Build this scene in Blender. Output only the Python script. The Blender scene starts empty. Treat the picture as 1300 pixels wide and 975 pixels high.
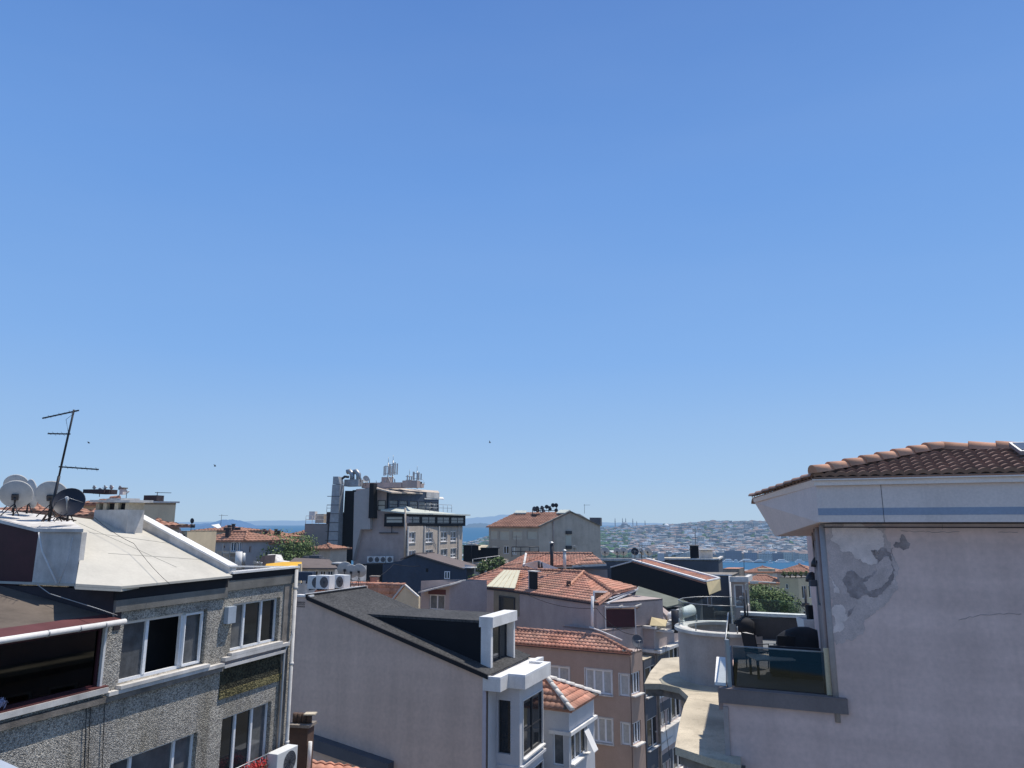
import bpy, bmesh, math, random
from mathutils import Vector, Matrix
R = math.radians
scene = bpy.context.scene
COL = scene.collection
CZ = 18.0            # eye height above the street
SEA = CZ - 75.0
FPX = 900.0
PITCH = math.atan((664.8 - 487.5) / FPX)
EYE = Vector((0, 0, CZ))
V = Vector

# ------------------------------------------------------------------ survey helpers
def ray(px, py):
    x = (px - 650.0) / FPX; y = (487.5 - py) / FPX
    c, s = math.cos(PITCH), math.sin(PITCH)
    return V((x, c - y * s, s + y * c))
def P(px, py, Y):
    d = ray(px, py); return EYE + d * (Y / d.y)
def hitp(px, py, p0, n):
    d = ray(px, py); return EYE + d * ((V(p0) - EYE).dot(n) / d.dot(n))
def hitz(px, py, z):
    d = ray(px, py); return EYE + d * ((z - CZ) / d.z)
def D(a):
    a = R(a); return V((math.sin(a), math.cos(a), 0))
def plane3(a, b, c):
    n = (b - a).cross(c - a).normalized()
    return n if n.z >= 0 else -n
UP = V((0, 0, 1))
FH = 917.6

# ------------------------------------------------------------------ materials
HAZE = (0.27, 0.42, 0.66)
def _haze(nt, shader_out, L=6500.0, strength=1.0):  # paints airlight into the material: glow grows with distance from EYE
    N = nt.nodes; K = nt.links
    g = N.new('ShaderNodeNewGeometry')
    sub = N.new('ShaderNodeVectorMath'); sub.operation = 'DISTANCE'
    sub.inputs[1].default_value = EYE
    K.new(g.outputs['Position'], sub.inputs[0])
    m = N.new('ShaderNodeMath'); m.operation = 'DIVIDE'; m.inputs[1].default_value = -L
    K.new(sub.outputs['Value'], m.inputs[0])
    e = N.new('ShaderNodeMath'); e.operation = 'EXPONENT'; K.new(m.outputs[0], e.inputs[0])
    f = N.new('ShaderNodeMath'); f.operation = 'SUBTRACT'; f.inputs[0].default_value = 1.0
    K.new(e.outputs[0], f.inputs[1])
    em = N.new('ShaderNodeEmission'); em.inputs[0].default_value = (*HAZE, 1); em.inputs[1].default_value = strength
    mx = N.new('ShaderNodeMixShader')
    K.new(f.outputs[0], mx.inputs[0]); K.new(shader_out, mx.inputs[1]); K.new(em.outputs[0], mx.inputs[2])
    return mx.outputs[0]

def mk(name, col, rough=0.85, var=0.12, scale=1.2, streak=0.0, bump=0.0, bscale=40.0, metal=0.0,
       spec=0.25, L=None, col2=None, band=0.0, blotch=0.0, rnd=0.0, haze=True, fine=0.06):
    m = bpy.data.materials.new(name); m.use_nodes = True
    nt = m.node_tree; N = nt.nodes; K = nt.links; N.clear()
    out = N.new('ShaderNodeOutputMaterial'); b = N.new('ShaderNodeBsdfPrincipled')
    b.inputs['Roughness'].default_value = rough; b.inputs['Metallic'].default_value = metal
    b.inputs['Specular IOR Level'].default_value = spec
    g = N.new('ShaderNodeNewGeometry')
    cur = None
    def mixc(fac, a, bb, mode='MIX'):
        x = N.new('ShaderNodeMix'); x.data_type = 'RGBA'; x.blend_type = mode
        for s, v in ((0, fac), (6, a), (7, bb)):
            if hasattr(v, 'links') or hasattr(v, 'is_linked'): K.new(v, x.inputs[s])
            elif s == 0: x.inputs[0].default_value = v
            else: x.inputs[s].default_value = (*v, 1) if len(v) == 3 else v
        return x.outputs[2]
    def noise(sc, det=4, vec=None, rg=0.55):
        n = N.new('ShaderNodeTexNoise'); n.inputs['Scale'].default_value = sc; n.inputs['Detail'].default_value = det
        n.inputs['Roughness'].default_value = rg
        K.new(vec or g.outputs['Position'], n.inputs['Vector']); return n.outputs['Fac']
    def ramp(src, a, bb, c0, c1):
        r = N.new('ShaderNodeValToRGB'); K.new(src, r.inputs[0])
        r.color_ramp.elements[0].position = a; r.color_ramp.elements[1].position = bb
        r.color_ramp.elements[0].color = (c0, c0, c0, 1); r.color_ramp.elements[1].color = (c1, c1, c1, 1)
        return r.outputs[0]
    base = tuple(col)
    if col2:
        base = mixc(ramp(noise(scale * 0.6, 5), 0.40, 0.62, 0, 1), tuple(col), tuple(col2))
    if var:
        base = mixc(1.0, base, ramp(noise(scale, 6, rg=0.65), 0.3, 0.7, 1 - var, 1 + var), 'MULTIPLY')
    if fine:
        base = mixc(1.0, base, ramp(noise(scale * 18, 3), 0.3, 0.7, 1 - fine, 1 + fine), 'MULTIPLY')
    if streak:
        mp = N.new('ShaderNodeMapping'); mp.inputs['Scale'].default_value = (1, 1, 0.10)
        K.new(g.outputs['Position'], mp.inputs[0])
        base = mixc(1.0, base, ramp(noise(1.3, 6, mp.outputs[0], 0.6), 0.42, 0.75, 1.0, 1 - streak * .8), 'MULTIPLY')
    if band:
        mp = N.new('ShaderNodeMapping'); mp.inputs['Scale'].default_value = (0.04, 0.04, 1)
        K.new(g.outputs['Position'], mp.inputs[0])
        base = mixc(1.0, base, ramp(noise(2.4, 4, mp.outputs[0]), 0.35, 0.65, 1 - band, 1 + band * .5), 'MULTIPLY')
    if blotch:
        base = mixc(1.0, base, ramp(noise(0.55, 7, rg=0.7), 0.50, 0.62, 1.0, 1 - blotch), 'MULTIPLY')
    if rnd:
        at = N.new('ShaderNodeAttribute'); at.attribute_name = 'rnd'
        base = mixc(1.0, base, ramp(at.outputs['Fac'], 0, 1, 1 - rnd, 1 + rnd), 'MULTIPLY')
    if isinstance(base, tuple): b.inputs['Base Color'].default_value = (*base, 1)
    else: K.new(base, b.inputs['Base Color'])
    if bump:
        bn = N.new('ShaderNodeBump'); bn.inputs['Strength'].default_value = bump; bn.inputs['Distance'].default_value = 0.02
        K.new(noise(bscale, 4), bn.inputs['Height']); K.new(bn.outputs[0], b.inputs['Normal'])
    o = b.outputs[0]
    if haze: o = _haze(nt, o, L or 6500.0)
    K.new(o, out.inputs[0])
    m.cycles.emission_sampling = 'NONE'
    return m

def mat_gravel(name, c_dark, c_light, sc=26.0, moss=False):
    m = mk(name, c_light, rough=0.95, haze=False)
    nt = m.node_tree; N = nt.nodes; K = nt.links
    b = [n for n in N if n.type == 'BSDF_PRINCIPLED'][0]; g = [n for n in N if n.type == 'NEW_GEOMETRY'][0]
    v = N.new('ShaderNodeTexVoronoi'); v.inputs['Scale'].default_value = sc; K.new(g.outputs['Position'], v.inputs['Vector'])
    r = N.new('ShaderNodeValToRGB'); K.new(v.outputs['Color'], r.inputs[0])
    e = r.color_ramp.elements; e[0].position = 0.2; e[0].color = (*c_dark, 1); e[1].position = 0.85; e[1].color = (*c_light, 1)
    k = e.new(0.45); k.color = (*[(a * 0.55 + c * 0.45) for a, c in zip(c_dark, c_light)], 1)
    r2 = N.new('ShaderNodeValToRGB'); K.new(v.outputs['Distance'], r2.inputs[0])
    r2.color_ramp.elements[0].color = (1, 1, 1, 1); r2.color_ramp.elements[1].color = (0.66, 0.66, 0.66, 1)
    r2.color_ramp.elements[0].position = 0.25; r2.color_ramp.elements[1].position = 0.75
    x = N.new('ShaderNodeMix'); x.data_type = 'RGBA'; x.blend_type = 'MULTIPLY'; x.inputs[0].default_value = 1
    K.new(r.outputs[0], x.inputs[6]); K.new(r2.outputs[0], x.inputs[7])
    n = N.new('ShaderNodeTexNoise'); n.inputs['Scale'].default_value = 0.9; n.inputs['Detail'].default_value = 5
    K.new(g.outputs['Position'], n.inputs['Vector'])
    r3 = N.new('ShaderNodeValToRGB'); K.new(n.outputs['Fac'], r3.inputs[0])
    r3.color_ramp.elements[0].position = 0.35; r3.color_ramp.elements[1].position = 0.7
    r3.color_ramp.elements[0].color = (0.8, 0.8, 0.8, 1); r3.color_ramp.elements[1].color = (1.1, 1.08, 1.03, 1)
    y = N.new('ShaderNodeMix'); y.data_type = 'RGBA'; y.blend_type = 'MULTIPLY'; y.inputs[0].default_value = 1
    K.new(x.outputs[2], y.inputs[6]); K.new(r3.outputs[0], y.inputs[7])
    mp = N.new('ShaderNodeMapping'); mp.inputs['Scale'].default_value = (1, 1, 0.12); K.new(g.outputs['Position'], mp.inputs[0])
    n2 = N.new('ShaderNodeTexNoise'); n2.inputs['Scale'].default_value = 2.2; n2.inputs['Detail'].default_value = 6; K.new(mp.outputs[0], n2.inputs['Vector'])
    r4 = N.new('ShaderNodeValToRGB'); K.new(n2.outputs['Fac'], r4.inputs[0]); r4.color_ramp.elements[0].position = 0.45; r4.color_ramp.elements[1].position = 0.72
    r4.color_ramp.elements[0].color = (1, 1, 1, 1); r4.color_ramp.elements[1].color = (0.62, 0.60, 0.55, 1)
    yy = N.new('ShaderNodeMix'); yy.data_type = 'RGBA'; yy.blend_type = 'MULTIPLY'; yy.inputs[0].default_value = 1; K.new(y.outputs[2], yy.inputs[6]); K.new(r4.outputs[0], yy.inputs[7])
    K.new(yy.outputs[2], b.inputs['Base Color'])
    bn = N.new('ShaderNodeBump'); bn.inputs['Strength'].default_value = 0.8; bn.inputs['Distance'].default_value = 0.02
    bn.invert = True
    K.new(v.outputs['Distance'], bn.inputs['Height']); K.new(bn.outputs[0], b.inputs['Normal'])
    return m

def mat_glass(name, tint, alpha, rough=0.03):
    m = bpy.data.materials.new(name); m.use_nodes = True
    nt = m.node_tree; N = nt.nodes; K = nt.links; N.clear()
    out = N.new('ShaderNodeOutputMaterial')
    t = N.new('ShaderNodeBsdfTransparent'); t.inputs[0].default_value = (*tint, 1)
    gl = N.new('ShaderNodeBsdfGlossy'); gl.inputs['Color'].default_value = (0.9, 0.95, 0.95, 1)
    gl.inputs['Roughness'].default_value = rough
    lw_ = N.new('ShaderNodeLayerWeight'); lw_.inputs[0].default_value = 0.5
    fr = N.new('ShaderNodeMath'); fr.operation = 'POWER'; fr.inputs[1].default_value = 5.0; K.new(lw_.outputs['Facing'], fr.inputs[0])
    ad = N.new('ShaderNodeMath'); ad.operation = 'ADD'; ad.inputs[1].default_value = alpha; ad.use_clamp = True
    K.new(fr.outputs[0], ad.inputs[0])
    mx = N.new('ShaderNodeMixShader'); K.new(ad.outputs[0], mx.inputs[0]); K.new(t.outputs[0], mx.inputs[1]); K.new(gl.outputs[0], mx.inputs[2])
    K.new(mx.outputs[0], out.inputs[0])
    return m

M = {}
M['gravel'] = mat_gravel('pebble_dash', (0.25, 0.235, 0.215), (0.74, 0.69, 0.61), 44)
M['moss'] = mat_gravel('mossy_pebble_dash', (0.08, 0.075, 0.04), (0.36, 0.31, 0.15), 26)
M['mossdark'] = mat_gravel('dark_mossy_pebble_dash', (0.03, 0.03, 0.022), (0.11, 0.105, 0.07), 26)
M['membrane'] = mk('roof_membrane', (0.50, 0.47, 0.405), 0.85, var=0.10, scale=0.9, streak=0, fine=0.04, blotch=0.10)
M['white'] = mk('white_paint', (0.76, 0.74, 0.71), 0.6, var=0.10, streak=0.25)
M['whitedirty'] = mk('weathered_white_paint', (0.62, 0.59, 0.55), 0.85, var=0.22, streak=0.45, scale=2.5)
M['upvc'] = mk('white_window_plastic', (0.78, 0.79, 0.80), 0.35, var=0.03)
M['greyrender'] = mk('grey_concrete_band', (0.20, 0.19, 0.17), 0.95, var=0.2, streak=0.3, scale=1.5, bump=0.3)
M['plainblack'] = mk('plain_black', (0.015, 0.015, 0.018), 0.8, var=0.2)
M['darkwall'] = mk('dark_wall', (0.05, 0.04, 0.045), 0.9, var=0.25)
M['maroon'] = mk('maroon_sheet', (0.115, 0.04, 0.04), 0.6, var=0.2, streak=0.2)
M['maroondark'] = mk('dark_maroon_panel', (0.05, 0.012, 0.018), 0.5, var=0.3)
M['brownfelt'] = mk('brown_roofing_felt', (0.13, 0.105, 0.085), 0.95, var=0.2, blotch=0.2)
M['mauve'] = mk('mauve_render', (0.76, 0.54, 0.475), 0.95, var=0.06, scale=0.6, streak=0.18, band=0.09, bump=0.15, bscale=90)
M['gable'] = mk('taupe_render', (0.66, 0.505, 0.415), 0.95, var=0.06, scale=0.35, streak=0.18, band=0.04)
M['shingle'] = mk('black_shingle', (0.055, 0.054, 0.054), 0.95, var=0.25, scale=0.55, bump=0.5, bscale=12, fine=0.55)
M['bluewall'] = mk('pale_blue_grey_render', (0.56, 0.56, 0.57), 0.9, var=0.06, streak=0.08)
M['brown'] = mk('brown_render', (0.42, 0.30, 0.235), 0.95, var=0.08, streak=0.12)
M['greyplaster'] = mk('grey_plaster', (0.43, 0.35, 0.32), 0.95, var=0.12, streak=0.15, scale=0.6)
M['greywarm'] = mk('warm_grey_plaster', (0.54, 0.455, 0.37), 0.95, var=0.12, streak=0.22, scale=0.5, blotch=0.12)
M['greygreen'] = mk('grey_green_plaster', (0.42, 0.38, 0.32), 0.95, var=0.1, streak=0.2, scale=0.6)
M['cream'] = mk('cream_render', (0.70, 0.56, 0.37), 0.9, var=0.08, streak=0.15)
M['tan'] = mk('tan_board', (0.62, 0.50, 0.29), 0.8, var=0.10)
M['navy'] = mk('dark_blue_cladding', (0.045, 0.062, 0.095), 0.7, var=0.12, streak=0.15)
M['navydeep'] = mk('near_black_cladding', (0.008, 0.009, 0.013), 0.9, var=0.15)
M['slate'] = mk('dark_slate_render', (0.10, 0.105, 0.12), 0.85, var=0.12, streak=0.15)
M['tile'] = mk('terracotta_tiles', (0.56, 0.26, 0.175), 0.9, var=0.18, scale=0.8, rnd=0.22, col2=(0.50, 0.28, 0.20), blotch=0.2)
M['tileR'] = mk('brown_clay_tiles', (0.30, 0.18, 0.135), 0.75, var=0.10, rnd=0.25, spec=0.3)
M['cap'] = mk('orange_ridge_tiles', (0.56, 0.29, 0.18), 0.8, var=0.15, rnd=0.2, scale=2.5)
M['capwhite'] = mk('whitewashed_ridge', (0.70, 0.66, 0.60), 0.9, var=0.3, scale=5)
M['tilefar'] = mk('old_terracotta_roof', (0.42, 0.22, 0.15), 0.95, var=0.3, scale=0.7, fine=0.2)
M['browntile'] = mk('brown_metal_roof', (0.15, 0.12, 0.11), 0.85, var=0.12, streak=0.1)
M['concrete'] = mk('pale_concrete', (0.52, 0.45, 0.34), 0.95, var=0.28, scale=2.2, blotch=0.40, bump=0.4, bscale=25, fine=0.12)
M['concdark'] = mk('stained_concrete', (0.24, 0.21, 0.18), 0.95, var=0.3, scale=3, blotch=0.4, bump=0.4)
M['metal'] = mk('galvanised_metal', (0.34, 0.35, 0.36), 0.5, var=0.12, metal=0.7, spec=0.5)
M['duct'] = mk('duct_sheet_metal', (0.34, 0.35, 0.36), 0.5, var=0.2, metal=0.35, scale=2)
M['darkmetal'] = mk('dark_metal', (0.05, 0.05, 0.055), 0.5, var=0.2, metal=0.4)
M['rust'] = mk('rusty_steel', (0.10, 0.065, 0.05), 0.85, var=0.3)
M['dish'] = mk('grey_dish', (0.42, 0.42, 0.41), 0.6, var=0.12, scale=4)
M['dishdark'] = mk('charcoal_dish', (0.025, 0.028, 0.04), 0.5, var=0.1)
M['acbody'] = mk('ivory_appliance', (0.68, 0.68, 0.66), 0.5, var=0.05)
M['acgrille'] = mk('grey_grille', (0.16, 0.16, 0.17), 0.6, var=0.15)
M['pane'] = mk('dark_window_glass', (0.012, 0.015, 0.02), 0.06, var=0.5, scale=1.0, spec=0.5, fine=0)
M['paneblue'] = mk('curtained_glass', (0.12, 0.125, 0.13), 0.10, var=0.4, scale=2.5, streak=0.6, spec=0.5)
M['curtain'] = mk('net_curtain', (0.50, 0.49, 0.46), 0.9, var=0.15, streak=0.35, scale=6)
M['shutter'] = mk('cream_roller_blind', (0.50, 0.48, 0.40), 0.8, var=0.06)
M['glassclear'] = mat_glass('clear_glass', (0.93, 0.96, 0.95), 0.03)
M['glasstint'] = mat_glass('tinted_glass', (0.52, 0.51, 0.50), 0.05)
M['smoke'] = mat_glass('smoked_glass', (0.035, 0.035, 0.04), 0.03)
M['yellow'] = mk('yellow_tarpaulin', (0.72, 0.40, 0.04), 0.7, var=0.15)
M['bark'] = mk('bark', (0.10, 0.075, 0.055), 0.95, var=0.3, scale=4)
M['leaf'] = mk('leaves', (0.105, 0.15, 0.05), 0.7, var=0.25, scale=0.8, rnd=0.55)
M['leaffar'] = mk('distant_foliage', (0.055, 0.085, 0.04), 0.9, var=0.4, scale=0.03, rnd=0.35)
M['flower'] = mk('red_petals', (0.35, 0.03, 0.03), 0.7, var=0.3, rnd=0.5)
M['fabric'] = mk('black_cover_fabric', (0.02, 0.02, 0.024), 0.8, var=0.3)
M['ground'] = mk('hillside_ground', (0.20, 0.17, 0.13), 1.0, var=0.3, scale=0.02, col2=(0.07, 0.085, 0.045))
M['asphalt'] = mk('asphalt', (0.05, 0.05, 0.052), 0.9, var=0.15)
M['kerb'] = mk('kerb_stone', (0.3, 0.29, 0.27), 0.9, var=0.15)
M['decktile'] = mk('terrace_floor_tiles', (0.17, 0.18, 0.19), 0.8, var=0.15)
M['darkparapet'] = mk('dark_brown_parapet', (0.10, 0.085, 0.08), 0.9, var=0.15)
M['greensheet'] = mk('green_grey_sheet', (0.50, 0.52, 0.46), 0.7, var=0.1)

# ------------------------------------------------------------------ object helpers
ORG = {}
def tag(o, label=None, cat=None, group=None, kind=None):
    if label: o['label'] = label
    if cat: o['category'] = cat
    if group: o['group'] = group
    if kind: o['kind'] = kind
    return o
def thing(name, label, cat, loc=(0, 0, 0), group=None):
    o = bpy.data.objects.new(name, None); COL.objects.link(o); o.location = loc
    o.empty_display_size = 0.2
    ORG[o.name] = V(loc)
    return tag(o, label, cat, group)

class MB:
    def __init__(s): s.bm = bmesh.new(); s.rl = s.bm.faces.layers.float.new('rnd'); s.uni = True
    def face(s, pts, mi=0, rnd=None):
        vs = [s.bm.verts.new(p) for p in pts]
        try: f = s.bm.faces.new(vs)
        except ValueError: return None
        f.material_index = mi; f[s.rl] = random.random() if rnd is None else rnd
        return f
    def prism(s, pts, vec, mi=0):
        vec = V(vec); pts = [V(p) for p in pts]; r = random.random()
        a = [s.bm.verts.new(p) for p in pts]; b = [s.bm.verts.new(p + vec) for p in pts]
        fs = [s.bm.faces.new(a), s.bm.faces.new(list(reversed(b)))]
        n = len(pts)
        for i in range(n): fs.append(s.bm.faces.new((a[i], b[i], b[(i + 1) % n], a[(i + 1) % n])))
        for f in fs: f.material_index = mi; f[s.rl] = r
        return s
    def box(s, c, ax, ay, az, mi=0):
        c, ax, ay, az = V(c), V(ax), V(ay), V(az)
        return s.prism([c, c + ax, c + ax + ay, c + ay], az, mi)
    def cbox(s, c, sx, sy, sz, mi=0):          # centre of the bottom, axis aligned
        c = V(c); return s.box(c - V((sx / 2, sy / 2, 0)), (sx, 0, 0), (0, sy, 0), (0, 0, sz), mi)
    def rings(s, rings, mi=0, cap=True, smooth=True):
        rr = [[s.bm.verts.new(p) for p in r] for r in rings]; k = random.random()
        for a, b in zip(rr, rr[1:]):
            n = len(a)
            for i in range(n):
                f = s.bm.faces.new((a[i], a[(i + 1) % n], b[(i + 1) % n], b[i])); f.smooth = smooth
                f.material_index = mi; f[s.rl] = k
        if cap:
            for r in (rr[0], rr[-1]):
                try: f = s.bm.faces.new(r); f.material_index = mi
                except ValueError: pass
        return s
    def tube(s, pts, r, n=8, mi=0, r1=None):
        pts = [V(p) for p in pts]; rings = []
        for i, p in enumerate(pts):
            t = (pts[min(i + 1, len(pts) - 1)] - pts[max(i - 1, 0)]).normalized()
            a = t.orthogonal().normalized() if abs(t.z) > 0.99 else t.cross(UP).normalized()
            b = t.cross(a)
            rad = r if r1 is None else r + (r1 - r) * i / max(1, len(pts) - 1)
            rings.append([p + (a * math.cos(2 * math.pi * k / n) + b * math.sin(2 * math.pi * k / n)) * rad for k in range(n)])
        return s.rings(rings, mi)
    def beam(s, p0, p1, w, h, mi=0):             # rectangular bar
        p0, p1 = V(p0), V(p1); t = (p1 - p0).normalized()
        a = t.cross(UP); a = a.normalized() if a.length > 1e-3 else V((1, 0, 0)); b = a.cross(t)
        return s.prism([p0 + a * w / 2 + b * h / 2, p0 - a * w / 2 + b * h / 2, p0 - a * w / 2 - b * h / 2, p0 + a * w / 2 - b * h / 2], p1 - p0, mi)
    def build(s, name, mats, parent=None, local=False, bevel=0.0):
        bmesh.ops.recalc_face_normals(s.bm, faces=s.bm.faces)
        if parent is not None and not local:
            o = ORG[parent.name]; bmesh.ops.translate(s.bm, verts=s.bm.verts, vec=-o)
        me = bpy.data.meshes.new(name); s.bm.to_mesh(me); s.bm.free()
        for m in (mats if isinstance(mats, (list, tuple)) else [mats]): me.materials.append(m)
        ob = bpy.data.objects.new(name, me); COL.objects.link(ob)
        if parent is not None:
            ob.parent = parent; ORG[ob.name] = V((0, 0, 0)) if local else ORG[parent.name]
        else: ORG[ob.name] = V((0, 0, 0))
        if bevel:
            md = ob.modifiers.new('Bevel', 'BEVEL'); md.width = bevel; md.segments = 2; md.limit_method = 'ANGLE'
        return ob
def solo(mb, name, mats, label, cat, loc, group=None, kind=None, bevel=0):
    """one-mesh thing whose origin sits at loc"""
    bmesh.ops.translate(mb.bm, verts=mb.bm.verts, vec=-V(loc))
    o = mb.build(name, mats, bevel=bevel); o.location = loc; ORG[o.name] = V(loc)
    return tag(o, label, cat, group, kind)
def copy_tree(o, parent=None):
    c = o.copy(); COL.objects.link(c)
    if parent: c.parent = parent
    ORG[c.name] = V((0, 0, 0))
    for ch in [x for x in list(bpy.data.objects) if x.parent == o]: copy_tree(ch, c)
    return c

class Fac:
    """a vertical wall plane: s runs along it, o sticks out of it"""
    def __init__(s, a, b=None, ang=None, out=None):
        s.a = V((a[0], a[1], 0))
        s.d = D(ang) if b is None else (V((b[0], b[1], 0)) - s.a).normalized()
        s.len = 0 if b is None else (V((b[0], b[1], 0)) - s.a).length
        s.n = V((s.d.y, -s.d.x, 0))
        if out is not None and s.n.dot(V((out[0], out[1], 0))) < 0: s.n = -s.n
    def hit(s, px, py):
        p = hitp(px, py, s.a, s.n); return (p - s.a).dot(s.d), p.z
    def pt(s, t, z, o=0.0): return s.a + s.d * t + UP * z + s.n * o
    def at(s, px, py, o=0.0): t, z = s.hit(px, py); return s.pt(t, z, o)
    def box(s, mb, s0, s1, z0, z1, o0, o1, mi=0):
        return mb.box(s.pt(s0, z0, o0), s.d * (s1 - s0), s.n * (o1 - o0), UP * (z1 - z0), mi)

def holes(mb, f, s0, s1, z0, z1, ops, depth=0.16, mi=0):
    ss = sorted(set([s0, s1] + [v for o in ops for v in (o[0], o[1]) if s0 < v < s1]))
    zz = sorted(set([z0, z1] + [v for o in ops for v in (o[2], o[3]) if z0 < v < z1]))
    for a, b in zip(ss, ss[1:]):
        for c, d in zip(zz, zz[1:]):
            m, k = (a + b) / 2, (c + d) / 2
            if any(o[0] < m < o[1] and o[2] < k < o[3] for o in ops): continue
            mb.face([f.pt(a, c), f.pt(b, c), f.pt(b, d), f.pt(a, d)], mi)
    for o in ops:
        a, b, c, d = max(o[0], s0), min(o[1], s1), max(o[2], z0), min(o[3], z1)
        for q in (((a, c), (b, c)), ((b, c), (b, d)), ((b, d), (a, d)), ((a, d), (a, c))):
            (u0, w0), (u1, w1) = q
            mb.face([f.pt(u0, w0), f.pt(u1, w1), f.pt(u1, w1, -depth), f.pt(u0, w0, -depth)], mi)

def window(root, f, s0, s1, z0, z1, rec=0.14, lights=2, fw=0.06, frame='upvc', pane='pane', sill=None, trans=0,
           sillp=0.1, skip=(), name='window', surround=None, label=None):
    mb = MB(); e = 0.004
    a, b, c, d = s0 + e, s1 - e, z0 + e, z1 - e
    o0, o1 = -rec, -rec + 0.07
    f.box(mb, a, b, c, c + fw, o0, o1); f.box(mb, a, b, d - fw, d, o0, o1)
    f.box(mb, a, a + fw, c + fw, d - fw, o0, o1); f.box(mb, b - fw, b, c + fw, d - fw, o0, o1)
    cuts = lights if isinstance(lights, (list, tuple)) else [i / lights for i in range(1, lights)]
    xs = [a] + [a + (b - a) * t for t in cuts] + [b]
    for x in xs[1:-1]: f.box(mb, x - fw * 0.6, x + fw * 0.6, c + fw, d - fw, o0, o1 + 0.01)
    if trans: zt = c + (d - c) * trans; f.box(mb, a + fw, b - fw, zt - fw / 2, zt + fw / 2, o0, o1 - 0.01)
    w = mb.build(name, M[frame], root)
    if label: w['label'] = label
    for i in range(len(xs) - 1):
        if i in skip: continue
        pm = MB(); f.box(pm, xs[i] + (fw if i == 0 else fw * .6), xs[i + 1] - (fw if i == len(xs) - 2 else fw * .6), c + fw, d - fw, o0 + 0.02, o0 + 0.032)
        p = pane[i % len(pane)] if isinstance(pane, (list, tuple)) else pane
        pm.build('pane', M[p], w)
    if sill:
        sm = MB(); f.box(sm, s0 - 0.06, s1 + 0.06, z0 - 0.07, z0 - 0.002, -rec + 0.001, sillp); sm.build('sill', M[sill], w)
    if surround:
        sm = MB(); t = 0.05
        f.box(sm, s0 - t, s0, z0, z1 + t, 0.0, 0.03); f.box(sm, s1, s1 + t, z0, z1 + t, 0.0, 0.03); f.box(sm, s0, s1, z1, z1 + t, 0.0, 0.03)
        sm.build('surround', M[surround], w)
    return w

class Bld:
    def __init__(s, name, label, cat, fp, z0, z1, mat, group=None):
        s.fp = [V((p[0], p[1], 0)) for p in fp]; n = len(s.fp)
        c = sum(s.fp, V()) / n
        s.root = thing(name, label, cat, (c.x, c.y, z0), group)
        s.z0, s.z1, s.mat, s.c = z0, z1, mat, c
        ar = sum(s.fp[i].x * s.fp[(i + 1) % n].y - s.fp[(i + 1) % n].x * s.fp[i].y for i in range(n))
        s.F = []
        for i in range(n):
            f = Fac(s.fp[i], s.fp[(i + 1) % n])
            if ar < 0: f.n = -f.n       # clockwise footprint
            s.F.append(f)
        s.ops = [[] for _ in s.fp]; s.wins = []
    def win(s, e, px0, px1, pyt, pyb, **k):
        f = s.F[e]; mid = (px0 + px1) / 2; zt = f.hit(mid, pyt)[1]; zb = f.hit(mid, pyb)[1]
        a = f.hit(px0, (pyt + pyb) / 2)[0]; b = f.hit(px1, (pyt + pyb) / 2)[0]
        if a > b: a, b = b, a
        return s.winm(e, a, b, zb, zt, **k)
    def winm(s, e, a, b, zb, zt, **k):
        a = max(a, 0.02); b = min(b, s.F[e].len - 0.02)
        if b - a < 0.1: return
        s.ops[e].append((a, b, zb, zt)); s.wins.append((e, a, b, zb, zt, k)); return a, b, zb, zt
    def finish(s, flat=None, flatz=None, mats=None):
        mb = MB()
        for i, f in enumerate(s.F): holes(mb, f, 0, f.len, s.z0, s.z1, s.ops[i])
        s.wall = mb.build('wall', s.mat, s.root)
        if flat:
            mb = MB(); z = s.z1 - 0.002 if flatz is None else flatz
            mb.prism([p + UP * z for p in s.fp], (0, 0, -0.12)); mb.build('roof', flat, s.root)
        for e, a, b, zb, zt, k in s.wins: window(s.root, s.F[e], a, b, zb, zt, **k)
        return s

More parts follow.
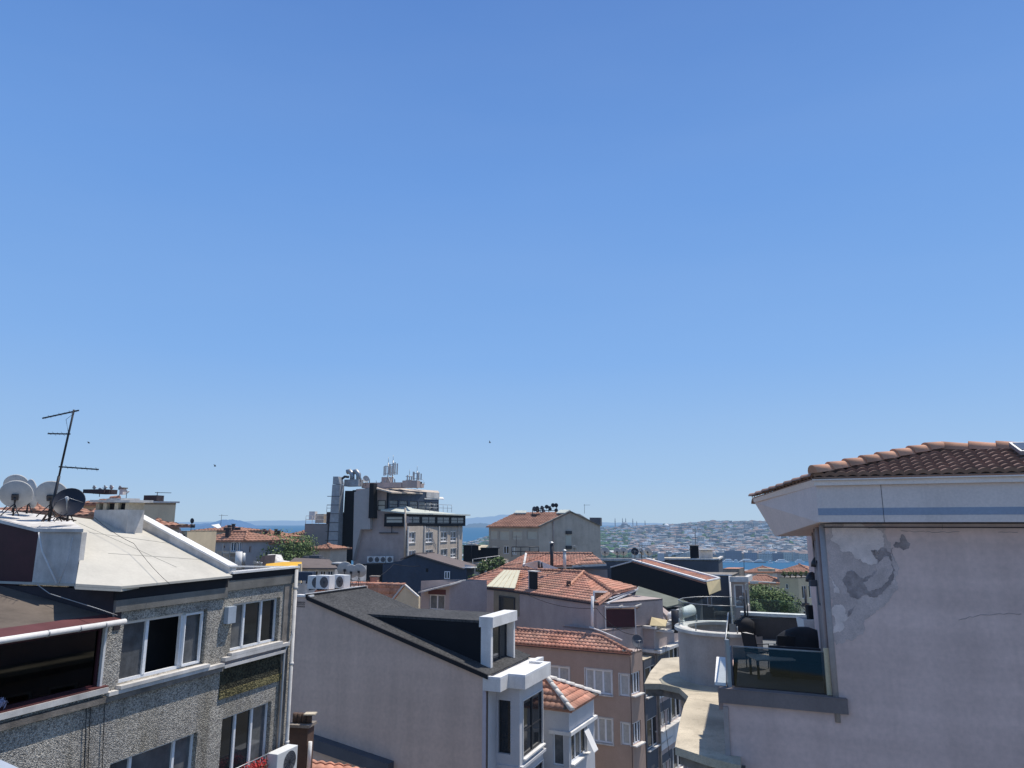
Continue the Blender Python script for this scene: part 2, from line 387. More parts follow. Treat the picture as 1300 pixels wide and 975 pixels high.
def tiles(root, pts, mat=None, period=0.30, course=0.36, amp=0.05, step=0.035, seg=6, name='roof', thick=0.10, up=None):
    """pantile surface over a convex planar polygon, first edge = eave"""
    pts = [V(p) for p in pts]; n = plane3(pts[0], pts[1], pts[2])
    e1 = (pts[1] - pts[0]).normalized(); e1 = (e1 - UP * 0).normalized(); e2 = n.cross(e1).normalized()
    cen = sum(pts, V()) / len(pts)
    if e2.dot(cen - pts[0]) < 0: e2 = -e2
    A = [(p - pts[0]).dot(e1) for p in pts]; Bb = [(p - pts[0]).dot(e2) for p in pts]
    a0, a1, b0, b1 = min(A) - period, max(A) + period, min(0, min(Bb)), max(Bb)
    mb = MB(); bm = mb.bm
    na = int((a1 - a0) / period * seg) + 1; nb = int((b1 - b0) / course) + 1
    def prof(a):
        t = (a / period) % 1.0
        return amp * (abs(math.sin(math.pi * t)) - 0.35)
    for k in range(nb):
        blo = b0 + k * course; bhi = blo + course + 0.01
        lo = []; hi = []; ri = []
        for i in range(na + 1):
            a = a0 + i * period / seg; h = prof(a)
            base = pts[0] + e1 * a
            lo.append(bm.verts.new(base + e2 * blo + n * (h + step)))
            hi.append(bm.verts.new(base + e2 * bhi + n * h))
            ri.append(bm.verts.new(base + e2 * (blo + 0.005) + n * (h - 0.02)))
        cur = random.random(); ct = None
        for i in range(na):
            tt = math.floor((a0 + (i + 0.5) * period / seg) / period)
            if tt != ct: ct = tt; cur = random.random()
            f = bm.faces.new((lo[i], lo[i + 1], hi[i + 1], hi[i])); f.smooth = True; f[mb.rl] = cur
            g = bm.faces.new((ri[i], ri[i + 1], lo[i + 1], lo[i])); g[mb.rl] = cur * 0.5  # riser toned down: shade under the tile edge painted in
    for i in range(len(pts)):
        p, q = pts[i], pts[(i + 1) % len(pts)]
        if i == 0 and True:
            p = p - e2 * 0.02; q = q - e2 * 0.02
        nn = (q - p).cross(n).normalized()
        if nn.dot(cen - p) > 0: nn = -nn
        geom = bm.verts[:] + bm.edges[:] + bm.faces[:]
        bmesh.ops.bisect_plane(bm, geom=geom, plane_co=p, plane_no=nn, clear_outer=True)
    m = mat or M['tile']
    # board under the tiles
    und = MB(); und.prism([p - n * 0.03 for p in pts], -n * thick)
    tmp = bpy.data.meshes.new('t'); und.bm.to_mesh(tmp); und.bm.free()
    fcount = len(bm.faces); bm.from_mesh(tmp); bm.faces.ensure_lookup_table()
    for f in bm.faces[fcount:]: f.material_index = 1
    bpy.data.meshes.remove(tmp)
    if root is None: return mb
    # keep tile normals consistent: no recalculation issues with Cycles (double sided)
    return mb.build(name, [m, M['concdark']], root)

def caps(root, p0, p1, r=0.11, ln=0.42, mat=None, name='ridge_tiles', parent=None, lift=0.03):
    p0, p1 = V(p0), V(p1); L = (p1 - p0).length; t = (p1 - p0) / L; n = max(1, int(L / ln))
    a = t.cross(UP).normalized(); b = a.cross(t).normalized(); mb = MB()
    for i in range(n):
        q0 = p0 + t * (L * i / n - 0.03) + b * (lift + 0.02); q1 = p0 + t * (L * (i + 1) / n) + b * lift
        k = random.random(); segs = 8; R0, R1 = r * 1.12, r * 0.92
        A = [q0 + (a * math.cos(math.pi * j / segs) + b * math.sin(math.pi * j / segs)) * R0 for j in range(segs + 1)]
        Bv = [q1 + (a * math.cos(math.pi * j / segs) + b * math.sin(math.pi * j / segs)) * R1 for j in range(segs + 1)]
        va = [mb.bm.verts.new(p) for p in A]; vb = [mb.bm.verts.new(p) for p in Bv]
        for j in range(segs):
            f = mb.bm.faces.new((va[j], va[j + 1], vb[j + 1], vb[j])); f.smooth = True; f[mb.rl] = k
        f = mb.bm.faces.new(va); f[mb.rl] = k * .4  # end face toned down for the shaded hollow of the cap
    return mb.build(name, mat or M['cap'], parent or root)

def slab(root, pts, th, mat, name='roof'):
    mb = MB(); mb.prism(pts, (0, 0, -th)); return mb.build(name, mat, root)
# ------------------------------------------------------------------ props
def satellite_dish(loc, az, r, label, mat='dish', group=None, el=35, arm=True, h=0.35, simple=False, mast='darkmetal'):
    """dish on a short mast; az = heading the bowl looks to"""
    root = thing('satellite_dish', label, 'satellite dish', loc, group)
    f = (D(az) * math.cos(R(el)) + UP * math.sin(R(el))).normalized()
    a = f.cross(UP).normalized(); b = a.cross(f).normalized()
    c = V((0, 0, h + r * 0.75))
    n = 12 if simple else 28; rs = (0.02, 0.5, 1.0) if simple else (0.02, 0.25, 0.5, 0.75, 0.93, 1.0)
    def ring(k, off): return [c + (a * math.cos(2 * math.pi * i / n) * 0.94 + b * math.sin(2 * math.pi * i / n)) * r * k + f * (0.28 * r * k * k - 0.1 * r + off) for i in range(n)]
    mb = MB()
    mb.rings([ring(k, 0) for k in rs], cap=False)
    mb.rings([ring(k, -0.02) for k in rs], cap=False)
    mb.rings([ring(1.0, -0.02), ring(1.03, -0.008), ring(1.0, 0)], cap=False)
    mb.build('bowl', M[mat], root, local=True)
    mb = MB(); k = c - f * (0.1 * r + 0.02)
    mb.tube([(0, 0, 0), (0, 0, c.z - 0.1), k - f * 0.10], 0.025, 6)
    if not simple:
        mb.box(k - a * 0.07 - b * 0.07 - f * 0.06, a * 0.14, b * 0.14, f * 0.05)
        for q in (-1, 1): mb.tube([(q * 0.22, -0.12, 0), V((0, 0, c.z * 0.6))], 0.012, 5)
    mb.build('mast', M[mast], root, local=True)
    if arm:
        mb = MB(); e = c - b * r * 0.9; l = c + f * r * 1.15 - b * r * 0.15
        mb.tube([e, l], 0.014, 6)
        if not simple:
            for q in (-1, 1): mb.tube([c + a * q * r * 0.9, l], 0.006, 4)
        mb.build('feed_arm', M['metal'], root, local=True)
        mb = MB(); mb.tube([l - f * 0.02, l - f * 0.12], 0.035 if not simple else 0.05, 8)
        mb.build('receiver_head', M['acbody'], root, local=True)
    return root

def ac_unit(loc, ang, label, group=None, w=0.85, h=0.62, d=0.32):
    """outdoor unit; local +Y... front looks along D(ang)"""
    root = thing('air_conditioner', label, 'air conditioner', loc, group)
    n = D(ang); t = V((n.y, -n.x, 0)); c = V((0, 0, 0.06))
    mb = MB(); mb.box(c - t * w / 2 - n * d / 2, t * w, n * d, UP * h); mb.build('casing', M['acbody'], root, local=True, bevel=0.015)
    mb = MB(); fc = c + n * (d / 2 + 0.004) + UP * h / 2 - t * w * 0.12; rr = h * 0.40
    for k in range(5):
        q = rr * (k + 1) / 5
        mb.tube([fc + (t * math.cos(x) + UP * math.sin(x)) * q for x in [2 * math.pi * i / 20 for i in range(21)]], 0.007, 4)
    for k in range(6):
        x = math.pi * k / 6; v = (t * math.cos(x) + UP * math.sin(x)) * rr; mb.tube([fc - v, fc + v], 0.005, 4)
    mb.build('fan_guard', M['darkmetal'], root, local=True)
    mb = MB()
    mb.rings([[fc - n * 0.002 + (t * math.cos(2 * math.pi * i / 20) + UP * math.sin(2 * math.pi * i / 20)) * q for i in range(20)] for q in (0.01, rr)], cap=False, smooth=False)
    mb.build('fan_opening', M['acgrille'], root, local=True)
    mb = MB()
    for q in (-1, 1): mb.box(c + t * (q * w * 0.32 - 0.03) - n * d * 0.6 - UP * 0.06, t * 0.06, n * d * 1.2, UP * 0.06)
    mb.build('foot_rail', M['darkmetal'], root, local=True)
    return root

def leaf_cloud(mb, blobs, count, size, up=0.3):
    tot = sum(b[1] ** 2 for b in blobs)
    for c, r in blobs:
        k = max(8, int(count * r * r / tot))
        for _ in range(k):
            v = V((random.gauss(0, 1), random.gauss(0, 1), random.gauss(0, 1))).normalized()
            rad = r * (random.random() ** 0.45)
            p = V(c) + V((v.x, v.y, v.z * 0.8)) * rad
            s = size * random.uniform(0.6, 1.4)
            nrm = (v + V((random.uniform(-.7, .7), random.uniform(-.7, .7), random.uniform(-.3, .9)))).normalized()
            a = nrm.orthogonal().normalized(); b = nrm.cross(a)
            th = random.uniform(0, 6.28); a, b = a * math.cos(th) + b * math.sin(th), b * math.cos(th) - a * math.sin(th)
            rn = random.random() * 0.6 + 0.4 * (0.5 + 0.5 * v.z)  # part random, part top light painted into the upper leaves
            mb.face([p - a * s, p - b * s * 0.55, p + a * s, p + b * s * 0.55], 0, rn)
def tree(loc, w, h, label, name='tree', seed=0, leaves=5000, size=0.16, group=None, trunk=None, mat='leaf', base=0.35, cat='tree'):
    random.seed(seed); root = thing(name, label, cat, loc, group); loc = V(loc)
    th = h * base if trunk is None else trunk
    mb = MB(); top = loc + V((0, 0, h * 0.8))
    mb.tube([loc, loc + V((0.1, 0.05, th)), top], w * 0.035 + 0.05, 7, r1=0.04)
    blobs = []
    for i in range(13):
        a = i * 2.399 + random.uniform(-.3, .3); q = w / 2 * math.sqrt((i + .5) / 13) * .86; zz = th + (h - th) * random.uniform(0.15, 0.85)
        k = 1 - 0.55 * ((zz - th) / (h - th))
        c = loc + V((math.cos(a) * q * k, math.sin(a) * q * k, zz)); r = w * random.uniform(0.13, 0.23)
        blobs.append((c, r)); mb.tube([loc + V((0.08, 0.04, th * random.uniform(0.7, 1.2))), c * 0.6 + (loc + UP * zz * .9) * 0.4 if False else (loc + (c - loc) * 0.6), c], 0.06, 5, r1=0.015)
    blobs.append((loc + V((0, 0, th + (h - th) * .5)), w * 0.3))
    mb.build('trunk', M['bark'], root)
    mb = MB(); leaf_cloud(mb, blobs, leaves, size); mb.build('crown', M[mat], root)
    return root
def yagi(mb, c, boomdir, length, elemdir, n, el, r=0.014):
    c = V(c); t = boomdir.normalized()
    mb.beam(c - t * length * 0.15, c + t * length * 0.85, 0.035, 0.035)
    for i in range(n):
        p = c + t * length * (-0.13 + 0.96 * i / (n - 1)); l = el * (1.15 - 0.35 * i / n)
        mb.tube([p - elemdir * l / 2, p + elemdir * l / 2], r * 0.5, 4)
def roof_aerial(loc, h, label, group=None, lean=0.03, az=60):
    root = thing('tv_aerial', label, 'aerial', loc, group); loc = V(loc)
    mb = MB(); mb.tube([loc, loc + V((lean * h, 0, h))], 0.025, 5); mb.build('mast', M['darkmetal'], root)
    mb = MB(); t = D(az); yagi(mb, loc + V((lean * h * .9, 0, h * .9)), t, 1.0, t.cross(UP), 6, 0.6, 0.03); mb.build('boom', M['darkmetal'], root)
    return root
def flue(loc, r, h, label, mat='darkmetal', cap=True, name='flue_pipe', group=None, cat='flue pipe'):
    root = thing(name, label, cat, loc, group)
    mb = MB(); mb.tube([(0, 0, 0), (0, 0, h)], r, 10); mb.build('pipe', M[mat], root, local=True)
    if cap:
        mb = MB(); mb.rings([[V((math.cos(2 * math.pi * i / 10) * q, math.sin(2 * math.pi * i / 10) * q, z)) for i in range(10)] for q, z in ((r * 1.7, h + 0.06), (r * 1.5, h + .1), (0.01, h + 0.2))])
        for i in range(3):
            a = 2.1 * i; mb.tube([(math.cos(a) * r, math.sin(a) * r, h - .02), (math.cos(a) * r * 1.3, math.sin(a) * r * 1.3, h + .08)], 0.008, 4)
        mb.build('cowl', M['metal'], root, local=True)
    return root
def chimney(c, ang, w, d, h, label, body='greyplaster', capm='concdark', pots=2, group=None, pot='tilefar'):
    """c = centre of base"""
    root = thing('chimney', label, 'chimney', c, group); t = D(ang); n = V((t.y, -t.x, 0)); c0 = V((0, 0, 0))
    mb = MB(); mb.box(c0 - t * w / 2 - n * d / 2, t * w, n * d, UP * h); mb.build('stack', M[body], root, local=True)
    mb = MB(); mb.box(c0 - t * (w / 2 + .06) - n * (d / 2 + .06) + UP * (h + .001), t * (w + .12), n * (d + .12), UP * 0.08); mb.build('cap', M[capm], root, local=True)
    for i in range(pots):
        p = c0 + t * w * ((i + 0.5) / pots - 0.5) + UP * (h + 0.082)
        mb = MB(); mb.tube([p, p + UP * 0.28], min(0.09, w * .2), 8); mb.build('pot', M[pot], root, local=True)
    return root
def rail(root, pts, h, nposts=None, mat='metal', bars=2, r=0.02, name='railing', post_gap=1.2, child=True):
    """open metal railing along a polyline of base points"""
    mb = MB(); pts = [V(p) for p in pts]
    for a, b in zip(pts, pts[1:]):
        n = max(1, int((b - a).length / post_gap))
        for i in range(n + 1): q = a + (b - a) * i / n; mb.tube([q, q + UP * h], r, 5)
        for k in range(bars): z = h * (1 - k / (bars + 0.0) * 0.9); mb.tube([a + UP * z, b + UP * z], r, 5)
    return mb.build(name, M[mat], root)
# ================================================================== SETTING
def smooth(t): t = max(0.0, min(1.0, t)); return t * t * (3 - 2 * t)
def shore(x):     # near edge of the far peninsula
    return 1475 + 60 * math.sin(x / 170.0) + max(0, (120 - x)) * 0.55
def hfar(x, y):
    s = shore(x)
    if y < s: return -14.0
    t = smooth((y - s) / 1250.0); top = 47 + 20 * smooth((x - 250) / 700)
    w = smooth((x + 215) / 260.0)
    b = smooth((4200 - y) / 900.0)
    n = 5 * math.sin(x / 130.0 + 1) * math.sin(y / 210.0) + 3 * math.sin(x / 47.0) * math.sin(y / 63.0 + 2)
    return -14 + (15 + (top) * t + n * t) * w * b
def height(x, y):
    """ground above sea level, as world z"""
    near = 57.0 - max(0.0, y - 90) * 0.0695
    if y > 1090: near = -14
    side = smooth((abs(x) - 900) / 700.0)
    h = near if y < 1250 else hfar(x, y)
    if y < 1250: h = near * (1 - 0.0 * side)
    return SEA + h
ys = [-60 + 12 * i for i in range(16)] + [130 + 35 * i for i in range(30)] + [1180 + 45 * i for i in range(75)]
xs = [-2600 + 130 * i for i in range(15)] + [-640 + 38 * i for i in range(60)] + [1640 + 130 * i for i in range(12)]
mb = MB(); grid = [[mb.bm.verts.new((x, y, height(x, y))) for x in xs] for y in ys]
for j in range(len(ys) - 1):
    for i in range(len(xs) - 1):
        f = mb.bm.faces.new((grid[j][i], grid[j][i + 1], grid[j + 1][i + 1], grid[j + 1][i])); f.smooth = True
tag(mb.build('ground', M['ground']), kind='structure')
# street running down between the two rows
st = [(-2.3, -10), (2.2, 12), (7.5, 28), (13.5, 44), (24, 66), (40, 95), (60, 125)]
mb = MB()
for (x0, y0), (x1, y1) in zip(st, st[1:]):
    w = 3.0; mb.face([(x0 - w, y0, .004 + 0), (x0 + w, y0, .004), (x1 + w, y1, .004), (x1 - w, y1, .004)])
tag(mb.build('road', M['asphalt']), kind='structure')
for sd in (-1, 1):
    mb = MB()
    for (x0, y0), (x1, y1) in zip(st, st[1:]):
        a, b = (3.0, 4.3) if sd > 0 else (-4.3, -3.0)
        mb.prism([(x0 + a, y0, 0), (x0 + b, y0, 0), (x1 + b, y1, 0), (x1 + a, y1, 0)], (0, 0, 0.13))
    tag(mb.build('pavement', M['kerb']), kind='structure')
# sea
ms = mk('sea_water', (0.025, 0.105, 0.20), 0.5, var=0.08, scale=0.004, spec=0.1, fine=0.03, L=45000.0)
mb = MB()
for r0, r1 in ((0, 8000), (8000, 90000)):
    pass
mb.face([(-60000, 600, SEA), (60000, 600, SEA), (60000, 90000, SEA), (-60000, 90000, SEA)])
mb.face([(-60000, -3000, SEA), (60000, -3000, SEA), (60000, 600, SEA), (-60000, 600, SEA)])
tag(mb.build('sea', ms), kind='structure')
# islands and far coast, as terrain ridges
def ridge(name, prof, Y, depth, col, L):
    """prof: list of (px, metres above sea)"""
    mb = MB(); rows = []
    N = 70
    for j, (k, dy) in enumerate(((0, -depth), (0.55, -depth * .6), (1.0, 0), (0.6, depth * .6), (0, depth))):
        row = []
        for i in range(N + 1):
            px = prof[0][0] + (prof[-1][0] - prof[0][0]) * i / N
            for (a, ha), (b, hb) in zip(prof, prof[1:]):
                if a <= px <= b: h = ha + (hb - ha) * smooth((px - a) / (b - a)); break
            x = (px - 650) / FPX * Y / math.cos(PITCH) * 1.0
            hh = h * (1 + 0.05 * math.sin(i * 0.9) + 0.04 * math.sin(i * 2.3)) * k
            row.append(mb.bm.verts.new((x, Y + dy, SEA + hh - 3)))
        rows.append(row)
    for a, b in zip(rows, rows[1:]):
        for i in range(N): f = mb.bm.faces.new((a[i], a[i + 1], b[i + 1], b[i])); f.smooth = True
    return tag(mb.build(name, mk(name + '_haze_tint', col, 1, var=0.1, scale=0.002, L=L)), kind='structure')  # col carries the blue of distance haze in the base colour
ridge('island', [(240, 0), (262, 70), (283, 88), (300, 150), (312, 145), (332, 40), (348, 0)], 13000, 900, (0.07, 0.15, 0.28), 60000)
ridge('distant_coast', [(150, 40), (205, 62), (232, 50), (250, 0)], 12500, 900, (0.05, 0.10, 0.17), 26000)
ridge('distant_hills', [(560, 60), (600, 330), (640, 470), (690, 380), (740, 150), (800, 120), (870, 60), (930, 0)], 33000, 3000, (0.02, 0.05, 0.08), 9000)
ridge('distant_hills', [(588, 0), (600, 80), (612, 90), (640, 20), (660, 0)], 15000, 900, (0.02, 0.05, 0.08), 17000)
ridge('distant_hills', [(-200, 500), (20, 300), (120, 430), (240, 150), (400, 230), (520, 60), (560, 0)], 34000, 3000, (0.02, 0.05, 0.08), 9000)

# ================================================================== FAR CITY ACROSS THE WATER
random.seed(11)
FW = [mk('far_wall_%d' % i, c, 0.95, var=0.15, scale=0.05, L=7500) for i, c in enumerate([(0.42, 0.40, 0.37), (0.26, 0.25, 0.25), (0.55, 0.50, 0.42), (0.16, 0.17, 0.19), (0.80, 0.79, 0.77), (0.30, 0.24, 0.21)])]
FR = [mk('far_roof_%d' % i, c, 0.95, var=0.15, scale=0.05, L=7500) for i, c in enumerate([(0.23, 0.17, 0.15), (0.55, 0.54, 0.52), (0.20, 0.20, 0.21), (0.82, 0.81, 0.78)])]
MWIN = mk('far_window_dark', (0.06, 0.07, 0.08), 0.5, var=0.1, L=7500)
def house_mesh(w, d, h, kind, wm, rm, nm):
    """small block with storey rows of windows and a hip, gable or flat roof"""
    mb = MB(); mb.box((-w / 2, -d / 2, -12), (w, 0, 0), (0, d, 0), (0, 0, h + 12), 0)
    if kind == 'flat':
        mb.box((-w / 2 - .3, -d / 2 - .3, h + .01), (w + .6, 0, 0), (0, d + .6, 0), (0, 0, 0.7), 1)
        mb.box((-w * .2, -d * .2, h + .72), (w * .3, 0, 0), (0, d * .3, 0), (0, 0, 2.2), 0)
    else:
        rh = min(w, d) * 0.24; o = 0.5; k = 0.25 if kind == 'hip' else 0.5
        c = [V((-w / 2 - o, -d / 2 - o, h)), V((w / 2 + o, -d / 2 - o, h)), V((w / 2 + o, d / 2 + o, h)), V((-w / 2 - o, d / 2 + o, h))]
        a, b = V((-w * k, 0, h + rh)), V((w * k, 0, h + rh))
        for q in ((c[0], c[1], b, a), (c[1], c[2], b), (c[2], c[3], a, b), (c[3], c[0], a)): mb.face(q, 1)
    n = max(2, int(w / 3.2)); fl = max(1, int(h / 3.1))
    for i in range(n):
        for j in range(fl):
            x = -w / 2 + w * (i + .5) / n; z = h - 2.3 - 3.1 * j
            mb.box((x - .7, -d / 2 - .06, z), (1.4, 0, 0), (0, .05, 0), (0, 0, 1.5), 2)
    bmesh.ops.recalc_face_normals(mb.bm, faces=mb.bm.faces)
    me = bpy.data.meshes.new(nm); mb.bm.to_mesh(me); mb.bm.free()
    for m in (wm, rm, MWIN): me.materials.append(m)
    return me
KINDS = [('hip', 'red-roofed house'), ('flat', 'flat-roofed block'), ('gable', 'gabled house')]
protos = []
for i in range(26):
    kind = random.choice(['hip', 'hip', 'flat', 'flat', 'flat', 'gable'])
    rm = FR[0] if kind != 'flat' else random.choice(FR[1:]); 
    if kind == 'gable' and random.random() < .5: rm = FR[1]
    protos.append((house_mesh(random.uniform(9, 24), random.uniform(9, 18), random.uniform(7, 17), kind, random.choice(FW), rm, 'distant_house'), kind))
LAB = {'hip': ('low hip-roofed house on the hazy hillside across the water', 'hip-roofed houses across the water'),
       'flat': ('pale flat-roofed block on the hazy hillside across the water', 'flat-roofed blocks across the water'),
       'gable': ('small gabled house on the hazy hillside across the water', 'gabled houses across the water')}
spots = []
tries = 0
while len(spots) < 2300 and tries < 90000:
    tries += 1
    px = random.uniform(586, 1060); y = 1490 + (3000 - 1490) * random.random() ** 1.25; x = (px - 650) / FH * y
    if y < shore(x) + 25: continue
    if px < 800 and random.random() < (0.80 if y < 2300 else .35): continue
    if px < 720 and random.random() < .3 : continue
    if 620 < px < 755: continue
    if any(abs(x - a) < 11 and abs(y - b) < 14 for a, b in spots[-400:]): continue
    spots.append((x, y))
spots.sort(key=lambda p: p[1])
for x, y in spots[:285]:
    me, kind = random.choice(protos)
    o = bpy.data.objects.new('distant_house', me); COL.objects.link(o)
    o.location = (x, y, height(x, y) + 1); o.rotation_euler = (0, 0, random.uniform(-.6, .6))
    tag(o, LAB[kind][0], 'house', LAB[kind][1])
mb = MB()
mats = FW + FR + [MWIN]
for x, y in spots[285:]:
    w, d, h = random.uniform(9, 22), random.uniform(9, 18), random.uniform(6, 15); z = height(x, y) - 6; a = random.uniform(-.6, .6)
    t = V((math.cos(a), math.sin(a), 0)); n = V((-t.y, t.x, 0)); c = V((x, y, z)); wi = random.randrange(6)
    mb.box(c - t * w / 2 - n * d / 2, t * w, n * d, UP * (h + 6), wi)
    if random.random() < .3:
        q = [c + t * (sx * (w / 2 + .4)) + n * (sy * (d / 2 + .4)) + UP * (h + 6.02) for sx, sy in ((-1, -1), (1, -1), (1, 1), (-1, 1))]
        ap = c + UP * (h + 9); [mb.face((q[i], q[(i + 1) % 4], ap), 6) for i in range(4)]
    else: mb.box(c - t * w / 2 - n * d / 2 + UP * (h + 6.01), t * w, n * d, UP * .6, random.choice([7, 8, 9, 9]))
    for i in range(3):
        for j in range(2):
            mb.box(c + t * (w * ((i + .5) / 3 - .5) - .8) - n * (d / 2 + .06) + UP * (h + 3 - 3 * j), t * 1.6, n * .05, UP * 1.5, 10)
tag(mb.build('distant_town', mats), 'hazy mass of small houses covering the far hillside across the water', 'town', kind='stuff')
# waterfront: larger buildings along the quay
WF = [(898, 10, 34, 'slate'), (917, 13, 16, 'grey'), (931, 16, 32, 'blue'), (951, 13, 22, 'blue2'), (968, 11, 26, 'pale'), (989, 12, 40, 'blue'), (1014, 11, 30, 'pale'), (1036, 12, 30, 'blue'), (1060, 13, 28, 'pale')]
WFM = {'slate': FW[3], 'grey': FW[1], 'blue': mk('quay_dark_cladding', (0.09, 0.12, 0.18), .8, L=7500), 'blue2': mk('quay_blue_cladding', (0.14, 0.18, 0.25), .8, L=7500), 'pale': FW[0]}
WFL = ['low slate block at the left end of the far quay', 'narrow grey block on the far quay with a dark block on its right', 'tall dark blue warehouse standing highest on the far quay',
       'blue-grey block on the far quay right of the tallest warehouse', 'pale block on the far quay between two darker blocks', 'long dark blue shed on the far quay below the eave',
       'pale block on the far quay beside the peeling wall', 'dark quay block mostly behind the peeling wall', 'pale quay block mostly behind the peeling wall']
for (px, hh, w, k), lb in zip(WF, WFL):
    y = 1500; x = (px - 650) / FH * y
    me = house_mesh(w, 16, hh * 1.05, 'flat', WFM[k], random.choice(FR[1:3]), 'quay_building')
    o = bpy.data.objects.new('quay_building', me); COL.objects.link(o); o.location = (x, max(y, shore(x) + 14), SEA + 2.5); tag(o, lb, 'building')
# far woods
random.seed(5)
mb = MB()
def clump(mb, c, r):
    n = 7
    def rg(k, z): return [V(c) + V((math.cos(2 * math.pi * i / n + z) * r * k * random.uniform(.8, 1.2), math.sin(2 * math.pi * i / n + z) * r * k * random.uniform(.8, 1.2), z * r * random.uniform(.85, 1.1))) for i in range(n)]
    mb.rings([rg(.75, -.6), rg(1.05, .1), rg(.8, .6), rg(.3, .92)], smooth=False)
cnt = 0
while cnt < 1500:
    px = random.uniform(583, 1080); y = random.uniform(1500, 3200) ; x = (px - 650) / FH * y
    if y < shore(x) + 12 or 625 < px < 752: continue
    pr = 1.0 if px < 640 else (0.85 if px < 800 and y < 2500 else 0.13)
    if random.random() > pr: continue
    clump(mb, (x, y, height(x, y) + 4), random.uniform(5, 10)); cnt += 1
tag(mb.build('distant_woods', mk('hazy_woods', (0.045, 0.10, 0.03), 1, var=0.4, scale=0.02, rnd=.4, L=7500)), 'hazy green woods between the houses across the water', 'woods', kind='stuff')
# mosque on the skyline
def far(px, Y, z): return V(((px - 650) / FH * Y, Y, z))
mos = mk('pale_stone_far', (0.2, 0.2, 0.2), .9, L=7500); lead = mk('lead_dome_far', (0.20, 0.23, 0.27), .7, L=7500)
YM = 2750; c = far(793, YM, 0); gz = height(c.x, c.y); c.z = gz
root = thing('mosque', 'domed mosque with slim minarets on the hazy skyline across the water', 'mosque', c)
mb = MB(); mb.box(c + V((-26, -22, -6)), (52, 0, 0), (0, 44, 0), (0, 0, 18)); mb.box(c + V((-17, -17, 12.01)), (34, 0, 0), (0, 34, 0), (0, 0, 8)); mb.build('wall', mos, root)
def dome(mb, c, r, sq=1.0, n=20):
    mb.rings([[c + V((math.cos(2 * math.pi * i / n) * r * math.cos(t), math.sin(2 * math.pi * i / n) * r * math.cos(t), r * sq * math.sin(t))) for i in range(n)] for t in [R(a) for a in (0, 18, 36, 54, 72, 86)]])
mb = MB(); dome(mb, c + V((0, 0, 20)), 13, .9); mb.build('dome', lead, root)
for a, b in ((-17, -8), (17, -8), (0, -19)):
    mb = MB(); dome(mb, c + V((a, b, 12)), 9, .8, 14); mb.build('half_dome', lead, root)
def minaret(root, p, h):
    mb = MB(); mb.tube([p - UP * 4, p + UP * h * .3], 2.0, 8); mb.tube([p + UP * h * .3, p + UP * h * .82], 1.5, 8)
    for k in (.55, .68): mb.tube([p + UP * h * k, p + UP * (h * k + 1.5)], 2.4, 8)
    mb.tube([p + UP * h * .82, p + UP * h], 1.5, 8, r1=.1); return mb.build('minaret', mos, root)
for px, top, dy in ((781, 657, -25), (790.5, 657, 25), (794.5, 657, 25), (803.5, 657.5, -25), (808.5, 661, 60), (819, 660, 60)):
    q = far(px, YM + dy, gz); h = CZ + (664.8 - top) / 935 * (YM + dy) - gz; minaret(root, q, h)
# a second small mosque in the town
c = far(846, 2450, 0); c.z = height(c.x, c.y) + 6; root = thing('mosque', 'small pale domed mosque among the houses right of the minarets', 'mosque', c)
mb = MB(); mb.box(c + V((-11, -11, -8)), (22, 0, 0), (0, 22, 0), (0, 0, 18)); mb.build('wall', mos, root)
mb = MB(); dome(mb, c + V((0, 0, 10)), 8.5, .9); mb.build('dome', FR[3], root)
# ferries at the far quay
FBL = ['white ferry moored furthest left at the far quay', 'small white boat next to the leftmost ferry', 'long white ferry at the far quay below the tallest warehouse', 'white ferry with a dark hull at the middle of the far quay',
       'small launch off the far quay, left of the long dark shed', 'white ferry in front of the long dark quay shed', 'rightmost white boat beside the peeling wall']
for i, (px, Y, ln) in enumerate(((923, 1440, 26), (932, 1425, 12), (946, 1440, 34), (962, 1425, 24), (975, 1400, 10), (990, 1430, 30), (1012, 1425, 20))):
    p = far(px, Y, SEA); root = thing('ferry', FBL[i], 'boat', p); a = D(90 + random.uniform(-8, 8)); n = V((a.y, -a.x, 0)); b = ln * .12
    mb = MB(); out = [(-.5, .8), (-.45, 1), (.3, 1), (.5, 0), (.3, -1), (-.45, -1), (-.5, -.8)]
    mb.rings([[p + a * ln * u * k + n * b * v * k + UP * z for u, v in out] for k, z in ((.88, -.3), (1, 2.0))], smooth=False)
    mb.build('hull', M['navy'] if i == 3 else FW[4], root)
    mb = MB(); mb.box(p - a * ln * .38 - n * b * .75 + UP * 2.01, a * ln * .62, n * b * 1.5, UP * 2.4); mb.box(p - a * ln * .25 - n * b * .6 + UP * 4.42, a * ln * .4, n * b * 1.2, UP * 2.0); mb.build('cabin', FR[3], root)
    mb = MB(); mb.box(p - a * ln * .36 - n * (b * .75 + .0) - UP * -3.1 - n * -b * 1.5, a * ln * .58, n * .06, UP * .9); mb.build('window_row', MWIN, root)
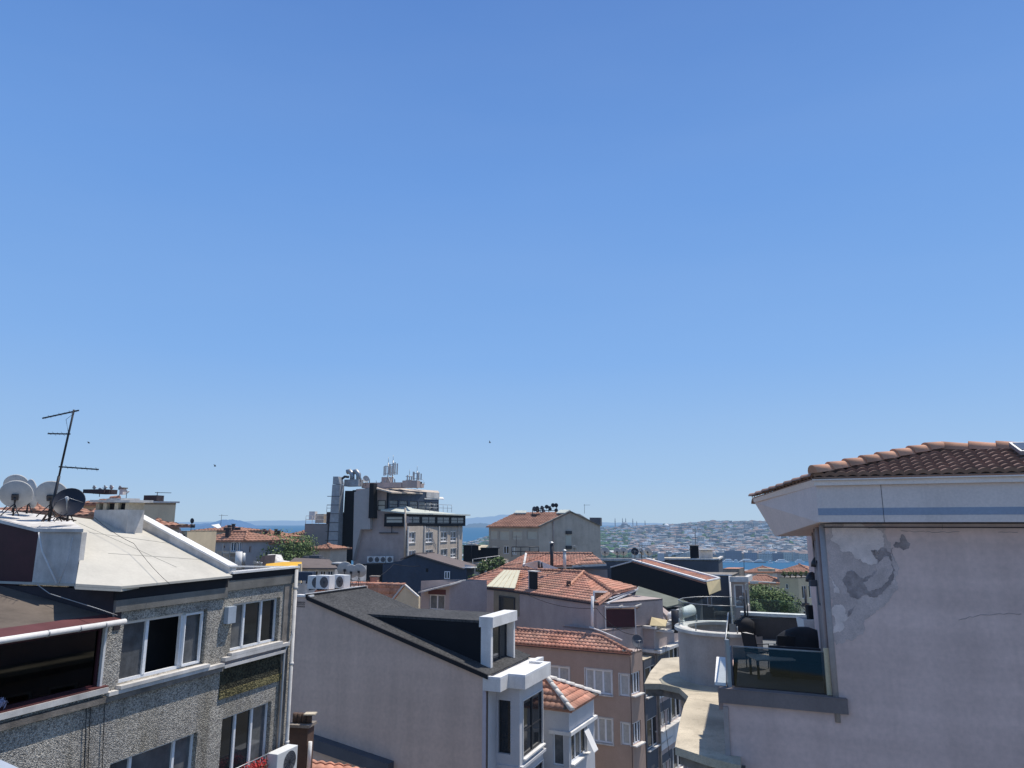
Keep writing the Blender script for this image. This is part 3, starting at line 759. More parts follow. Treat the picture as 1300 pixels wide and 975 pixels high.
# ================================================================== NEAR HILL TOWN (slope going down to the water)
random.seed(23)
NR = [mk('slope_roof_tiles', (0.38, 0.17, 0.10), .95, var=.25, scale=.4, fine=.2), mk('slope_roof_pale', (0.5, 0.48, 0.44), .9, var=.2), mk('slope_roof_grey', (0.2, 0.2, 0.2), .9, var=.2)]
NW = [M['cream'], M['greyplaster'], M['greywarm'], M['whitedirty'], M['brown'], M['greygreen']]
np_ = []
for i in range(12):
    kind = random.choice(['hip', 'hip', 'flat', 'gable']); np_.append((house_mesh(random.uniform(8, 14), random.uniform(9, 14), random.uniform(9, 13), kind, random.choice(NW), NR[0] if kind != 'flat' else random.choice(NR[1:]), 'slope_house'), kind))
NL = {'hip': ('tile-roofed house on the slope going down to the near shore', 'tile-roofed houses on the near slope'), 'flat': ('flat-roofed block on the slope going down to the near shore', 'flat-roofed blocks on the near slope'),
      'gable': ('gabled house on the slope going down to the near shore', 'gabled houses on the near slope')}
done = []
def slope_house(px, Y):
    x = (px - 650) / FH * Y
    if any((x - a) ** 2 + (Y - b) ** 2 < 15 ** 2 for a, b in done): return
    done.append((x, Y)); me, kind = random.choice(np_)
    o = bpy.data.objects.new('slope_house', me); COL.objects.link(o); o.location = (x, Y, height(x, Y) - 1); o.rotation_euler = (0, 0, random.uniform(-.5, .5))
    tag(o, NL[kind][0], 'house', NL[kind][1])
for _ in range(150):
    px = random.choice([random.uniform(905, 1045), random.uniform(585, 630), random.uniform(755, 915), random.uniform(200, 400)])
    slope_house(px, 190 + 800 * random.random() ** 1.3)
random.seed(31)
for i in range(26):
    px = random.uniform(905, 1045) if i % 2 else random.uniform(590, 635); Y = random.uniform(170, 600); x = (px - 650) / FH * Y
    if any((x - a) ** 2 + (Y - b) ** 2 < 9 ** 2 for a, b in done): continue
    tree((x, Y, height(x, Y) - 1), random.uniform(6, 9), random.uniform(7, 11), 'green tree among the houses on the near slope', seed=100 + i, leaves=900, size=.5, group='trees on the near slope')
# ================================================================== LEFT PEBBLE-DASH BUILDING
random.seed(3)
SZ = CZ - 3.2
a = hitz(0, 905, SZ); b = hitz(240, 846, SZ); d0 = (b - a).normalized(); a = a - d0 * 6
F = Fac(a, b, out=(1, -.5)); ANG = math.degrees(math.atan2(d0.x, d0.y))
sc = F.hit(145, 760)[0]; sm = F.hit(286, 760)[0]; se = F.hit(372, 760)[0]
L = thing('pebble_dash_building', 'grey pebble-dash apartment building with pale flat roof and white framed windows', 'building', (F.pt(se / 2, 0, -4).x, F.pt(se / 2, 0, -4).y, 0))
ztop = F.hit(148, 749)[1]; ztop2 = F.hit(360, 729)[1]
zbal1 = F.hit(130, 796)[1]; zbal0 = F.hit(130, 872)[1]
def op(px0, px1, pyt, pyb, pm):
    s0 = F.hit(px0, pyb)[0]; s1 = F.hit(px1, pyb)[0]
    return (s0, s1, F.hit(pm, pyb)[1], F.hit(pm, pyt)[1])
W1 = op(151, 257, 783, 857, 200); W2 = op(292, 352, 763, 821, 322); W3 = op(277, 339, 903, 985, 308); W4 = op(134, 243, 952, 1030, 188)
mb = MB()
holes(mb, F, 0, sc, 0, zbal1 + 0.12, [(0.6, F.hit(134, 800)[0], zbal0, zbal1)], depth=0.5)
holes(mb, F, sc, sm, 0, ztop, [W1, W4], 0.2)
holes(mb, F, sm, se, 0, ztop2, [W2, W3], 0.2)
# side, end and recessed faces
e = F.pt(se, 0); mb.box(e - F.n * 8, F.d * -0.25, F.n * 7.99, UP * (ztop2))
mb.face([F.pt(0, 0), F.pt(0, 0, -8), F.pt(0, zbal1, -8), F.pt(0, zbal1)])
mb.face([F.pt(0, 0, -8), F.pt(se, 0, -8), F.pt(se, ztop2, -8), F.pt(0, ztop2, -8)])
mb.build('wall', M['gravel'], L)
window(L, F, *W1, rec=0.18, lights=[0.30, 0.72], fw=0.065, pane=['paneblue', 'pane', 'paneblue'], sill='whitedirty', sillp=0.15, skip=(1,))
window(L, F, *W2, rec=0.18, lights=[0.30, 0.66], fw=0.055, pane=['paneblue', 'pane', 'pane'], sill='whitedirty', sillp=0.13)
window(L, F, *W3, rec=0.18, lights=[0.32, 0.66], fw=0.055, pane=['pane', 'pane', 'paneblue'])
window(L, F, *W4, rec=0.18, lights=[0.25, 0.75], fw=0.055, pane=['paneblue', 'paneblue', 'paneblue'])
# black boxes stand in for the unlit rooms behind the panes
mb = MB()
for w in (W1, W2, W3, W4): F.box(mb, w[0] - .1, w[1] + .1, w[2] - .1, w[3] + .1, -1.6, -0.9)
mb.build('dark_room_box', M['plainblack'], L)
# tilted open sash in the upper window
mb = MB(); x0 = W1[0] + (W1[1] - W1[0]) * .74; x1 = W1[1] - .08; h0, h1 = W1[2] + .06, W1[3] - .06
for p, q in (((x0, h0), (x1, h0)), ((x0, h1), (x1, h1)), ((x0, h0), (x0, h1)), ((x1, h0), (x1, h1))):
    mb.beam(F.pt(p[0], p[1], -.08), F.pt(q[0], q[1], -.08), .05, .05)
mb.build('open_sash', M['upvc'], L)
# long ledge under the windows
mb = MB(); zl = F.hit(200, 866)[1]
F.box(mb, 0, sc - .02, zbal0 - 0.11, zbal0 - .002, -.2, 0.12); F.box(mb, sc, sm, W1[2] - .15, W1[2] - .075, 0.0, 0.13)
F.box(mb, sm + .02, se - .2, W2[2] - .16, W2[2] - .075, 0.0, 0.13)
zz = F.hit(290, 842)[1]; F.box(mb, sm + .02, se - .35, zz - .07, zz, 0.0, 0.12)
mb.build('ledge', M['whitedirty'], L)
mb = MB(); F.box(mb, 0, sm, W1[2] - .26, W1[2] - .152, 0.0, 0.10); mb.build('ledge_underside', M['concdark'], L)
mb = MB(); F.box(mb, sm + .02, se - .35, zz - .60, zz - .075, 0.0, 0.02); mb.build('mossy_panel', M['mossdark'], L)
mb = MB(); F.box(mb, sm + .02, se - .35, zz - .78, zz - .603, 0.0, 0.035); mb.build('moss_strip', M['moss'], L)
mb = MB(); F.box(mb, sm + .02, se - .35, zz + .003, W2[2] - .163, 0.0, 0.015); mb.build('plaster_strip', M['greyplaster'], L)
# eaves bands
mb = MB()
F.box(mb, sc - .02, sm, ztop - .2, ztop + .02, -.01, .05); F.box(mb, sm, se, ztop2 - .02, ztop2 + .14, -.02, .05)
mb.build('eaves_shadow_strip', M['plainblack'], L)  # black strip stands in for the shadow under the membrane edge
mb = MB(); F.box(mb, sc, sm - .003, ztop - .44, ztop - .203, 0.002, .07); F.box(mb, sm, se - .02, ztop2 - .26, ztop2 - .023, 0.002, .05); mb.build('concrete_band', M['greyrender'], L)
# roof membrane: hipped surface
A = F.pt(sc, ztop + .08, .16); B = F.pt(sm, ztop + .08, .16)
FB = Fac(B, B - F.n); E = FB.at(173, 667); n = plane3(A, B, E)
FD = Fac(A, ang=ANG - 90, out=(-.4, -1)); Dp = hitp(84, 655, A, n); C = FD.pt(6.5, A.z)
mb = MB()
Vp = hitp(96, 741, A, n)
mb.prism([V(p) for p in (A, B, E, Dp, hitp(106, 682, A, n), Vp)], (0, 0, -.05))
mb.prism([A - UP * .055, Vp - UP * .055, FD.at(94, 741, .0), C, FD.pt(6.5, A.z, -1.5), FD.pt(.3, A.z, -1.5)], (0, 0, -.05))
mb.build('roof_membrane', M['membrane'], L)
mb = MB()
for t in (0.3, .62):
    p0 = A.lerp(Dp, t + .12).lerp(B.lerp(E, t + .12), .12); p1 = B.lerp(E, t); mb.beam(p0 + n * .003, p1 + n * .003, .012, .006)
mb.beam(hitp(100, 664, A, n) + n * .003, hitp(224, 720, A, n) + n * .003, .014, .006)
mb.build('membrane_seam', mk('seam_strip', (.42, .40, .34), .9), L)  # seam strips, slightly darker than the membrane
# parapet climbing the far edge, then the low coping to the corner
mb = MB(); T0 = FB.at(291, 721); T1 = FB.at(172, 656)
mb.prism([T0 + F.d * .02, T1 + F.d * .02, T1 - UP * .5, T0 - UP * .45], F.d * .24); mb.build('parapet', M['whitedirty'], L)
mb = MB(); mb.prism([T0 + UP * .003, T1 + UP * .003, T1 + UP * .05, T0 + UP * .05], F.d * .30); mb.build('coping', M['white'], L)
mb = MB(); c0 = F.pt(sm + .1, ztop2 + .142, .10); mb.box(c0, F.d * (se - sm), -F.n * .3, UP * .05)
F2 = Fac(F.pt(se, 0, 0), F.pt(se, 0, -3)); mb.beam(F.pt(se, ztop2 + .17, 0), T0 + UP * .04, .05, .04); mb.build('coping', M['white'], L)
slab(L, [F.pt(sm + .2, ztop2 + .02, -.2), F.pt(se - .26, ztop2 + .02, -.2), F.pt(se - .26, ztop2 + .02, -7.8), F.pt(sm + .2, ztop2 + .02, -7.8)], .1, M['greyrender'], 'flat_roof')
# recess wall beside the balcony roof
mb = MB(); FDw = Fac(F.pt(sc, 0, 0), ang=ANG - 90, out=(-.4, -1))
mb.box(FDw.pt(-.02, zbal1 - .1, -.2), FDw.d * 7, -FDw.n * .15 * -1, UP * (ztop - zbal1 + .1)); mb.build('recess_wall', M['darkwall'], L)  # shade under the verge is put into this dark wall colour
# balcony roof, gutter and enclosure
e0 = F.pt(0, F.hit(148, 786)[1], .28); e1 = F.pt(sc + .02, F.hit(148, 786)[1], .28); q = FDw.at(17, 748, .01)
u = (q - e1)
mb = MB(); mb.prism([e0, e1, e1 + u * 1.4, e0 + u * 1.4], (0, 0, -.05)); mb.build('balcony_roof', M['brownfelt'], L)
nn = plane3(e0, e1, e1 + u)
mb = MB(); mb.prism([e0 + nn * .004, e1 + nn * .004, e1 + u * .16 + nn * .004, e0 + u * .16 + nn * .004], nn * .01); mb.build('maroon_flashing', M['maroon'], L)
mb = MB()
mb.tube([e0 + F.n * .05 - UP * .04, e1 + F.n * .05 - UP * .02], .055, 12); g = mb.build('gutter', M['white'], L)
mb = MB()
for px in (44, 84, 116):
    s = F.hit(px, 800)[0]; c = F.pt(s, e1.z - .03 - 0.0, .33); mb.tube([c - F.d * .012, c + F.d * .012], .062, 12)
mb.build('gutter_bracket', M['metal'], g)
mb = MB(); bz0, bz1 = zbal0, zbal1; s1 = F.hit(133, 800)[0]
F.box(mb, .6, s1, bz0, bz0 + .06, -.14, -.06); F.box(mb, .6, s1, bz1 - .06, bz1, -.14, -.06)
for s in (s1 - .06,): F.box(mb, s, s + .05, bz0 + .06, bz1 - .06, -.14, -.06) if s < s1 else None
w = mb.build('balcony_glazing', M['maroondark'], L)
mb = MB(); F.box(mb, .6, s1, bz0 + .05, bz1 - .05, -.115, -.10); mb.build('pane', M['smoke'], w)
mb = MB(); F.box(mb, .3, s1 + .5, bz0 - .3, bz1 + .1, -1.9, -1.6); mb.build('dark_room_box', M['plainblack'], w)  # black sheet in place of the unlit balcony room
mb = MB(); F.box(mb, 0, sc - .01, bz0 - .001, bz0 + .025, -.05, .10); mb.build('red_sill_trim', M['maroon'], w)
mb = MB(); F.box(mb, s1, s1 + .05, bz0, bz1, -.05, .02); mb.build('white_edge_trim', M['white'], w)
mb = MB()
for k, (x, wd) in enumerate(((5.9, .5), (6.9, .25), (7.6, .35))): 
    for j in range(6): mb.tube([F.pt(x + wd * j / 6, bz0 + .1, -.5 - .04 * (j % 2)), F.pt(x + wd * j / 6, bz1 - .1, -.5 - .04 * (j % 2))], .05, 6)
mb.build('curtain', mk('dark_curtain', (.10, .09, .10), .9), w)
# maroon wall + white bulkhead on the verge
mb = MB(); mb.prism([FD.at(-60, 646, -.06), FD.at(46.5, 673, -.06), FD.at(37.5, 741, -.06), FD.at(-60, 752, -.06)], -FD.n * .12); mb.build('maroon_wall', M['maroondark'], L)
mb = MB(); mb.prism([FD.at(38, 742, -.04), FD.at(94, 742, -.04), FD.at(102, 676, -.04), FD.at(47, 675, -.04)], -FD.n * .12); mb.build('bulkhead', M['whitedirty'], L)
FK = Fac(FD.pt(0, 0, -1.9), ang=ANG - 90, out=(-.4, -1))
mb = MB(); mb.prism([FD.at(-60, 645, .02), FD.at(47, 671, .02), FD.at(107, 671.5, .02), FK.at(85, 657), FK.at(-60, 640)], (0, 0, -.07)); mb.build('bulkhead_slab', M['whitedirty'], L)
mb = MB()
mb.tube([FD.at(52, 676, .05), FD.at(58, 700, .08), FD.at(66, 720, .06), FD.at(78, 741, .1)], .018, 6); mb.tube([FD.at(94, 682, .03), FD.at(88, 712, .04), FD.at(80, 741, .1)], .008, 5)
mb.build('conduit', M['white'], L)
mb = MB()
mb.tube([FD.at(60, 740, .25), FD.at(80, 752, .3), F.at(110, 772, .3), F.at(144, 781, .1)], .008, 5); mb.build('roof_cable', M['dish'], L)
for px in (105, 110, 128):
    mb = MB(); mb.tube([F.at(px + 5, 874, .03), F.at(px + 3, 905, .03), F.at(px, 980, .03)], .007, 5); mb.build('wall_cable', M['plainblack'], L)
# corner downpipes
mb = MB(); mb.tube([F.pt(se - .05, ztop2 + .1, .10), F.pt(se - .05, 6, .10)], .05, 10)
for z in range(5): c = F.pt(se - .05, ztop2 - .4 - 2 * z, .10); mb.tube([c - UP * .04, c + UP * .04], .065, 10)
mb.build('downpipe', M['whitedirty'], L)
mb = MB(); c = F.pt(se - .35, W2[2] - .5, .06); mb.tube([F.pt(se - .05, W2[2] + .3, .08), F.pt(se - .1, W2[2] + .05, .10), F.pt(se - .36, W2[2] - .3, .08), F.pt(se - .38, 8, .08)], .03, 8); mb.build('downpipe', M['dish'], L)
mb = MB(); F.box(mb, se - .42, se - .12, 6, ztop2 - .3, .002, .03); mb.build('stained_strip', M['concdark'], L)
# meter box
s = F.hit(284, 785)[0]; s2 = F.hit(294, 785)[0]; z1 = F.hit(289, 770)[1]; z0 = F.hit(289, 791)[1]
mb = MB(); F.box(mb, s, s2, z0, z1, .002, .13); o = mb.build('meter_box', mk('grey_blue_box', (.38, .43, .48), .5), L)
# vent chimney on the roof
cb = hitp(160, 677, A, n); t1 = -F.n; 
ch = thing('roof_vent', 'white plastered vent block with a broken slab cap on the pale roof', 'vent', cb)
mb = MB(); z1 = P(160, 647, (cb).y).z; H = z1 - cb.z
mb.box(cb - UP * .3, t1 * 1.15, F.d * .5, UP * (H + .3)); mb.build('body', M['whitedirty'], ch)
mb = MB()
for x in (0, .36, .75, 1.0): mb.box(cb + t1 * x + UP * (H + .002), t1 * .12, F.d * .48, UP * .17)
mb.build('pillar', M['concrete'], ch)
mb = MB(); q = cb + UP * (H + .175) - t1 * .12 - F.d * .1
mb.prism([q, q + t1 * 1.35 + UP * .02, q + t1 * 1.3 + F.d * .7 + UP * .03, q + t1 * .6 + F.d * .78, q - t1 * .15 + F.d * .6 + UP * .01], (0, 0, .06)); 
q2 = q + UP * .062; mb.prism([q2 + t1 * .3, q2 + t1 * .9 + F.d * .1, q2 + t1 * .8 + F.d * .5, q2 + t1 * .1 + F.d * .4], (0, 0, .05)); mb.build('cap_slab', M['whitedirty'], ch)
mb = MB(); mb.box(cb + t1 * .12 + F.d * .1 + UP * (H + .002), t1 * .9, F.d * .25, UP * .16); mb.build('dark_opening', M['plainblack'], ch)
# dishes on the bulkhead
def dish_c(cpx, cpy, bpx, bpy, off, r, az, label, mat='dish', el=30, grp=None, **k):
    f = Fac(FD.pt(0, 0, -off), ang=ANG - 90, out=(-.4, -1)); c = f.at(cpx, cpy); bz = f.at(bpx, bpy).z
    return satellite_dish((c.x, c.y, bz), az, r, label, mat, grp, el=el, h=c.z - bz - .75 * r, **k)
dish_c(20, 629, 16, 655, .7, .36, -28, 'pale grey dish nearest the left edge, seen from behind, on the white bulkhead')
dish_c(20, 617, 20, 652, 1.7, .30, -24, 'grey dish half hidden behind the leftmost dish on the bulkhead')
dish_c(37, 627, 36, 652, 1.5, .36, 35, 'narrow edge-on grey dish between the two big grey ones', el=10)
dish_c(65, 630, 60, 656, 1.1, .37, -20, 'big grey dish behind the aerial mast, left of the black dish')
dish_c(88, 638.5, 84, 662, .45, .335, 158, 'charcoal black dish with a white arm right of the aerial mast', 'dishdark', el=25)
f = Fac(FD.pt(0, 0, -.9), ang=ANG - 90, out=(-.4, -1)); c = f.at(98, 687)
satellite_dish((c.x, c.y, c.z - .5), 60, .27, 'pale dish low on the roof peeping out from behind the white bulkhead', h=.3, arm=False)
# tv aerial
fa = Fac(FD.pt(0, 0, -.35), ang=ANG - 90, out=(-.4, -1)); mb0 = fa.at(62, 662); mt = fa.at(94, 520)
an = thing('tv_aerial', 'tall leaning television aerial with three booms on the white bulkhead', 'aerial', mb0)
mb = MB(); mb.tube([mb0, mb0.lerp(mt, .4)], .032, 8); mb.tube([mb0.lerp(mt, .4), mt], .022, 8); mb.build('mast', M['darkmetal'], an)
for p, q, cc, ne, el, in (((100, 521), (54, 531), .96, 7, .7), ((89, 551), (61, 550.5), .79, 5, .9), ((75, 592.5), (125, 596), .48, 8, .8)):
    u0, u1 = fa.at(*p), fa.at(*q); mb = MB(); mb.beam(u0, u1, .022, .03); t = (u1 - u0)
    ed = (EYE - u0).normalized(); ed = (ed + UP * .10 + fa.d * .12).normalized()
    for i in range(ne):
        c = u0 + t * ((i + .6) / ne); l = el * (.5 + .3 * (i % 2)); mb.tube([c - ed * l * .6, c + ed * l * .6], .0045, 4)
    o = mb.build('boom', M['darkmetal'], an)
mb = MB()
for k in range(3): aa = 2.1 * k + .5; mb.tube([mb0 + V((math.cos(aa) * .25, math.sin(aa) * .25, .0)), mb0 + UP * .3], .014, 5)
for k in range(9):
    a1, a2 = random.uniform(0, 6.3), random.uniform(0, 6.3); mb.tube([mb0 + V((math.cos(a1) * .3 + .15, math.sin(a1) * .2, .03)), mb0 + V((.15, 0, .12)), mb0 + V((math.cos(a2) * .35 + .25, math.sin(a2) * .2, .02))], .012, 5)
mb.build('tripod_base', M['rust'], an)
mb = MB(); q0 = mb0.lerp(mt, .96)
mb.tube([q0, q0 - fa.d * .2 * -1 - UP * .12, mb0.lerp(mt, .8) + fa.d * .03, mb0.lerp(mt, .5) + fa.d * .03, mb0], .006, 4); mb.build('cable', M['plainblack'], an)
# split air conditioner + flowers under lower right window
s = F.hit(341, 965)[0]; z = F.hit(341, 984)[1]
ac_unit(F.pt(s, z, .42), math.degrees(math.atan2(F.n.x, F.n.y)), 'outdoor air conditioner on the pebble-dash wall beside the flower box')
fb = F.pt(F.hit(312, 975)[0], F.hit(312, 984)[1], .25)
fl = thing('flower_box', 'flower box of dark red blooms under the lower right window', 'flower box', fb)
mb = MB(); mb.box(fb - F.d * .4 - F.n * .12 - UP * .12, F.d * .8, F.n * .24, UP * .2); mb.build('box', M['rust'], fl)
mb = MB(); leaf_cloud(mb, [(fb + F.d * x + UP * .22, .22) for x in (-.25, 0, .25)], 700, .028); mb.build('blooms', M['flower'], fl)
mb = MB(); leaf_cloud(mb, [(fb + F.d * x + UP * .12, .16) for x in (-.25, 0, .25)], 300, .03); mb.build('foliage', M['leaf'], fl)
mb = MB(); s0 = F.hit(277, 970)[0]; s1 = F.hit(330, 970)[0]; zr = F.hit(300, 968)[1]
mb.tube([F.pt(s0, zr, .02), F.pt(s0, zr, .3), F.pt(s1, zr, .3)], .014, 6)
for i in range(9): mb.tube([F.pt(s0 + (s1 - s0) * i / 8, zr, .3), F.pt(s0 + (s1 - s0) * i / 8, zr - .5, .3)], .008, 5)
mb.build('window_guard_rail', M['metal'], L)
# laundry on the balcony
c = F.pt(F.hit(3, 885)[0], zbal0 + .02, -.06)
mb = MB(); leaf_cloud(mb, [(c + UP * .12, .12)], 60, .05); solo(mb, 'cloth', mk('lilac_cloth', (.35, .33, .45), .9), 'crumpled lilac cloth on the balcony sill at the left edge', 'cloth', c)
# own terrace kerb in the bottom left corner
mb = MB(); p0, p1 = P(-20, 955, 1.3), P(46, 985, 1.15); mb.prism([p0, p1, p1 + V((-.3, -.6, 0)), p0 + V((-.3, -.6, 0))], (0, 0, -.12))
solo(mb, 'terrace_kerb', mk('painted_kerb', (.34, .37, .42), .7), 'blue-grey painted edge of the terrace in the bottom left corner', 'kerb', p0)

# ================================================================== TILED LEAN-TO AND CHIMNEY IN THE GAP
GD = D(113); GU = D(23)
pa, pb = P(352, 972, 25), P(450, 985, 24.3)
lr = thing('tiled_lean_to', 'orange tiled low roof at the foot of the taupe gable wall', 'roof', P(400, 990, 25))
pc = pb + D(-30) * 3.2 + UP * 1.0; pd = pa + D(-30) * 3.2 + UP * 1.0
E0 = P(340, 1030, 22.5); E1 = P(470, 1040, 22.5); n2 = plane3(E0, E1, P(360, 962, 25.5))
tiles(lr, [E0, E1, hitp(500, 985, E0, n2), hitp(440, 972, E0, n2), hitp(362, 961, E0, n2), hitp(340, 962, E0, n2)], period=.3, course=.4, amp=.06)
mb = MB(); mb.prism([V((E0.x, E0.y, 0)), V((E1.x, E1.y, 0)), V((E1.x, E1.y + 4, 0)), V((E0.x, E0.y + 4, 0))], (0, 0, min(E0.z, E1.z) - .25)); mb.build('wall', M['greyplaster'], lr)
cc = P(381, 965, 24); h = P(381, 921, 24).z - cc.z
ck = chimney(cc - UP * .6, 100, .62, .45, h + .6, 'dark rusty chimney with clay pots against the taupe gable wall', body='rust', pots=4, pot='rust')
mb = MB(); mb.tube([V((.34, -.26, .4)), V((.36, -.26, h + .2))], .06, 8); mb.build('white_pipe', M['white'], ck, local=True)
mb = MB(); q = V((.25, -.1, h + .95)); mb.box(q + V((-.15, -.15, 0)), (.35, 0, 0), (0, .3, 0), (0, 0, .04)); mb.build('cover_slab', M['concrete'], ck, local=True)

# ================================================================== CENTRAL TAUPE GABLE BUILDING
YG = 33.0
Gc = P(617, 857, YG); FG = Fac(Gc, ang=-67, out=(-.4, -1))      # s grows to the left
g0 = FG.at(392, 757.5); g1 = FG.at(373, 752)
sL = FG.hit(373, 752)[0]; sA = FG.hit(392, 757)[0]
Gb = thing('gable_building', 'modern taupe building with black shingle roof, long plain gable wall and white dormer', 'building', (Gc.x - 4, Gc.y + 4, 0))
GF = D(23); FR_ = Fac(Gc, ang=26, out=(1, -.4))
mb = MB()
zt = g0.z - .03; zc = Gc.z
poly = [FG.pt(0, 0), FG.pt(0, zc), FG.pt(sA, zt), FG.pt(sL, zt), FG.pt(sL, 0)]
mb.prism(poly, GF * 5.2); mb.build('wall', M['gable'], Gb)
mb = MB(); FG.box(mb, sL - .14, sL + .03, 2, zt + .08, .002, .10); FG.box(mb, sA - .1, sL - .145, zt + .003, zt + .1, -.3, .06); mb.build('white_edge_trim', M['white'], Gb)
mb = MB(); FG.box(mb, -.02, .14, 2, zc - .35, .002, .05); mb.build('corner_strip', mk('lilac_strip', (.50, .46, .50), .8), Gb)
# skirting ledge near the foot of the wall
mb = MB(); b0, b1 = FG.at(396, 931), FG.at(500, 966); mb.prism([b0, b1, b1 - UP * .5, b0 - UP * .5], FG.n * .5); mb.build('skirting', M['slate'], Gb)
# roof: the near verge line V0-V1, extruded along GF
V0 = FG.pt(sA, g0.z + .02, .15); V1 = FG.pt(-.15, zc + .02, .15); w = 5.2
kx = P(400, 747, 1)
n3 = plane3(V0, V1, V1 + GF); T = GF * w
rd = (V1 - V0)
mb = MB(); mb.prism([V0, V1, V1 + GF * 2.2, hitp(655, 832, V0, n3) if False else V1 + GF * 2.2 + UP * 0, V0 + T][0:3] + [V0 + GF * 2.2], -n3 * .06)
mb.prism([V0 + GF * 2.21, V1 + GF * 2.21 - rd * 0.0, V1 + T, V0 + T], -n3 * .06); mb.build('shingle_roof', M['shingle'], Gb)
mb = MB(); mb.prism([V0 + FG.n * .03 + UP * .03, V1 + FG.n * .03 + UP * .03, V1 + FG.n * .03 - UP * .16, V0 + FG.n * .03 - UP * .16], -FG.n * .10)
mb.prism([V0 + UP * .10 , V0 + T + UP * .10, V0 + T - UP * .1, V0 - UP * .1], FG.d * .08); mb.build('black_verge', M['plainblack'], Gb)
mb = MB(); mb.prism([V0 + UP * .13 + FG.d * .09, V0 + T + UP * .13 + FG.d * .09, V0 + T + FG.d * .09, V0 + FG.d * .09], FG.d * .05); mb.build('ridge_trim', M['white'], Gb)
# dormer
od = 1.0; FDm = Fac(Gc + GF * od, ang=-67, out=(-.4, -1))
A0 = FDm.at(477, 782); s_a = (A0 - FDm.a).dot(FDm.d)
def roofz(p): return V0.z - (n3.x * (p.x - V0.x) + n3.y * (p.y - V0.y)) / n3.z
ztd = roofz(FDm.pt(s_a, 0)) + .02
s_b = FDm.hit(612, 800)[0]
mb = MB(); q1 = FDm.pt(s_a, ztd); q2 = FDm.pt(s_b, ztd); q3 = FDm.pt(s_b, roofz(FDm.pt(s_b, 0)) - .1)
mb.prism([q1, q2, q3], GF * 2.6); mb.build('dormer_side', M['navydeep'], Gb)
mb = MB(); lift = UP * .02; mb.prism([q1 + lift - FDm.n * 0 + FDm.d * .6 + UP * .0, q2 + lift, q2 + lift + GF * 3.0, q1 + lift + GF * 3.0 + FDm.d * .6], UP * .12); mb.build('dormer_roof', M['shingle'], Gb)
# white dormer frame
zb = P(620, 846, YG + 1).z
zb = roofz(FDm.pt(s_b, 0)) - .55
fr = FDm.pt(s_b, 0); X = -FDm.d         # towards the street
mb = MB(); wd = 2.55; th = .34
mb.box(fr + X * .002 - GF * .12 + UP * zb, X * .50, GF * .22, UP * (ztd + .30 - zb - .0))
mb.box(fr + X * .002 + GF * (wd) + UP * zb, X * .50, GF * .16, UP * (ztd + .30 - zb))
mb.box(fr + X * -.1 - GF * .12 + UP * (ztd + .302 - .44), X * .70, GF * (wd + .34), UP * .46); mb.build('dormer_frame', M['white'], Gb)
mb = MB(); mb.box(fr + X * .10 + GF * .12 + UP * zb, X * .03, GF * (wd - .14), UP * (ztd - zb - .12)); dd = mb.build('dormer_door', M['pane'], Gb)
mb = MB()
for q in (.1, .82, 1.64, 2.4): mb.box(fr + X * .132 + GF * q + UP * zb, X * .04, GF * .06, UP * (ztd - zb - .14))
mb.build('door_frame', M['darkmetal'], dd)
# street cornice / terrace parapet with a bay stepping out
zc0 = Gc.z
def gp(u, o, z): return V((Gc.x, Gc.y, 0)) + GF * u + X * o + UP * z
outl = [(-.12, -.1), (-.12, .75), (.75, .75), (.75, 1.55), (4.05, 1.55), (4.05, .75), (5.2, .75), (5.2, -.1)]
mb = MB(); mb.prism([gp(u, o, zc0 - .62) for u, o in outl], (0, 0, .50)); mb.build('cornice', M['white'], Gb)
inn = [(0.0, 0), (0.0, .5), (.95, .5), (.95, 1.25), (3.85, 1.25), (3.85, .5), (5.0, .5), (5.0, 0)]
mb = MB()
seg = list(zip(outl, outl[1:]))[:-1]; isg = list(zip(inn, inn[1:]))[:-1]
for (p, q), (r, s) in zip(seg, isg): mb.prism([gp(*p, zc0 - .118), gp(*q, zc0 - .118), gp(*s, zc0 - .118), gp(*r, zc0 - .118)], (0, 0, .10))
mb.build('parapet_coping', mk('white_terrace_tiles', (.78, .78, .78), .6, var=.12, scale=6), Gb)
mb = MB(); mb.prism([gp(*p, zc0 - .30) for p in inn], (0, 0, .02)); mb.build('terrace_floor', M['shingle'], Gb)
# recessed street wall and bay body
bay = [(.95, 0), (.95, 1.2), (3.85, 1.2), (3.85, 0)]
mb = MB()
Fb = Fac(gp(.02, .10, 0), ang=23, out=(X.x, X.y)); holes(mb, Fb, 0, 5.2, 0, zc0 - .62, [])
FbS = Fac(gp(.95, .1, 0), gp(.95, 1.2, 0), out=(-.4, -1)); FbF = Fac(gp(.95, 1.2, 0), gp(3.85, 1.2, 0), out=(X.x, X.y))
def opx(f, x0, x1, y0, y1):
    a_, b_ = sorted((f.hit(x0, y0)[0], f.hit(x1, y0)[0])); m_ = (x0 + x1) / 2
    return (max(a_, .06), min(b_, f.len - .06), f.hit(m_, y1)[1], f.hit(m_, y0)[1])
w1 = opx(FbS, 631, 648, 889, 957); w2 = opx(FbF, 664, 692, 882, 952); w3 = (w2[0], w2[1], w2[2] - 3.0, w2[3] - 3.1); w4 = (w1[0], w1[1], w1[2] - 3.0, w1[3] - 3.1)
holes(mb, FbS, 0, FbS.len, 0, zc0 - .622, [w1, w4], .25); holes(mb, FbF, 0, FbF.len, 0, zc0 - .622, [w2, w3], .25)
fe = Fac(gp(3.85, 1.2, 0), gp(3.85, .1, 0), out=(.4, 1)); holes(mb, fe, 0, fe.len, 0, zc0 - .622, [])
mb.build('bay_wall', M['bluewall'], Gb)
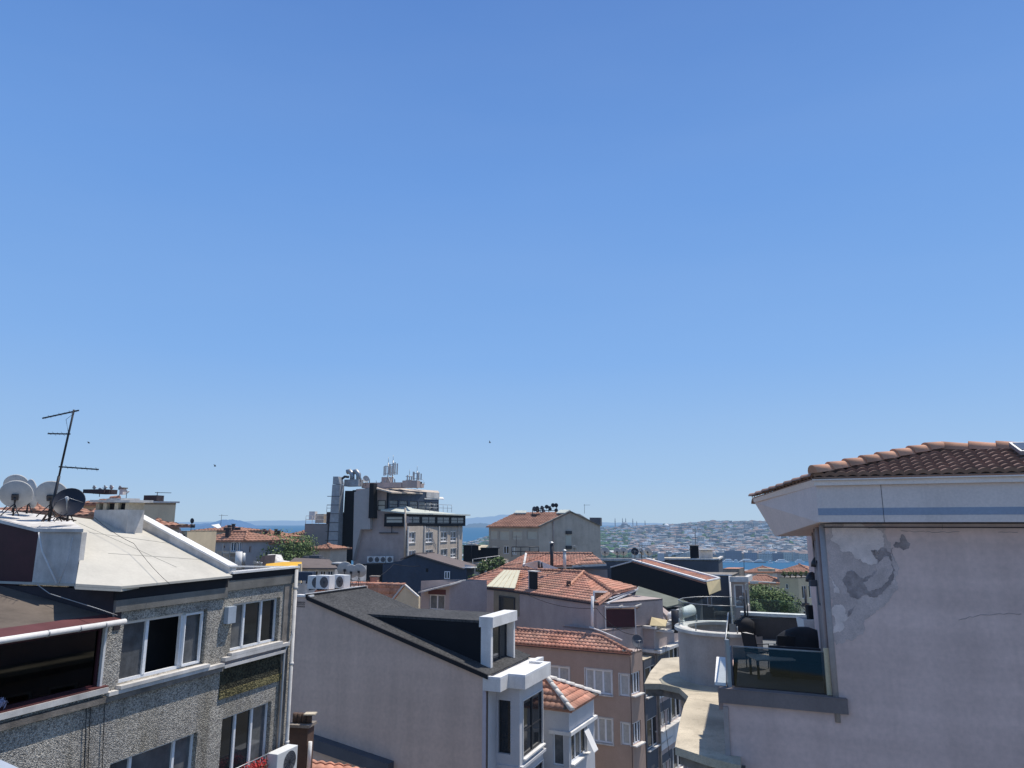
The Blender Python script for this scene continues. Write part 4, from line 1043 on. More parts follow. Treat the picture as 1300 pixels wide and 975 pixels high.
window(Gb, FbS, *w1, rec=.2, lights=1, fw=.05, frame='darkmetal', pane='pane'); window(Gb, FbS, *w4, rec=.2, lights=1, fw=.05, frame='darkmetal', pane='pane')
window(Gb, FbF, *w2, rec=.12, lights=2, fw=.06, frame='darkmetal', pane='pane', sill='white', sillp=.14, surround='white', trans=.45)
window(Gb, FbF, *w3, rec=.12, lights=2, fw=.06, frame='darkmetal', pane='pane', sill='white', sillp=.14, surround='white', trans=.45)
mb = MB(); z = w2[2] - .25
mb.box(gp(.90, -.0, z - .1), X * 1.34, GF * .05, UP * .12); mb.box(gp(.90, 1.2, z - .1) + X * .002, X * .14, GF * 3.0, UP * .12); mb.build('string_course', M['bluewall'], Gb)
# flat roof behind the ridge + plant
zf = V0.z - .25
slab(Gb, [gp(0, -sA - .2, zf), gp(0, -sL - 1.2, zf), gp(5.2, -sL - 1.2, zf), gp(5.2, -sA - .2, zf)], .3, M['slate'], 'flat_roof')
for i, (px, py, Y, ww, lb) in enumerate(((402, 749, 41.2, .95, 'leftmost of the three outdoor units behind the black roof ridge'), (412.5, 749, 40.0, .95, 'middle outdoor unit with its side to the others behind the black roof ridge'), (433, 748, 41.0, .95, 'rightmost outdoor unit behind the black roof ridge, below the three dishes'))):
    p = P(px, py, Y); ac_unit((p.x, p.y, p.z), 200 + 8 * i, lb, 'outdoor units behind the black roof ridge', w=ww, h=.72, d=.45)
for i, (px, py, r, lb) in enumerate(((437.5, 723, .47, 'leftmost and highest of the three grey dishes beyond the black roof ridge'), (446, 726, .44, 'middle dish of the three beyond the black roof ridge'), (456, 725, .44, 'rightmost dish of the three beyond the black roof ridge'))):
    c = P(px, py, 45); satellite_dish((c.x, c.y, c.z - .9), -12 + 9 * i, r, lb, group='three grey dishes beyond the black roof ridge', h=.9 - .75 * r, el=25)
mb = MB(); p = P(447, 745, 45); mb.box(p + V((-.7, -.4, -2)), (1.5, .2, 0), (0, 1, 0), (0, 0, 2.0)); solo(mb, 'roof_plinth', M['greyplaster'], 'grey plinth carrying the three dishes beyond the black roof', 'plinth', p)
# ================================================================== SMALL TILED BAY HOUSE
random.seed(8)
def corner_house(name, label, px, py, Y, angL, lenL, angR, lenR, z0, mat, group=None, dz=0.0, cat='building'):
    """footprint from a near corner: left wall runs along angL, right wall along angR; edge 0 = left wall, edge 1 = right wall"""
    c = P(px, py, Y); l = D(angL) * lenL; r = D(angR) * lenR
    fp = [c + l, c, c + r, c + l + r]
    b = Bld(name, label, cat, fp, z0, c.z + dz, mat, group); b.cor = c; b.l = D(angL); b.r = D(angR); b.lL = lenL; b.lR = lenR
    return b
S = corner_house('bay_house', 'pale grey-green house with a small hipped tile roof beside the white dormer building', 722, 901, 36.5, -64, 4.0, 27, 3.4, 0, M['bluewall'])
S.win(1, 724.5, 745, 927, 962, lights=3, fw=.06, sill='white', sillp=.2, pane=['pane', 'paneblue', 'pane'], surround='white')
S.winm(1, .35, 2.9, S.z1 - 6.3, S.z1 - 4.6, lights=3, fw=.06, sill='white', sillp=.2)
S.win(0, 702, 716, 930, 972, lights=1, fw=.06, pane='paneblue')
S.finish()
c = S.cor; n_ = V((S.r.y, -S.r.x, 0)); mo = V((-.4, -1, 0)).normalized()
ov = .25
K0 = c - S.l * ov - S.r * ov + UP * .02; KL = c + S.l * 4.0 - S.r * ov + UP * .02; KR = c + S.r * 3.5 - S.l * ov + UP * .02
AP = hitp(697, 864, K0, V((0, 0, 1))); ap = K0 + S.l * 2.0 + S.r * 1.55 + UP * 1.05
apL = K0 + S.l * 4.2 + S.r * 1.55 + UP * 1.05
tiles(S.root, [KL, K0, ap, apL], period=.3, course=.4, amp=.05); tiles(S.root, [K0, KR, ap + (KR - K0) * .0], period=.3, course=.4, amp=.05)
tiles(S.root, [KR, KR + S.l * 4.2, apL, ap], period=.3, course=.4, amp=.05)
caps(S.root, K0, ap, .13, .5, M['capwhite']); caps(S.root, KR, ap, .13, .5, M['capwhite']); caps(S.root, ap, apL, .12, .5, M['capwhite'])
mb = MB(); f1 = S.F[1]; f0 = S.F[0]; z = S.z1 - 1.15
f1.box(mb, -.12, 3.5, z, z + .16, .005, .16); f0.box(mb, 3.0, 4.12, z, z + .16, .005, .14); f1.box(mb, -.08, 3.45, S.z1 - .12, S.z1 + .0, .004, .10); f0.box(mb, 1.0, 4.08, S.z1 - .12, S.z1, .004, .10)
mb.build('string_course', M['white'], S.root)
mb = MB(); q = f1.pt(1.7, S.z1 - 1.35, .1); mb.prism([q, q + f1.d * .6, q + f1.d * .6 - UP * .95 + f1.n * .5, q - UP * .95 + f1.n * .5], (0, 0, .03)); mb.build('tilted_awning', M['white'], S.root)

# ================================================================== BROWN BUILDING
B = corner_house('brown_building', 'brown rendered apartment building with white windows and a low tile roof', 800, 829, 43, -63, 8.5, 37, 1.5, 0, M['brown'])
for q in ((743, 777, 850, 881), (750, 778, 911, 943)): B.win(0, *q, lights=3, fw=.09, frame='upvc', pane='curtain', sill='whitedirty', sillp=.12, surround='whitedirty')
B.win(0, 696, 723, 846, 865, lights=2, fw=.09, pane='curtain', surround='whitedirty')
B.win(0, 786.5, 799, 856, 884, lights=1, fw=.09, pane='curtain', surround='whitedirty'); B.win(0, 789, 800, 918, 946, lights=1, fw=.09, pane='curtain', surround='whitedirty')
B.win(1, 801.5, 813, 853, 881, lights=3, fw=.07, sill='whitedirty', sillp=.25, pane=['pane', 'paneblue', 'pane']); B.win(1, 802.5, 814, 916, 944, lights=3, fw=.07, sill='whitedirty', sillp=.25)
B.finish(flat=M['greyplaster'])
c = B.cor; e0 = c + B.l * 8.6 + UP * .05 - B.r * .2; e1 = c - B.l * .15 + UP * .05 - B.r * .2; nb = plane3(e0, e1, e0 + B.r * 3 + UP * 1.05)
r0 = hitp(657, 799, e0, nb); r1 = hitp(762, 807.5, e0, nb)
tiles(B.root, [e0, e1, r1, r0], period=.26, course=.36, amp=.06)
tiles(B.root, [e1, e1 + (r1 - e1) * .98 + B.r * 1.2 - B.l * 1.2 - UP * .95, r1], period=.26, course=.36, amp=.05)
caps(B.root, r0, r1, .11, .45, M['tile']); caps(B.root, e1, r1, .10, .4, M['tilefar'])
mb = MB(); B.F[0].box(mb, 0, 8.6, B.z1 - .10, B.z1 + .02, .003, .16); mb.build('eaves_board', M['darkwall'], B.root)
dd = P(846 - 8, 812, 43.5); satellite_dish((B.cor.x + .5, B.cor.y + .5, B.cor.z), 165, .36, 'grey dish at the right end of the brown building roof', mat='slate', h=.3, el=20)

# ================================================================== ATTIC BUILDING WITH BIG TILE ROOF (behind the brown one)
T = corner_house('attic_building', 'grey walled building with a broad orange tile roof, lean-to hatch and rooftop pergola', 757, 766, 46, -32, 9.5, 58, 5.6, 0, M['greyplaster'])
T.finish(flat=M['greyplaster'])
c = T.cor; tl = c + T.l * 9.6 + UP * .03; tr = c + UP * .03 - T.l * .25 - T.r * 0 ; nt_ = plane3(tl, tr, c + T.r * 6 + UP * 1.55 )
lft = Fac(tl, ang=-82, out=(0, -1)); m0 = hitp(583, 742, tl, nt_); rl = hitp(636, 722, tl, nt_); rr = hitp(741, 727, tl, nt_)
tiles(T.root, [tl, tr, rr, rl], period=.32, course=.42, amp=.05, mat=M['tile'])
tiles(T.root, [m0, tl, rl], period=.32, course=.42, amp=.05)
mr = hitp(778, 752.5, tl, nt_); re_ = P(809, 745, mr.y + 3.5)
tiles(T.root, [tr, mr, rr], period=.32, course=.42, amp=.05); tiles(T.root, [mr, re_, rr], period=.32, course=.42, amp=.05)
caps(T.root, rl, rr, .14, .5, M['tilefar']); caps(T.root, mr, rr, .13, .5, M['tilefar']); caps(T.root, rr, hitp(722, 745, tl, nt_), .10, .5, M['tilefar'], lift=.06)
caps(T.root, m0, rl, .12, .5, M['tilefar'])
# left wall portion below m0..tl
mb = MB(); wl = Fac(m0, tl, out=(0, -1)); mb.prism([V((m0.x, m0.y, 0)), V((tl.x, tl.y, 0)), V((tl.x + 2, tl.y + 5, 0)), V((m0.x + 3, m0.y + 5, 0))], (0, 0, min(m0.z, tl.z) - .06)); mb.build('wall', M['greyplaster'], T.root)
mb = MB(); mb.prism([m0 - UP * .02, m0 - UP * .12, tl - UP * .12, tl - UP * .02], wl.n * .1); mb.prism([tl - UP * .03, tl - UP * .13, tr - UP * .13, tr - UP * .03], T.F[0].n * .1); mb.build('eaves_board', M['darkwall'], T.root)
# lean-to hatch roof of pale metal
h0, h1 = hitp(625, 745, tl, nt_) + UP * .02, hitp(661, 747.5, tl, nt_) + UP * .02
u0, u1 = hitp(640, 729, tl, nt_) + UP * .3, hitp(660.5, 729.5, tl, nt_) + UP * .3
fo = T.F[0].n * .5
mb = MB(); mb.prism([h0 + fo, h1 + fo, u1, u0], (0, 0, .05)); mb.build('hatch_roof', mk('cream_sheet', (.62, .58, .42), .7, var=.1), T.root)
mb = MB()
for i in range(6): mb.beam((h0 + fo).lerp(h1 + fo, i / 5) + UP * .06, u0.lerp(u1, i / 5) + UP * .06, .04, .04)
mb.build('hatch_rib', M['concrete'], T.root)
mb = MB(); s0, s1 = sorted((wl.hit(627.5, 760)[0], wl.hit(660, 760)[0])); zh1, zh0 = wl.hit(640, 749)[1], wl.hit(640, 779)[1]; wl.box(mb, s0, s1, zh0, zh1, .004, .06); mb.build('hatch_wall', M['tan'] if False else mk('shaded_tan_board', (.26, .22, .16), .9, var=.2), T.root)  # flat panel; the shade of a recess is put into its dark tan
s0, s1 = sorted((wl.hit(635, 760)[0], wl.hit(655, 760)[0])); window(T.root, wl, s0, s1, zh0, wl.hit(645, 757)[1], rec=-.07, lights=1, fw=.1, frame='darkmetal', pane='pane')
mb = MB(); f = T.F[0]; s0 = f.hit(627, 760)[0]; s1 = f.hit(660, 760)[0]
# dark dormer opening with white frame
o0 = hitp(672, 748, tl, nt_); mb = MB(); tt = -T.l; mb.box(o0, tt * .95, T.r * .1, UP * 1.25); dm = mb.build('dormer', M['plainblack'], T.root)
mb = MB(); mb.box(o0 + UP * 1.26 - tt * .08 - T.r * .1, tt * 1.1, T.r * .5, UP * .06); mb.box(o0 - T.r * .02 - tt * .1, tt * .08, T.r * .3, UP * 1.25); mb.build('dormer_trim', M['whitedirty'], T.root)
mb = MB(); q = hitp(722, 744, tl, nt_); mb.cbox(q, .3, .3, .35); mb.build('vent_cap', M['rust'], T.root)
# ridge items
for i, (px, py, hh, mat_, lb) in enumerate(((700.5, 722, 1.9, 'darkmetal', 'tall black flue pipe standing between the two tile roofs'), (717, 722, 1.3, 'whitedirty', 'short pale flue pipe right of the tall black one'), (684, 721, .5, 'darkmetal', 'left one of two stubby black pipes on the tile ridge'), (688, 721, .4, 'darkmetal', 'right one of two stubby black pipes on the tile ridge'))):
    flue(P(px, py, 57), .13 if i < 2 else .08, hh, lb, mat_, cap=i < 2)
mb = MB(); a_, b_ = P(664, 717, 57.5), P(685, 712, 57.5); mb.prism([a_, b_, b_ + V((.4, .8, -.35)), a_ + V((1.0, .4, -.35))], (0, 0, .05)); p_ = P(685, 713, 57); q_ = P(708, 722, 56.5)
mb.prism([p_, q_, q_ + V((-1.2, .5, 0)), p_ + V((0, .8, 0))], (0, 0, .05)); solo(mb, 'skylight_flap', M['white'], 'pair of open white skylight flaps between the two tile roofs', 'skylight', a_)
# rooftop terrace right of the attic wall
tc = P(757, 792, 46.5); zt_ = tc.z
tw = corner_house('terrace_block', 'grey roof terrace block with low parapets below the broad tile roof', 768, 800, 45.6, -50, 3.2, 50, 5.6, 0, M['greyplaster'])
tw.finish(flat=M['greyplaster'])
pg = thing('pergola', 'white steel pergola frame with a maroon panel on the grey roof terrace', 'pergola', P(769, 797, 46))
zb_ = P(769, 797, 46).z
a0, a1 = P(769, 797, 46.2), P(807, 797, 46.6); a2, a3 = a1 + D(25) * 2.4, a0 + D(25) * 2.4
def upz(p, z): return V((p.x, p.y, z))
zl_ = P(769, 772, 46.2).z; zh_ = zl_ + .05
mb = MB()
for p in (a0, a1, a2, a3): mb.beam(upz(p, zb_ - .6), upz(p, zh_), .07, .07)
for p, q in ((a0, a1), (a1, a2), (a2, a3), (a3, a0), (a0.lerp(a1, .45), a3.lerp(a2, .45))): mb.beam(upz(p, zh_), upz(q, zh_), .07, .07)
mb.build('frame', M['whitedirty'], pg)
mb = MB(); mb.box(upz(a0, zb_) + D(25) * .15, (a1 - a0) * .98, D(25) * .05, UP * (zl_ - zb_ - .1)); mb.build('panel', M['maroondark'], pg)
mb = MB(); mb.box(upz(a0, zh_ - .16) + D(25) * .3, (a1 - a0) * .95, D(25) * 1.9, UP * .04); mb.build('canopy', M['rust'], pg)
mb = MB(); fr0, fr1 = P(752, 798, 45.8), P(752, 757, 45.8); mb.tube([fr0, fr1], .09, 8)
mb.tube([P(748, 796, 45.7), P(762, 801, 45.6), P(790, 813, 45.4)], .05, 6); mb.build('pipe', M['white'], T.root)
mb = MB(); b0 = P(754, 751, 46.5); b1 = P(771, 751.5, 48); b2 = P(771, 770, 48); b3 = P(754, 772, 46.5)
for p, q in ((b0, b1), (b1, b2), (b3, b0)): mb.beam(p, q, .12, .12)
mb.build('end_window_frame', M['white'], T.root)
mb = MB(); mb.prism([b0, b1, b2, b3], D(45) * .05); mb.build('end_window_pane', M['pane'], T.root)
mb = MB(); g0_ = P(790, 756, 49.5); g1_ = P(808, 749.5, 52); mb.beam(P(771, 766, 46.4), P(809, 748, 51.8), .14, .1); mb.beam(P(773, 760, 47), P(809, 746.5, 52), .2, .06); mb.build('gutter', M['bluewall'], T.root)
# grey gabled parapets to the right of the pergola
gb = thing('stepped_parapet_block', 'grey gabled parapet wall between the pergola and the curved terrace', 'building', P(825, 800, 49))
mb = MB(); mb.prism([P(808, 764, 49), P(820, 761, 50), P(845, 781, 50), P(846, 800, 49.5), P(808, 806, 48)], D(23) * 1.5); mb.build('wall', M['greyplaster'], gb)
mb = MB(); mb.beam(P(806, 757, 50), P(829, 762.5, 51), .5, .12); mb.beam(P(826, 761, 50), P(846, 782, 50), .2, .05); mb.build('coping', M['whitedirty'], gb)

# ================================================================== BALCONIED BUILDING WITH RIBBON WINDOWS
Nn = corner_house('ribbon_window_building', 'grey building with stacked window ribbons and pale cornices above the narrow street', 830, 797, 47.5, -55, 5.0, 33, 4.5, 0, M['greyplaster'])
zt = Nn.z1; f = Nn.F[1]
zs = [f.hit(834, 827)[1], f.hit(834, 853)[1]]
H_ = 3.05
top = f.hit(834, 826)[1]
for k in range(4):
    z1_ = top - .15 - k * H_; z0_ = z1_ - 1.5
    Nn.winm(1, .15, 4.3, z0_, z1_, lights=5, fw=.13, frame='whitedirty', pane='pane', sill='whitedirty', sillp=.35)
    Nn.winm(0, 3.7, 4.9, z0_, z1_, lights=2, fw=.10, frame='whitedirty', pane='pane', sill='whitedirty')
Nn.finish(flat=M['concdark'])
mb = MB(); f.box(mb, -.3, 4.7, top - .05, top + .12, .005, .5); Nn.F[0].box(mb, 3.2, 5.3, top - .05, top + .12, .005, .3); f.box(mb, -.1, 4.6, zt - .08, zt + .08, -.2, .12); Nn.F[0].box(mb, 3.0, 5.1, zt - .08, zt + .08, -.2, .1); mb.build('cornice', M['whitedirty'], Nn.root)
for k in range(4):
    mb = MB(); z1_ = top - .15 - k * H_ - 1.52; f.box(mb, .1, 4.35, z1_ - 1.2, z1_ - .1, .003, .10); mb.build('spandrel_panel', M['white'], Nn.root)
mb = MB()
for k in range(2): f.box(mb, .05 + k * 4.35, .17 + k * 4.35, 0, top - .06, .004, .16)
mb.build('pilaster', M['concdark'], Nn.root)
# dark recessed block between brown and ribbon building
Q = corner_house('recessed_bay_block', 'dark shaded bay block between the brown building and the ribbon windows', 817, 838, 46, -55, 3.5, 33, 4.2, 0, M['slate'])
for k in range(4):
    z1_ = Q.z1 - .5 - k * 3.0
    Q.winm(1, .2, 4.0, z1_ - 1.7, z1_, lights=4, fw=.08, frame='whitedirty', pane='pane', sill='whitedirty', sillp=.15)
Q.finish(flat=M['concrete'])
# roof clutter there: barrel vent and boxes
p = P(853, 783, 50); mb = MB(); t_ = D(60); mb.tube([p, p + t_ * 1.9 + UP * .35], .36, 14); mb.rings([[p - t_ * .35 * k + (UP * math.cos(2 * math.pi * i / 12) + V((t_.y, -t_.x, 0)) * math.sin(2 * math.pi * i / 12)) * .36 * math.sqrt(1 - k * k) for i in range(12)] for k in (0, .5, .8, .97)]); o = solo(mb, 'water_tank', M['white'], 'white horizontal barrel tank on the roof left of the curved glass railing', 'tank', p)
p = P(858, 803, 48); flue(p, .26, 1.4, 'thick black pipe standing under the white barrel tank', 'darkmetal', cap=False)
p = P(848, 790, 48.4); mb = MB(); mb.box(p, D(113) * 1.0, D(23) * .6, UP * .12); mb.box(p + V((-1.1, -.5, -.5)), D(113) * 1.3, D(23) * .7, UP * .12); solo(mb, 'roof_slab', M['whitedirty'], 'pale loose roof slabs beside the white barrel tank', 'slab', p)
p = P(825, 796, 47.8); mb = MB(); mb.prism([p, p + D(113) * 1.0, p + D(80) * 1.2 + UP * .3, p + D(23) * .6 + UP * .45], (0, 0, .1)); solo(mb, 'cream_board', M['tan'], 'small cream board lying on the ribbon window building roof', 'board', p)

# ================================================================== BLACK GABLE WITH TILE STRIP
k0, k1 = P(803, 713.5, 68), P(896, 741, 54); k2 = P(897.5, 754, 54); k3 = P(873, 766, 54.5); k4 = P(776, 737, 70); k5 = P(776, 720, 70.5)
KB = thing('black_gable_building', 'building with a black clad side, narrow red tile roof strip and tan boarded end', 'building', V((k3.x, k3.y + 3, 0)))
fk = Fac(k0, k1, out=(-1, -1)); Z = lambda px, py: fk.at(px, py)
pts = [Z(803, 713.5), Z(896, 741), Z(899, 755), Z(874, 766), Z(840, 752), Z(776, 737), Z(776, 720)]
kc = hitz(913, 735.5, (Z(896, 740)).z); bk = V((kc.x, kc.y, 0)) - V((Z(896, 740).x, Z(896, 740).y, 0))
mb = MB(); mb.prism(pts, bk); mb.build('wall', M['navydeep'], KB)
mb = MB(); lo = [Z(776, 737.2), Z(840, 752.2), Z(874, 766.2)]; mb.prism([upz(lo[0], 0), upz(lo[2], 0), lo[2] - UP * .05, lo[0] - UP * .3], bk); mb.build('lower_wall', M['slate'], KB)
ka, kb_ = Z(803, 712.8) + UP * .04, Z(896, 740) + UP * .04
kc, kd = hitz(913, 735.5, kb_.z), None
kv = (kc - kb_); tiles(KB, [kb_, ka, ka + kv, kb_ + kv], period=.3, course=.4, amp=.05, name='roof')
mb = MB(); mb.beam(ka + UP * .1, kb_ + UP * .1, .22, .12); mb.beam(ka + kv + UP * .1, kb_ + kv + UP * .1, .22, .12); mb.beam(kb_ + UP * .08, kb_ + kv + UP * .08, .15, .1)
mb.beam(Z(776, 720), Z(803, 712.6), .2, .12); mb.build('verge_trim', M['white'], KB)
mb = MB(); w2_ = hitp(915, 748, kb_, fk.d); mb.prism([kb_ + fk.d * .1, kb_ + kv + fk.d * .1, kb_ + kv + fk.d * .16 - UP * .78, Z(899, 755) + fk.d * .1 + bk * .02], fk.d * .05); mb.build('end_board', M['tan'], KB)
# grey shingle roof below it
s_ = thing('shingle_roof_block', 'block with a dark green-grey shingle roof below the black clad side', 'building', P(840, 790, 52))
a_, b_, c__ = P(806, 756, 55), P(846, 770.5, 52), P(874, 764, 54)
n5 = plane3(a_, b_, c__); mb = MB(); mb.prism([a_, b_, c__, hitp(810, 744, a_, n5)], -n5 * .1); mb.build('roof', mk('green_grey_shingle', (.16, .17, .14), .95, var=.15), s_)
mb = MB(); mb.prism([upz(a_, 0), upz(b_, 0), upz(c__, 0), V((a_.x + 3, a_.y + 3, 0))], (0, 0, b_.z - .3)); mb.build('wall', M['slate'], s_)

# ================================================================== FLAT SLATE BUILDING WITH CHIMNEY
SL = corner_house('slate_building', 'dark slate-blue flat roofed building with a tall chimney left of the water', 912, 711, 76, -80, 6.5, 20, 6, 0, M['slate'])
SL.finish(flat=M['concrete'])
mb = MB(); SL.F[0].box(mb, 0, 6.6, SL.z1, SL.z1 + .16, -.2, .1); SL.F[1].box(mb, -.1, 6.1, SL.z1, SL.z1 + .16, -.2, .1); mb.build('coping', M['whitedirty'], SL.root)
chimney(P(882, 712, 77), 100, .85, .7, P(882, 693, 77).z - P(882, 712, 77).z, 'tall near-black chimney on the slate building', body='navydeep', pots=0)
roof_aerial(P(883, 693, 77), 1.9, 'aerial on top of the near-black chimney')
mb = MB(); p = P(888, 698.5, 79); mb.box(p, D(100) * 1.6, D(10) * 1.5, UP * .1); mb.box(p + V((.05, .3, -1.0)), D(100) * 1.4, D(10) * 1.0, UP * .95); solo(mb, 'roof_shed', M['whitedirty'], 'low shed with a pale flat top right of the near-black chimney', 'shed', p)
SL2 = corner_house('slate_block', 'dark slate block with a white downpipe under the flat slate building', 928, 731, 66, -80, 4.5, 25, 5, 0, M['slate'])
SL2.win(0, 898, 904, 754, 770, lights=1, pane='paneblue'); SL2.finish(flat=M['concdark'])
mb = MB(); mb.tube([SL2.F[0].pt(4.35, 0, .1), SL2.F[0].pt(4.35, SL2.z1, .1)], .09, 8); mb.build('downpipe', M['white'], SL2.root)
mb = MB(); SL2.F[0].box(mb, 0, 4.6, SL2.z1, SL2.z1 + .12, -.1, .1); mb.build('coping', M['whitedirty'], SL2.root)
# framed balconies block
FB_ = corner_house('glazed_balcony_building', 'narrow block with white framed glazed balconies above the curved terrace', 945, 734, 62, -78, 1.0, 24, 3.0, 0, M['greyplaster'])
for k in range(3):
    z1_ = FB_.z1 - .5 - 2.8 * k
    FB_.winm(0, .1, .9, z1_ - 1.9, z1_, lights=1, fw=.12, pane='paneblue', frame='white'); FB_.winm(1, .1, 2.9, z1_ - 1.9, z1_, lights=3, fw=.12, pane='pane', frame='white')
FB_.finish(flat=M['concdark'])
mb = MB(); FB_.F[0].box(mb, -.2, 1.1, FB_.z1 - .3, FB_.z1 + .12, .003, .35); FB_.F[1].box(mb, -.3, 3.0, FB_.z1 - .3, FB_.z1 + .12, .003, .35); mb.build('cornice', M['whitedirty'], FB_.root)
0 and rail(FB_.root, [FB_.cor + FB_.l * 1.8 + UP * .13, FB_.cor + UP * .13, FB_.cor + FB_.r * 2.8 + UP * .13], 1.0, mat='darkmetal')

# ================================================================== SECOND TILE ROOF (T2) AND DISH ROW
U = corner_house('tile_roof_house', 'house with a red hipped roof behind the broad tile roof, below the dish cluster house', 727, 722, 66, -68, 7.5, 70, 3.5, 0, M['greyplaster'], dz=-.1)
U.finish()
e0 = P(633, 721, 70); e1 = P(727, 717.5, 64); e2 = P(769, 715.5, 66.5); nu = plane3(e0, e1, P(669, 703, 74))
rA, rB = hitp(668, 703, e0, nu), hitp(752, 703.5, e0, nu)
tiles(U.root, [e0, e1, rB, rA], period=.34, course=.45, amp=.05); nu2 = 0
tiles(U.root, [e1, e2, rB], period=.34, course=.45, amp=.05)
caps(U.root, rA, rB, .14, .5, M['tilefar']); mb = MB(); mb.beam(e1 - UP * .1, e2 - UP * .1, .2, .18); mb.beam(rA + UP * .08, hitp(665, 719, e0, nu) + UP * .08, .2, .1); mb.build('white_trim', M['whitedirty'], U.root)
DR = corner_house('dish_row_building', 'low dark flat roofed building carrying a row of large grey dishes', 829, 712, 78, -85, 8.5, 20, 6, 0, M['slate']); DR.finish(flat=M['concrete'])
mb = MB(); DR.F[0].box(mb, 0, 8.5, DR.z1, DR.z1 + .25, -.3, .06); mb.build('coping', M['whitedirty'], DR.root)
lbs = ['leftmost large dish of the row on the low flat roof', 'second large dish of the row, close to the leftmost', 'third dish of the row, left of the black one', 'black dish in the middle of the row of grey dishes', 'pale dish just right of the black one in the row', 'rightmost dish at the end of the row, facing sideways']
for (px, r, m_, az), lb in zip(((768, .50, 'dish', 15), (783.5, .42, 'dish', 20), (791.5, .46, 'dish', 10), (806, .42, 'dishdark', 190), (814, .40, 'dish', 60), (822.5, .46, 'dish', 40)), lbs):
    c = P(px, 700.5, 79); bz = DR.z1 - .1; satellite_dish((c.x, c.y, bz), az, r, lb, m_, 'dishes in a row on the low flat roof', el=20, h=c.z - bz - .75 * r)
mb = MB(); p = P(835, 712, 76); mb.box(p, D(100) * .7, D(10) * .5, UP * .8); solo(mb, 'white_box', M['white'], 'small white box at the right end of the dish row', 'box', p)

# ================================================================== DISH CLUSTER HOUSE
GH = thing('gabled_grey_house', 'weathered grey house with blank gable wall, orange roof and a cluster of black dishes', 'building', P(684, 740, 108))
Yc = 106
gc = P(684, 669, Yc); fl_ = Fac(gc, ang=-62, out=(-.3, -1)); fr_ = Fac(gc, ang=62, out=(.3, -1))
z0 = 0; zt = gc.z
sl_ = fl_.hit(620.5, 690)[0]
mb = MB()
ops = []
for a_, b_, t_, u_ in ((622, 631.5, 673.5, 685), (634, 646.5, 674, 686), (650, 663, 674, 685.5), (669, 682, 674, 685), (625, 631, 693, 703), (639, 646, 693, 703), (650, 656, 694, 704)):
    q = sorted((fl_.hit(a_, t_)[0], fl_.hit(b_, t_)[0])); ops.append((q[0], q[1], fl_.hit((a_ + b_) / 2, u_)[1], fl_.hit((a_ + b_) / 2, t_)[1]))
holes(mb, fl_, 0, sl_, z0, zt, ops, .2); mb.build('wall', M['greygreen'], GH)
for i, o in enumerate(ops): window(GH, fl_, *o, rec=.15, lights=1 if i < 4 else 2, fw=.08, pane='shutter' if i != 5 else 'pane', frame='greywarm' if i < 4 else 'upvc')
mb = MB()
gp_ = [fr_.at(684, 669), fr_.at(724, 650.5), fr_.at(736, 652.5), fr_.at(762, 668)]
mb.prism([upz(gp_[0], 0)] + gp_ + [upz(gp_[3], 0)], -fr_.n * .4)
mb.build('gable_wall', M['greywarm'], GH)
er = gp_[3]; bl = fl_.pt(sl_, zt)
mb = MB(); mb.prism([upz(er, 0), upz(bl, 0), upz(bl + (er - gc), 0) + V((0, 6, 0))], (0, 0, zt - .4)); mb.build('rear_wall', M['greywarm'], GH)
ridge0, ridge1 = P(655, 650.5, Yc + 9), fr_.at(724, 650)
e0, e1 = fl_.pt(sl_ + .3, zt + .02, .4), gc + UP * .02 + fl_.n * .4 - fl_.d * .2
nr = plane3(e0, e1, ridge1); rg0 = hitp(655, 650.5, e0, nr)
tiles(GH, [e0, e1, ridge1, rg0], mat=M['tilefar'], period=.45, course=.5, amp=.06, name='roof')
mb = MB(); mb.beam(e1 + UP * .05, ridge1 + UP * .1, .35, .2); mb.beam(fr_.at(724, 650) + UP * .05, fr_.at(762, 667.5), .5, .15); mb.build('verge', M['concdark'], GH)
slab(GH, [hitp(653, 653.5, e0, nr) + UP * .3, hitp(668, 653.5, e0, nr) + UP * .3, rg0.lerp(ridge1, .2) + UP * .3, rg0 + UP * .3], .15, M['greenSheet'] if 'greenSheet' in M else M['greensheet'], 'roof_hatch')
slab(GH, [hitp(706, 654, e0, nr) + UP * .35, hitp(717, 654, e0, nr) + UP * .35, ridge1 + UP * .35, rg0.lerp(ridge1, .82) + UP * .35], .15, M['greensheet'], 'roof_hatch')
mb = MB()
for a_, b_, t_, u_ in ((718, 725, 674, 678), (718, 725, 693, 697)):
    q = sorted((fr_.hit(a_, t_)[0], fr_.hit(b_, t_)[0])); fr_.box(mb, q[0], q[1], fr_.hit(a_, u_)[1], fr_.hit(a_, t_)[1], .003, .25)
mb.build('boxed_vent', M['darkmetal'], GH)
mb = MB(); q = sorted((fr_.hit(718, 680)[0], fr_.hit(725, 680)[0])); fr_.box(mb, q[0], q[1], fr_.hit(720, 692)[1], fr_.hit(720, 679)[1], .003, .02); mb.build('blocked_window', M['shutter'], GH)
q = fr_.at(702, 660); mb = MB(); mb.tube([fr_.at(702, 661, .1), fr_.at(702.5, 700, .1)], .08, 6); mb.build('downpipe', M['greyplaster'], GH)
a_, b_ = fr_.at(748, 657), fr_.at(762, 656); mb = MB(); mb.box(upz(a_, fr_.at(750, 668).z) + D(10) * .8, b_ - a_ + V((0, 0, a_.z - b_.z)), D(10) * 4, UP * (a_.z - fr_.at(750, 668).z)); mb.build('roof_shed', M['slate'], GH)
rk = thing('dish_rack', 'black steel rack on the orange roof holding the dish cluster', 'rack', P(690, 654, Yc + 5))
mb = MB(); q0, q1 = P(676, 653, Yc + 4), P(707, 652, Yc + 6)
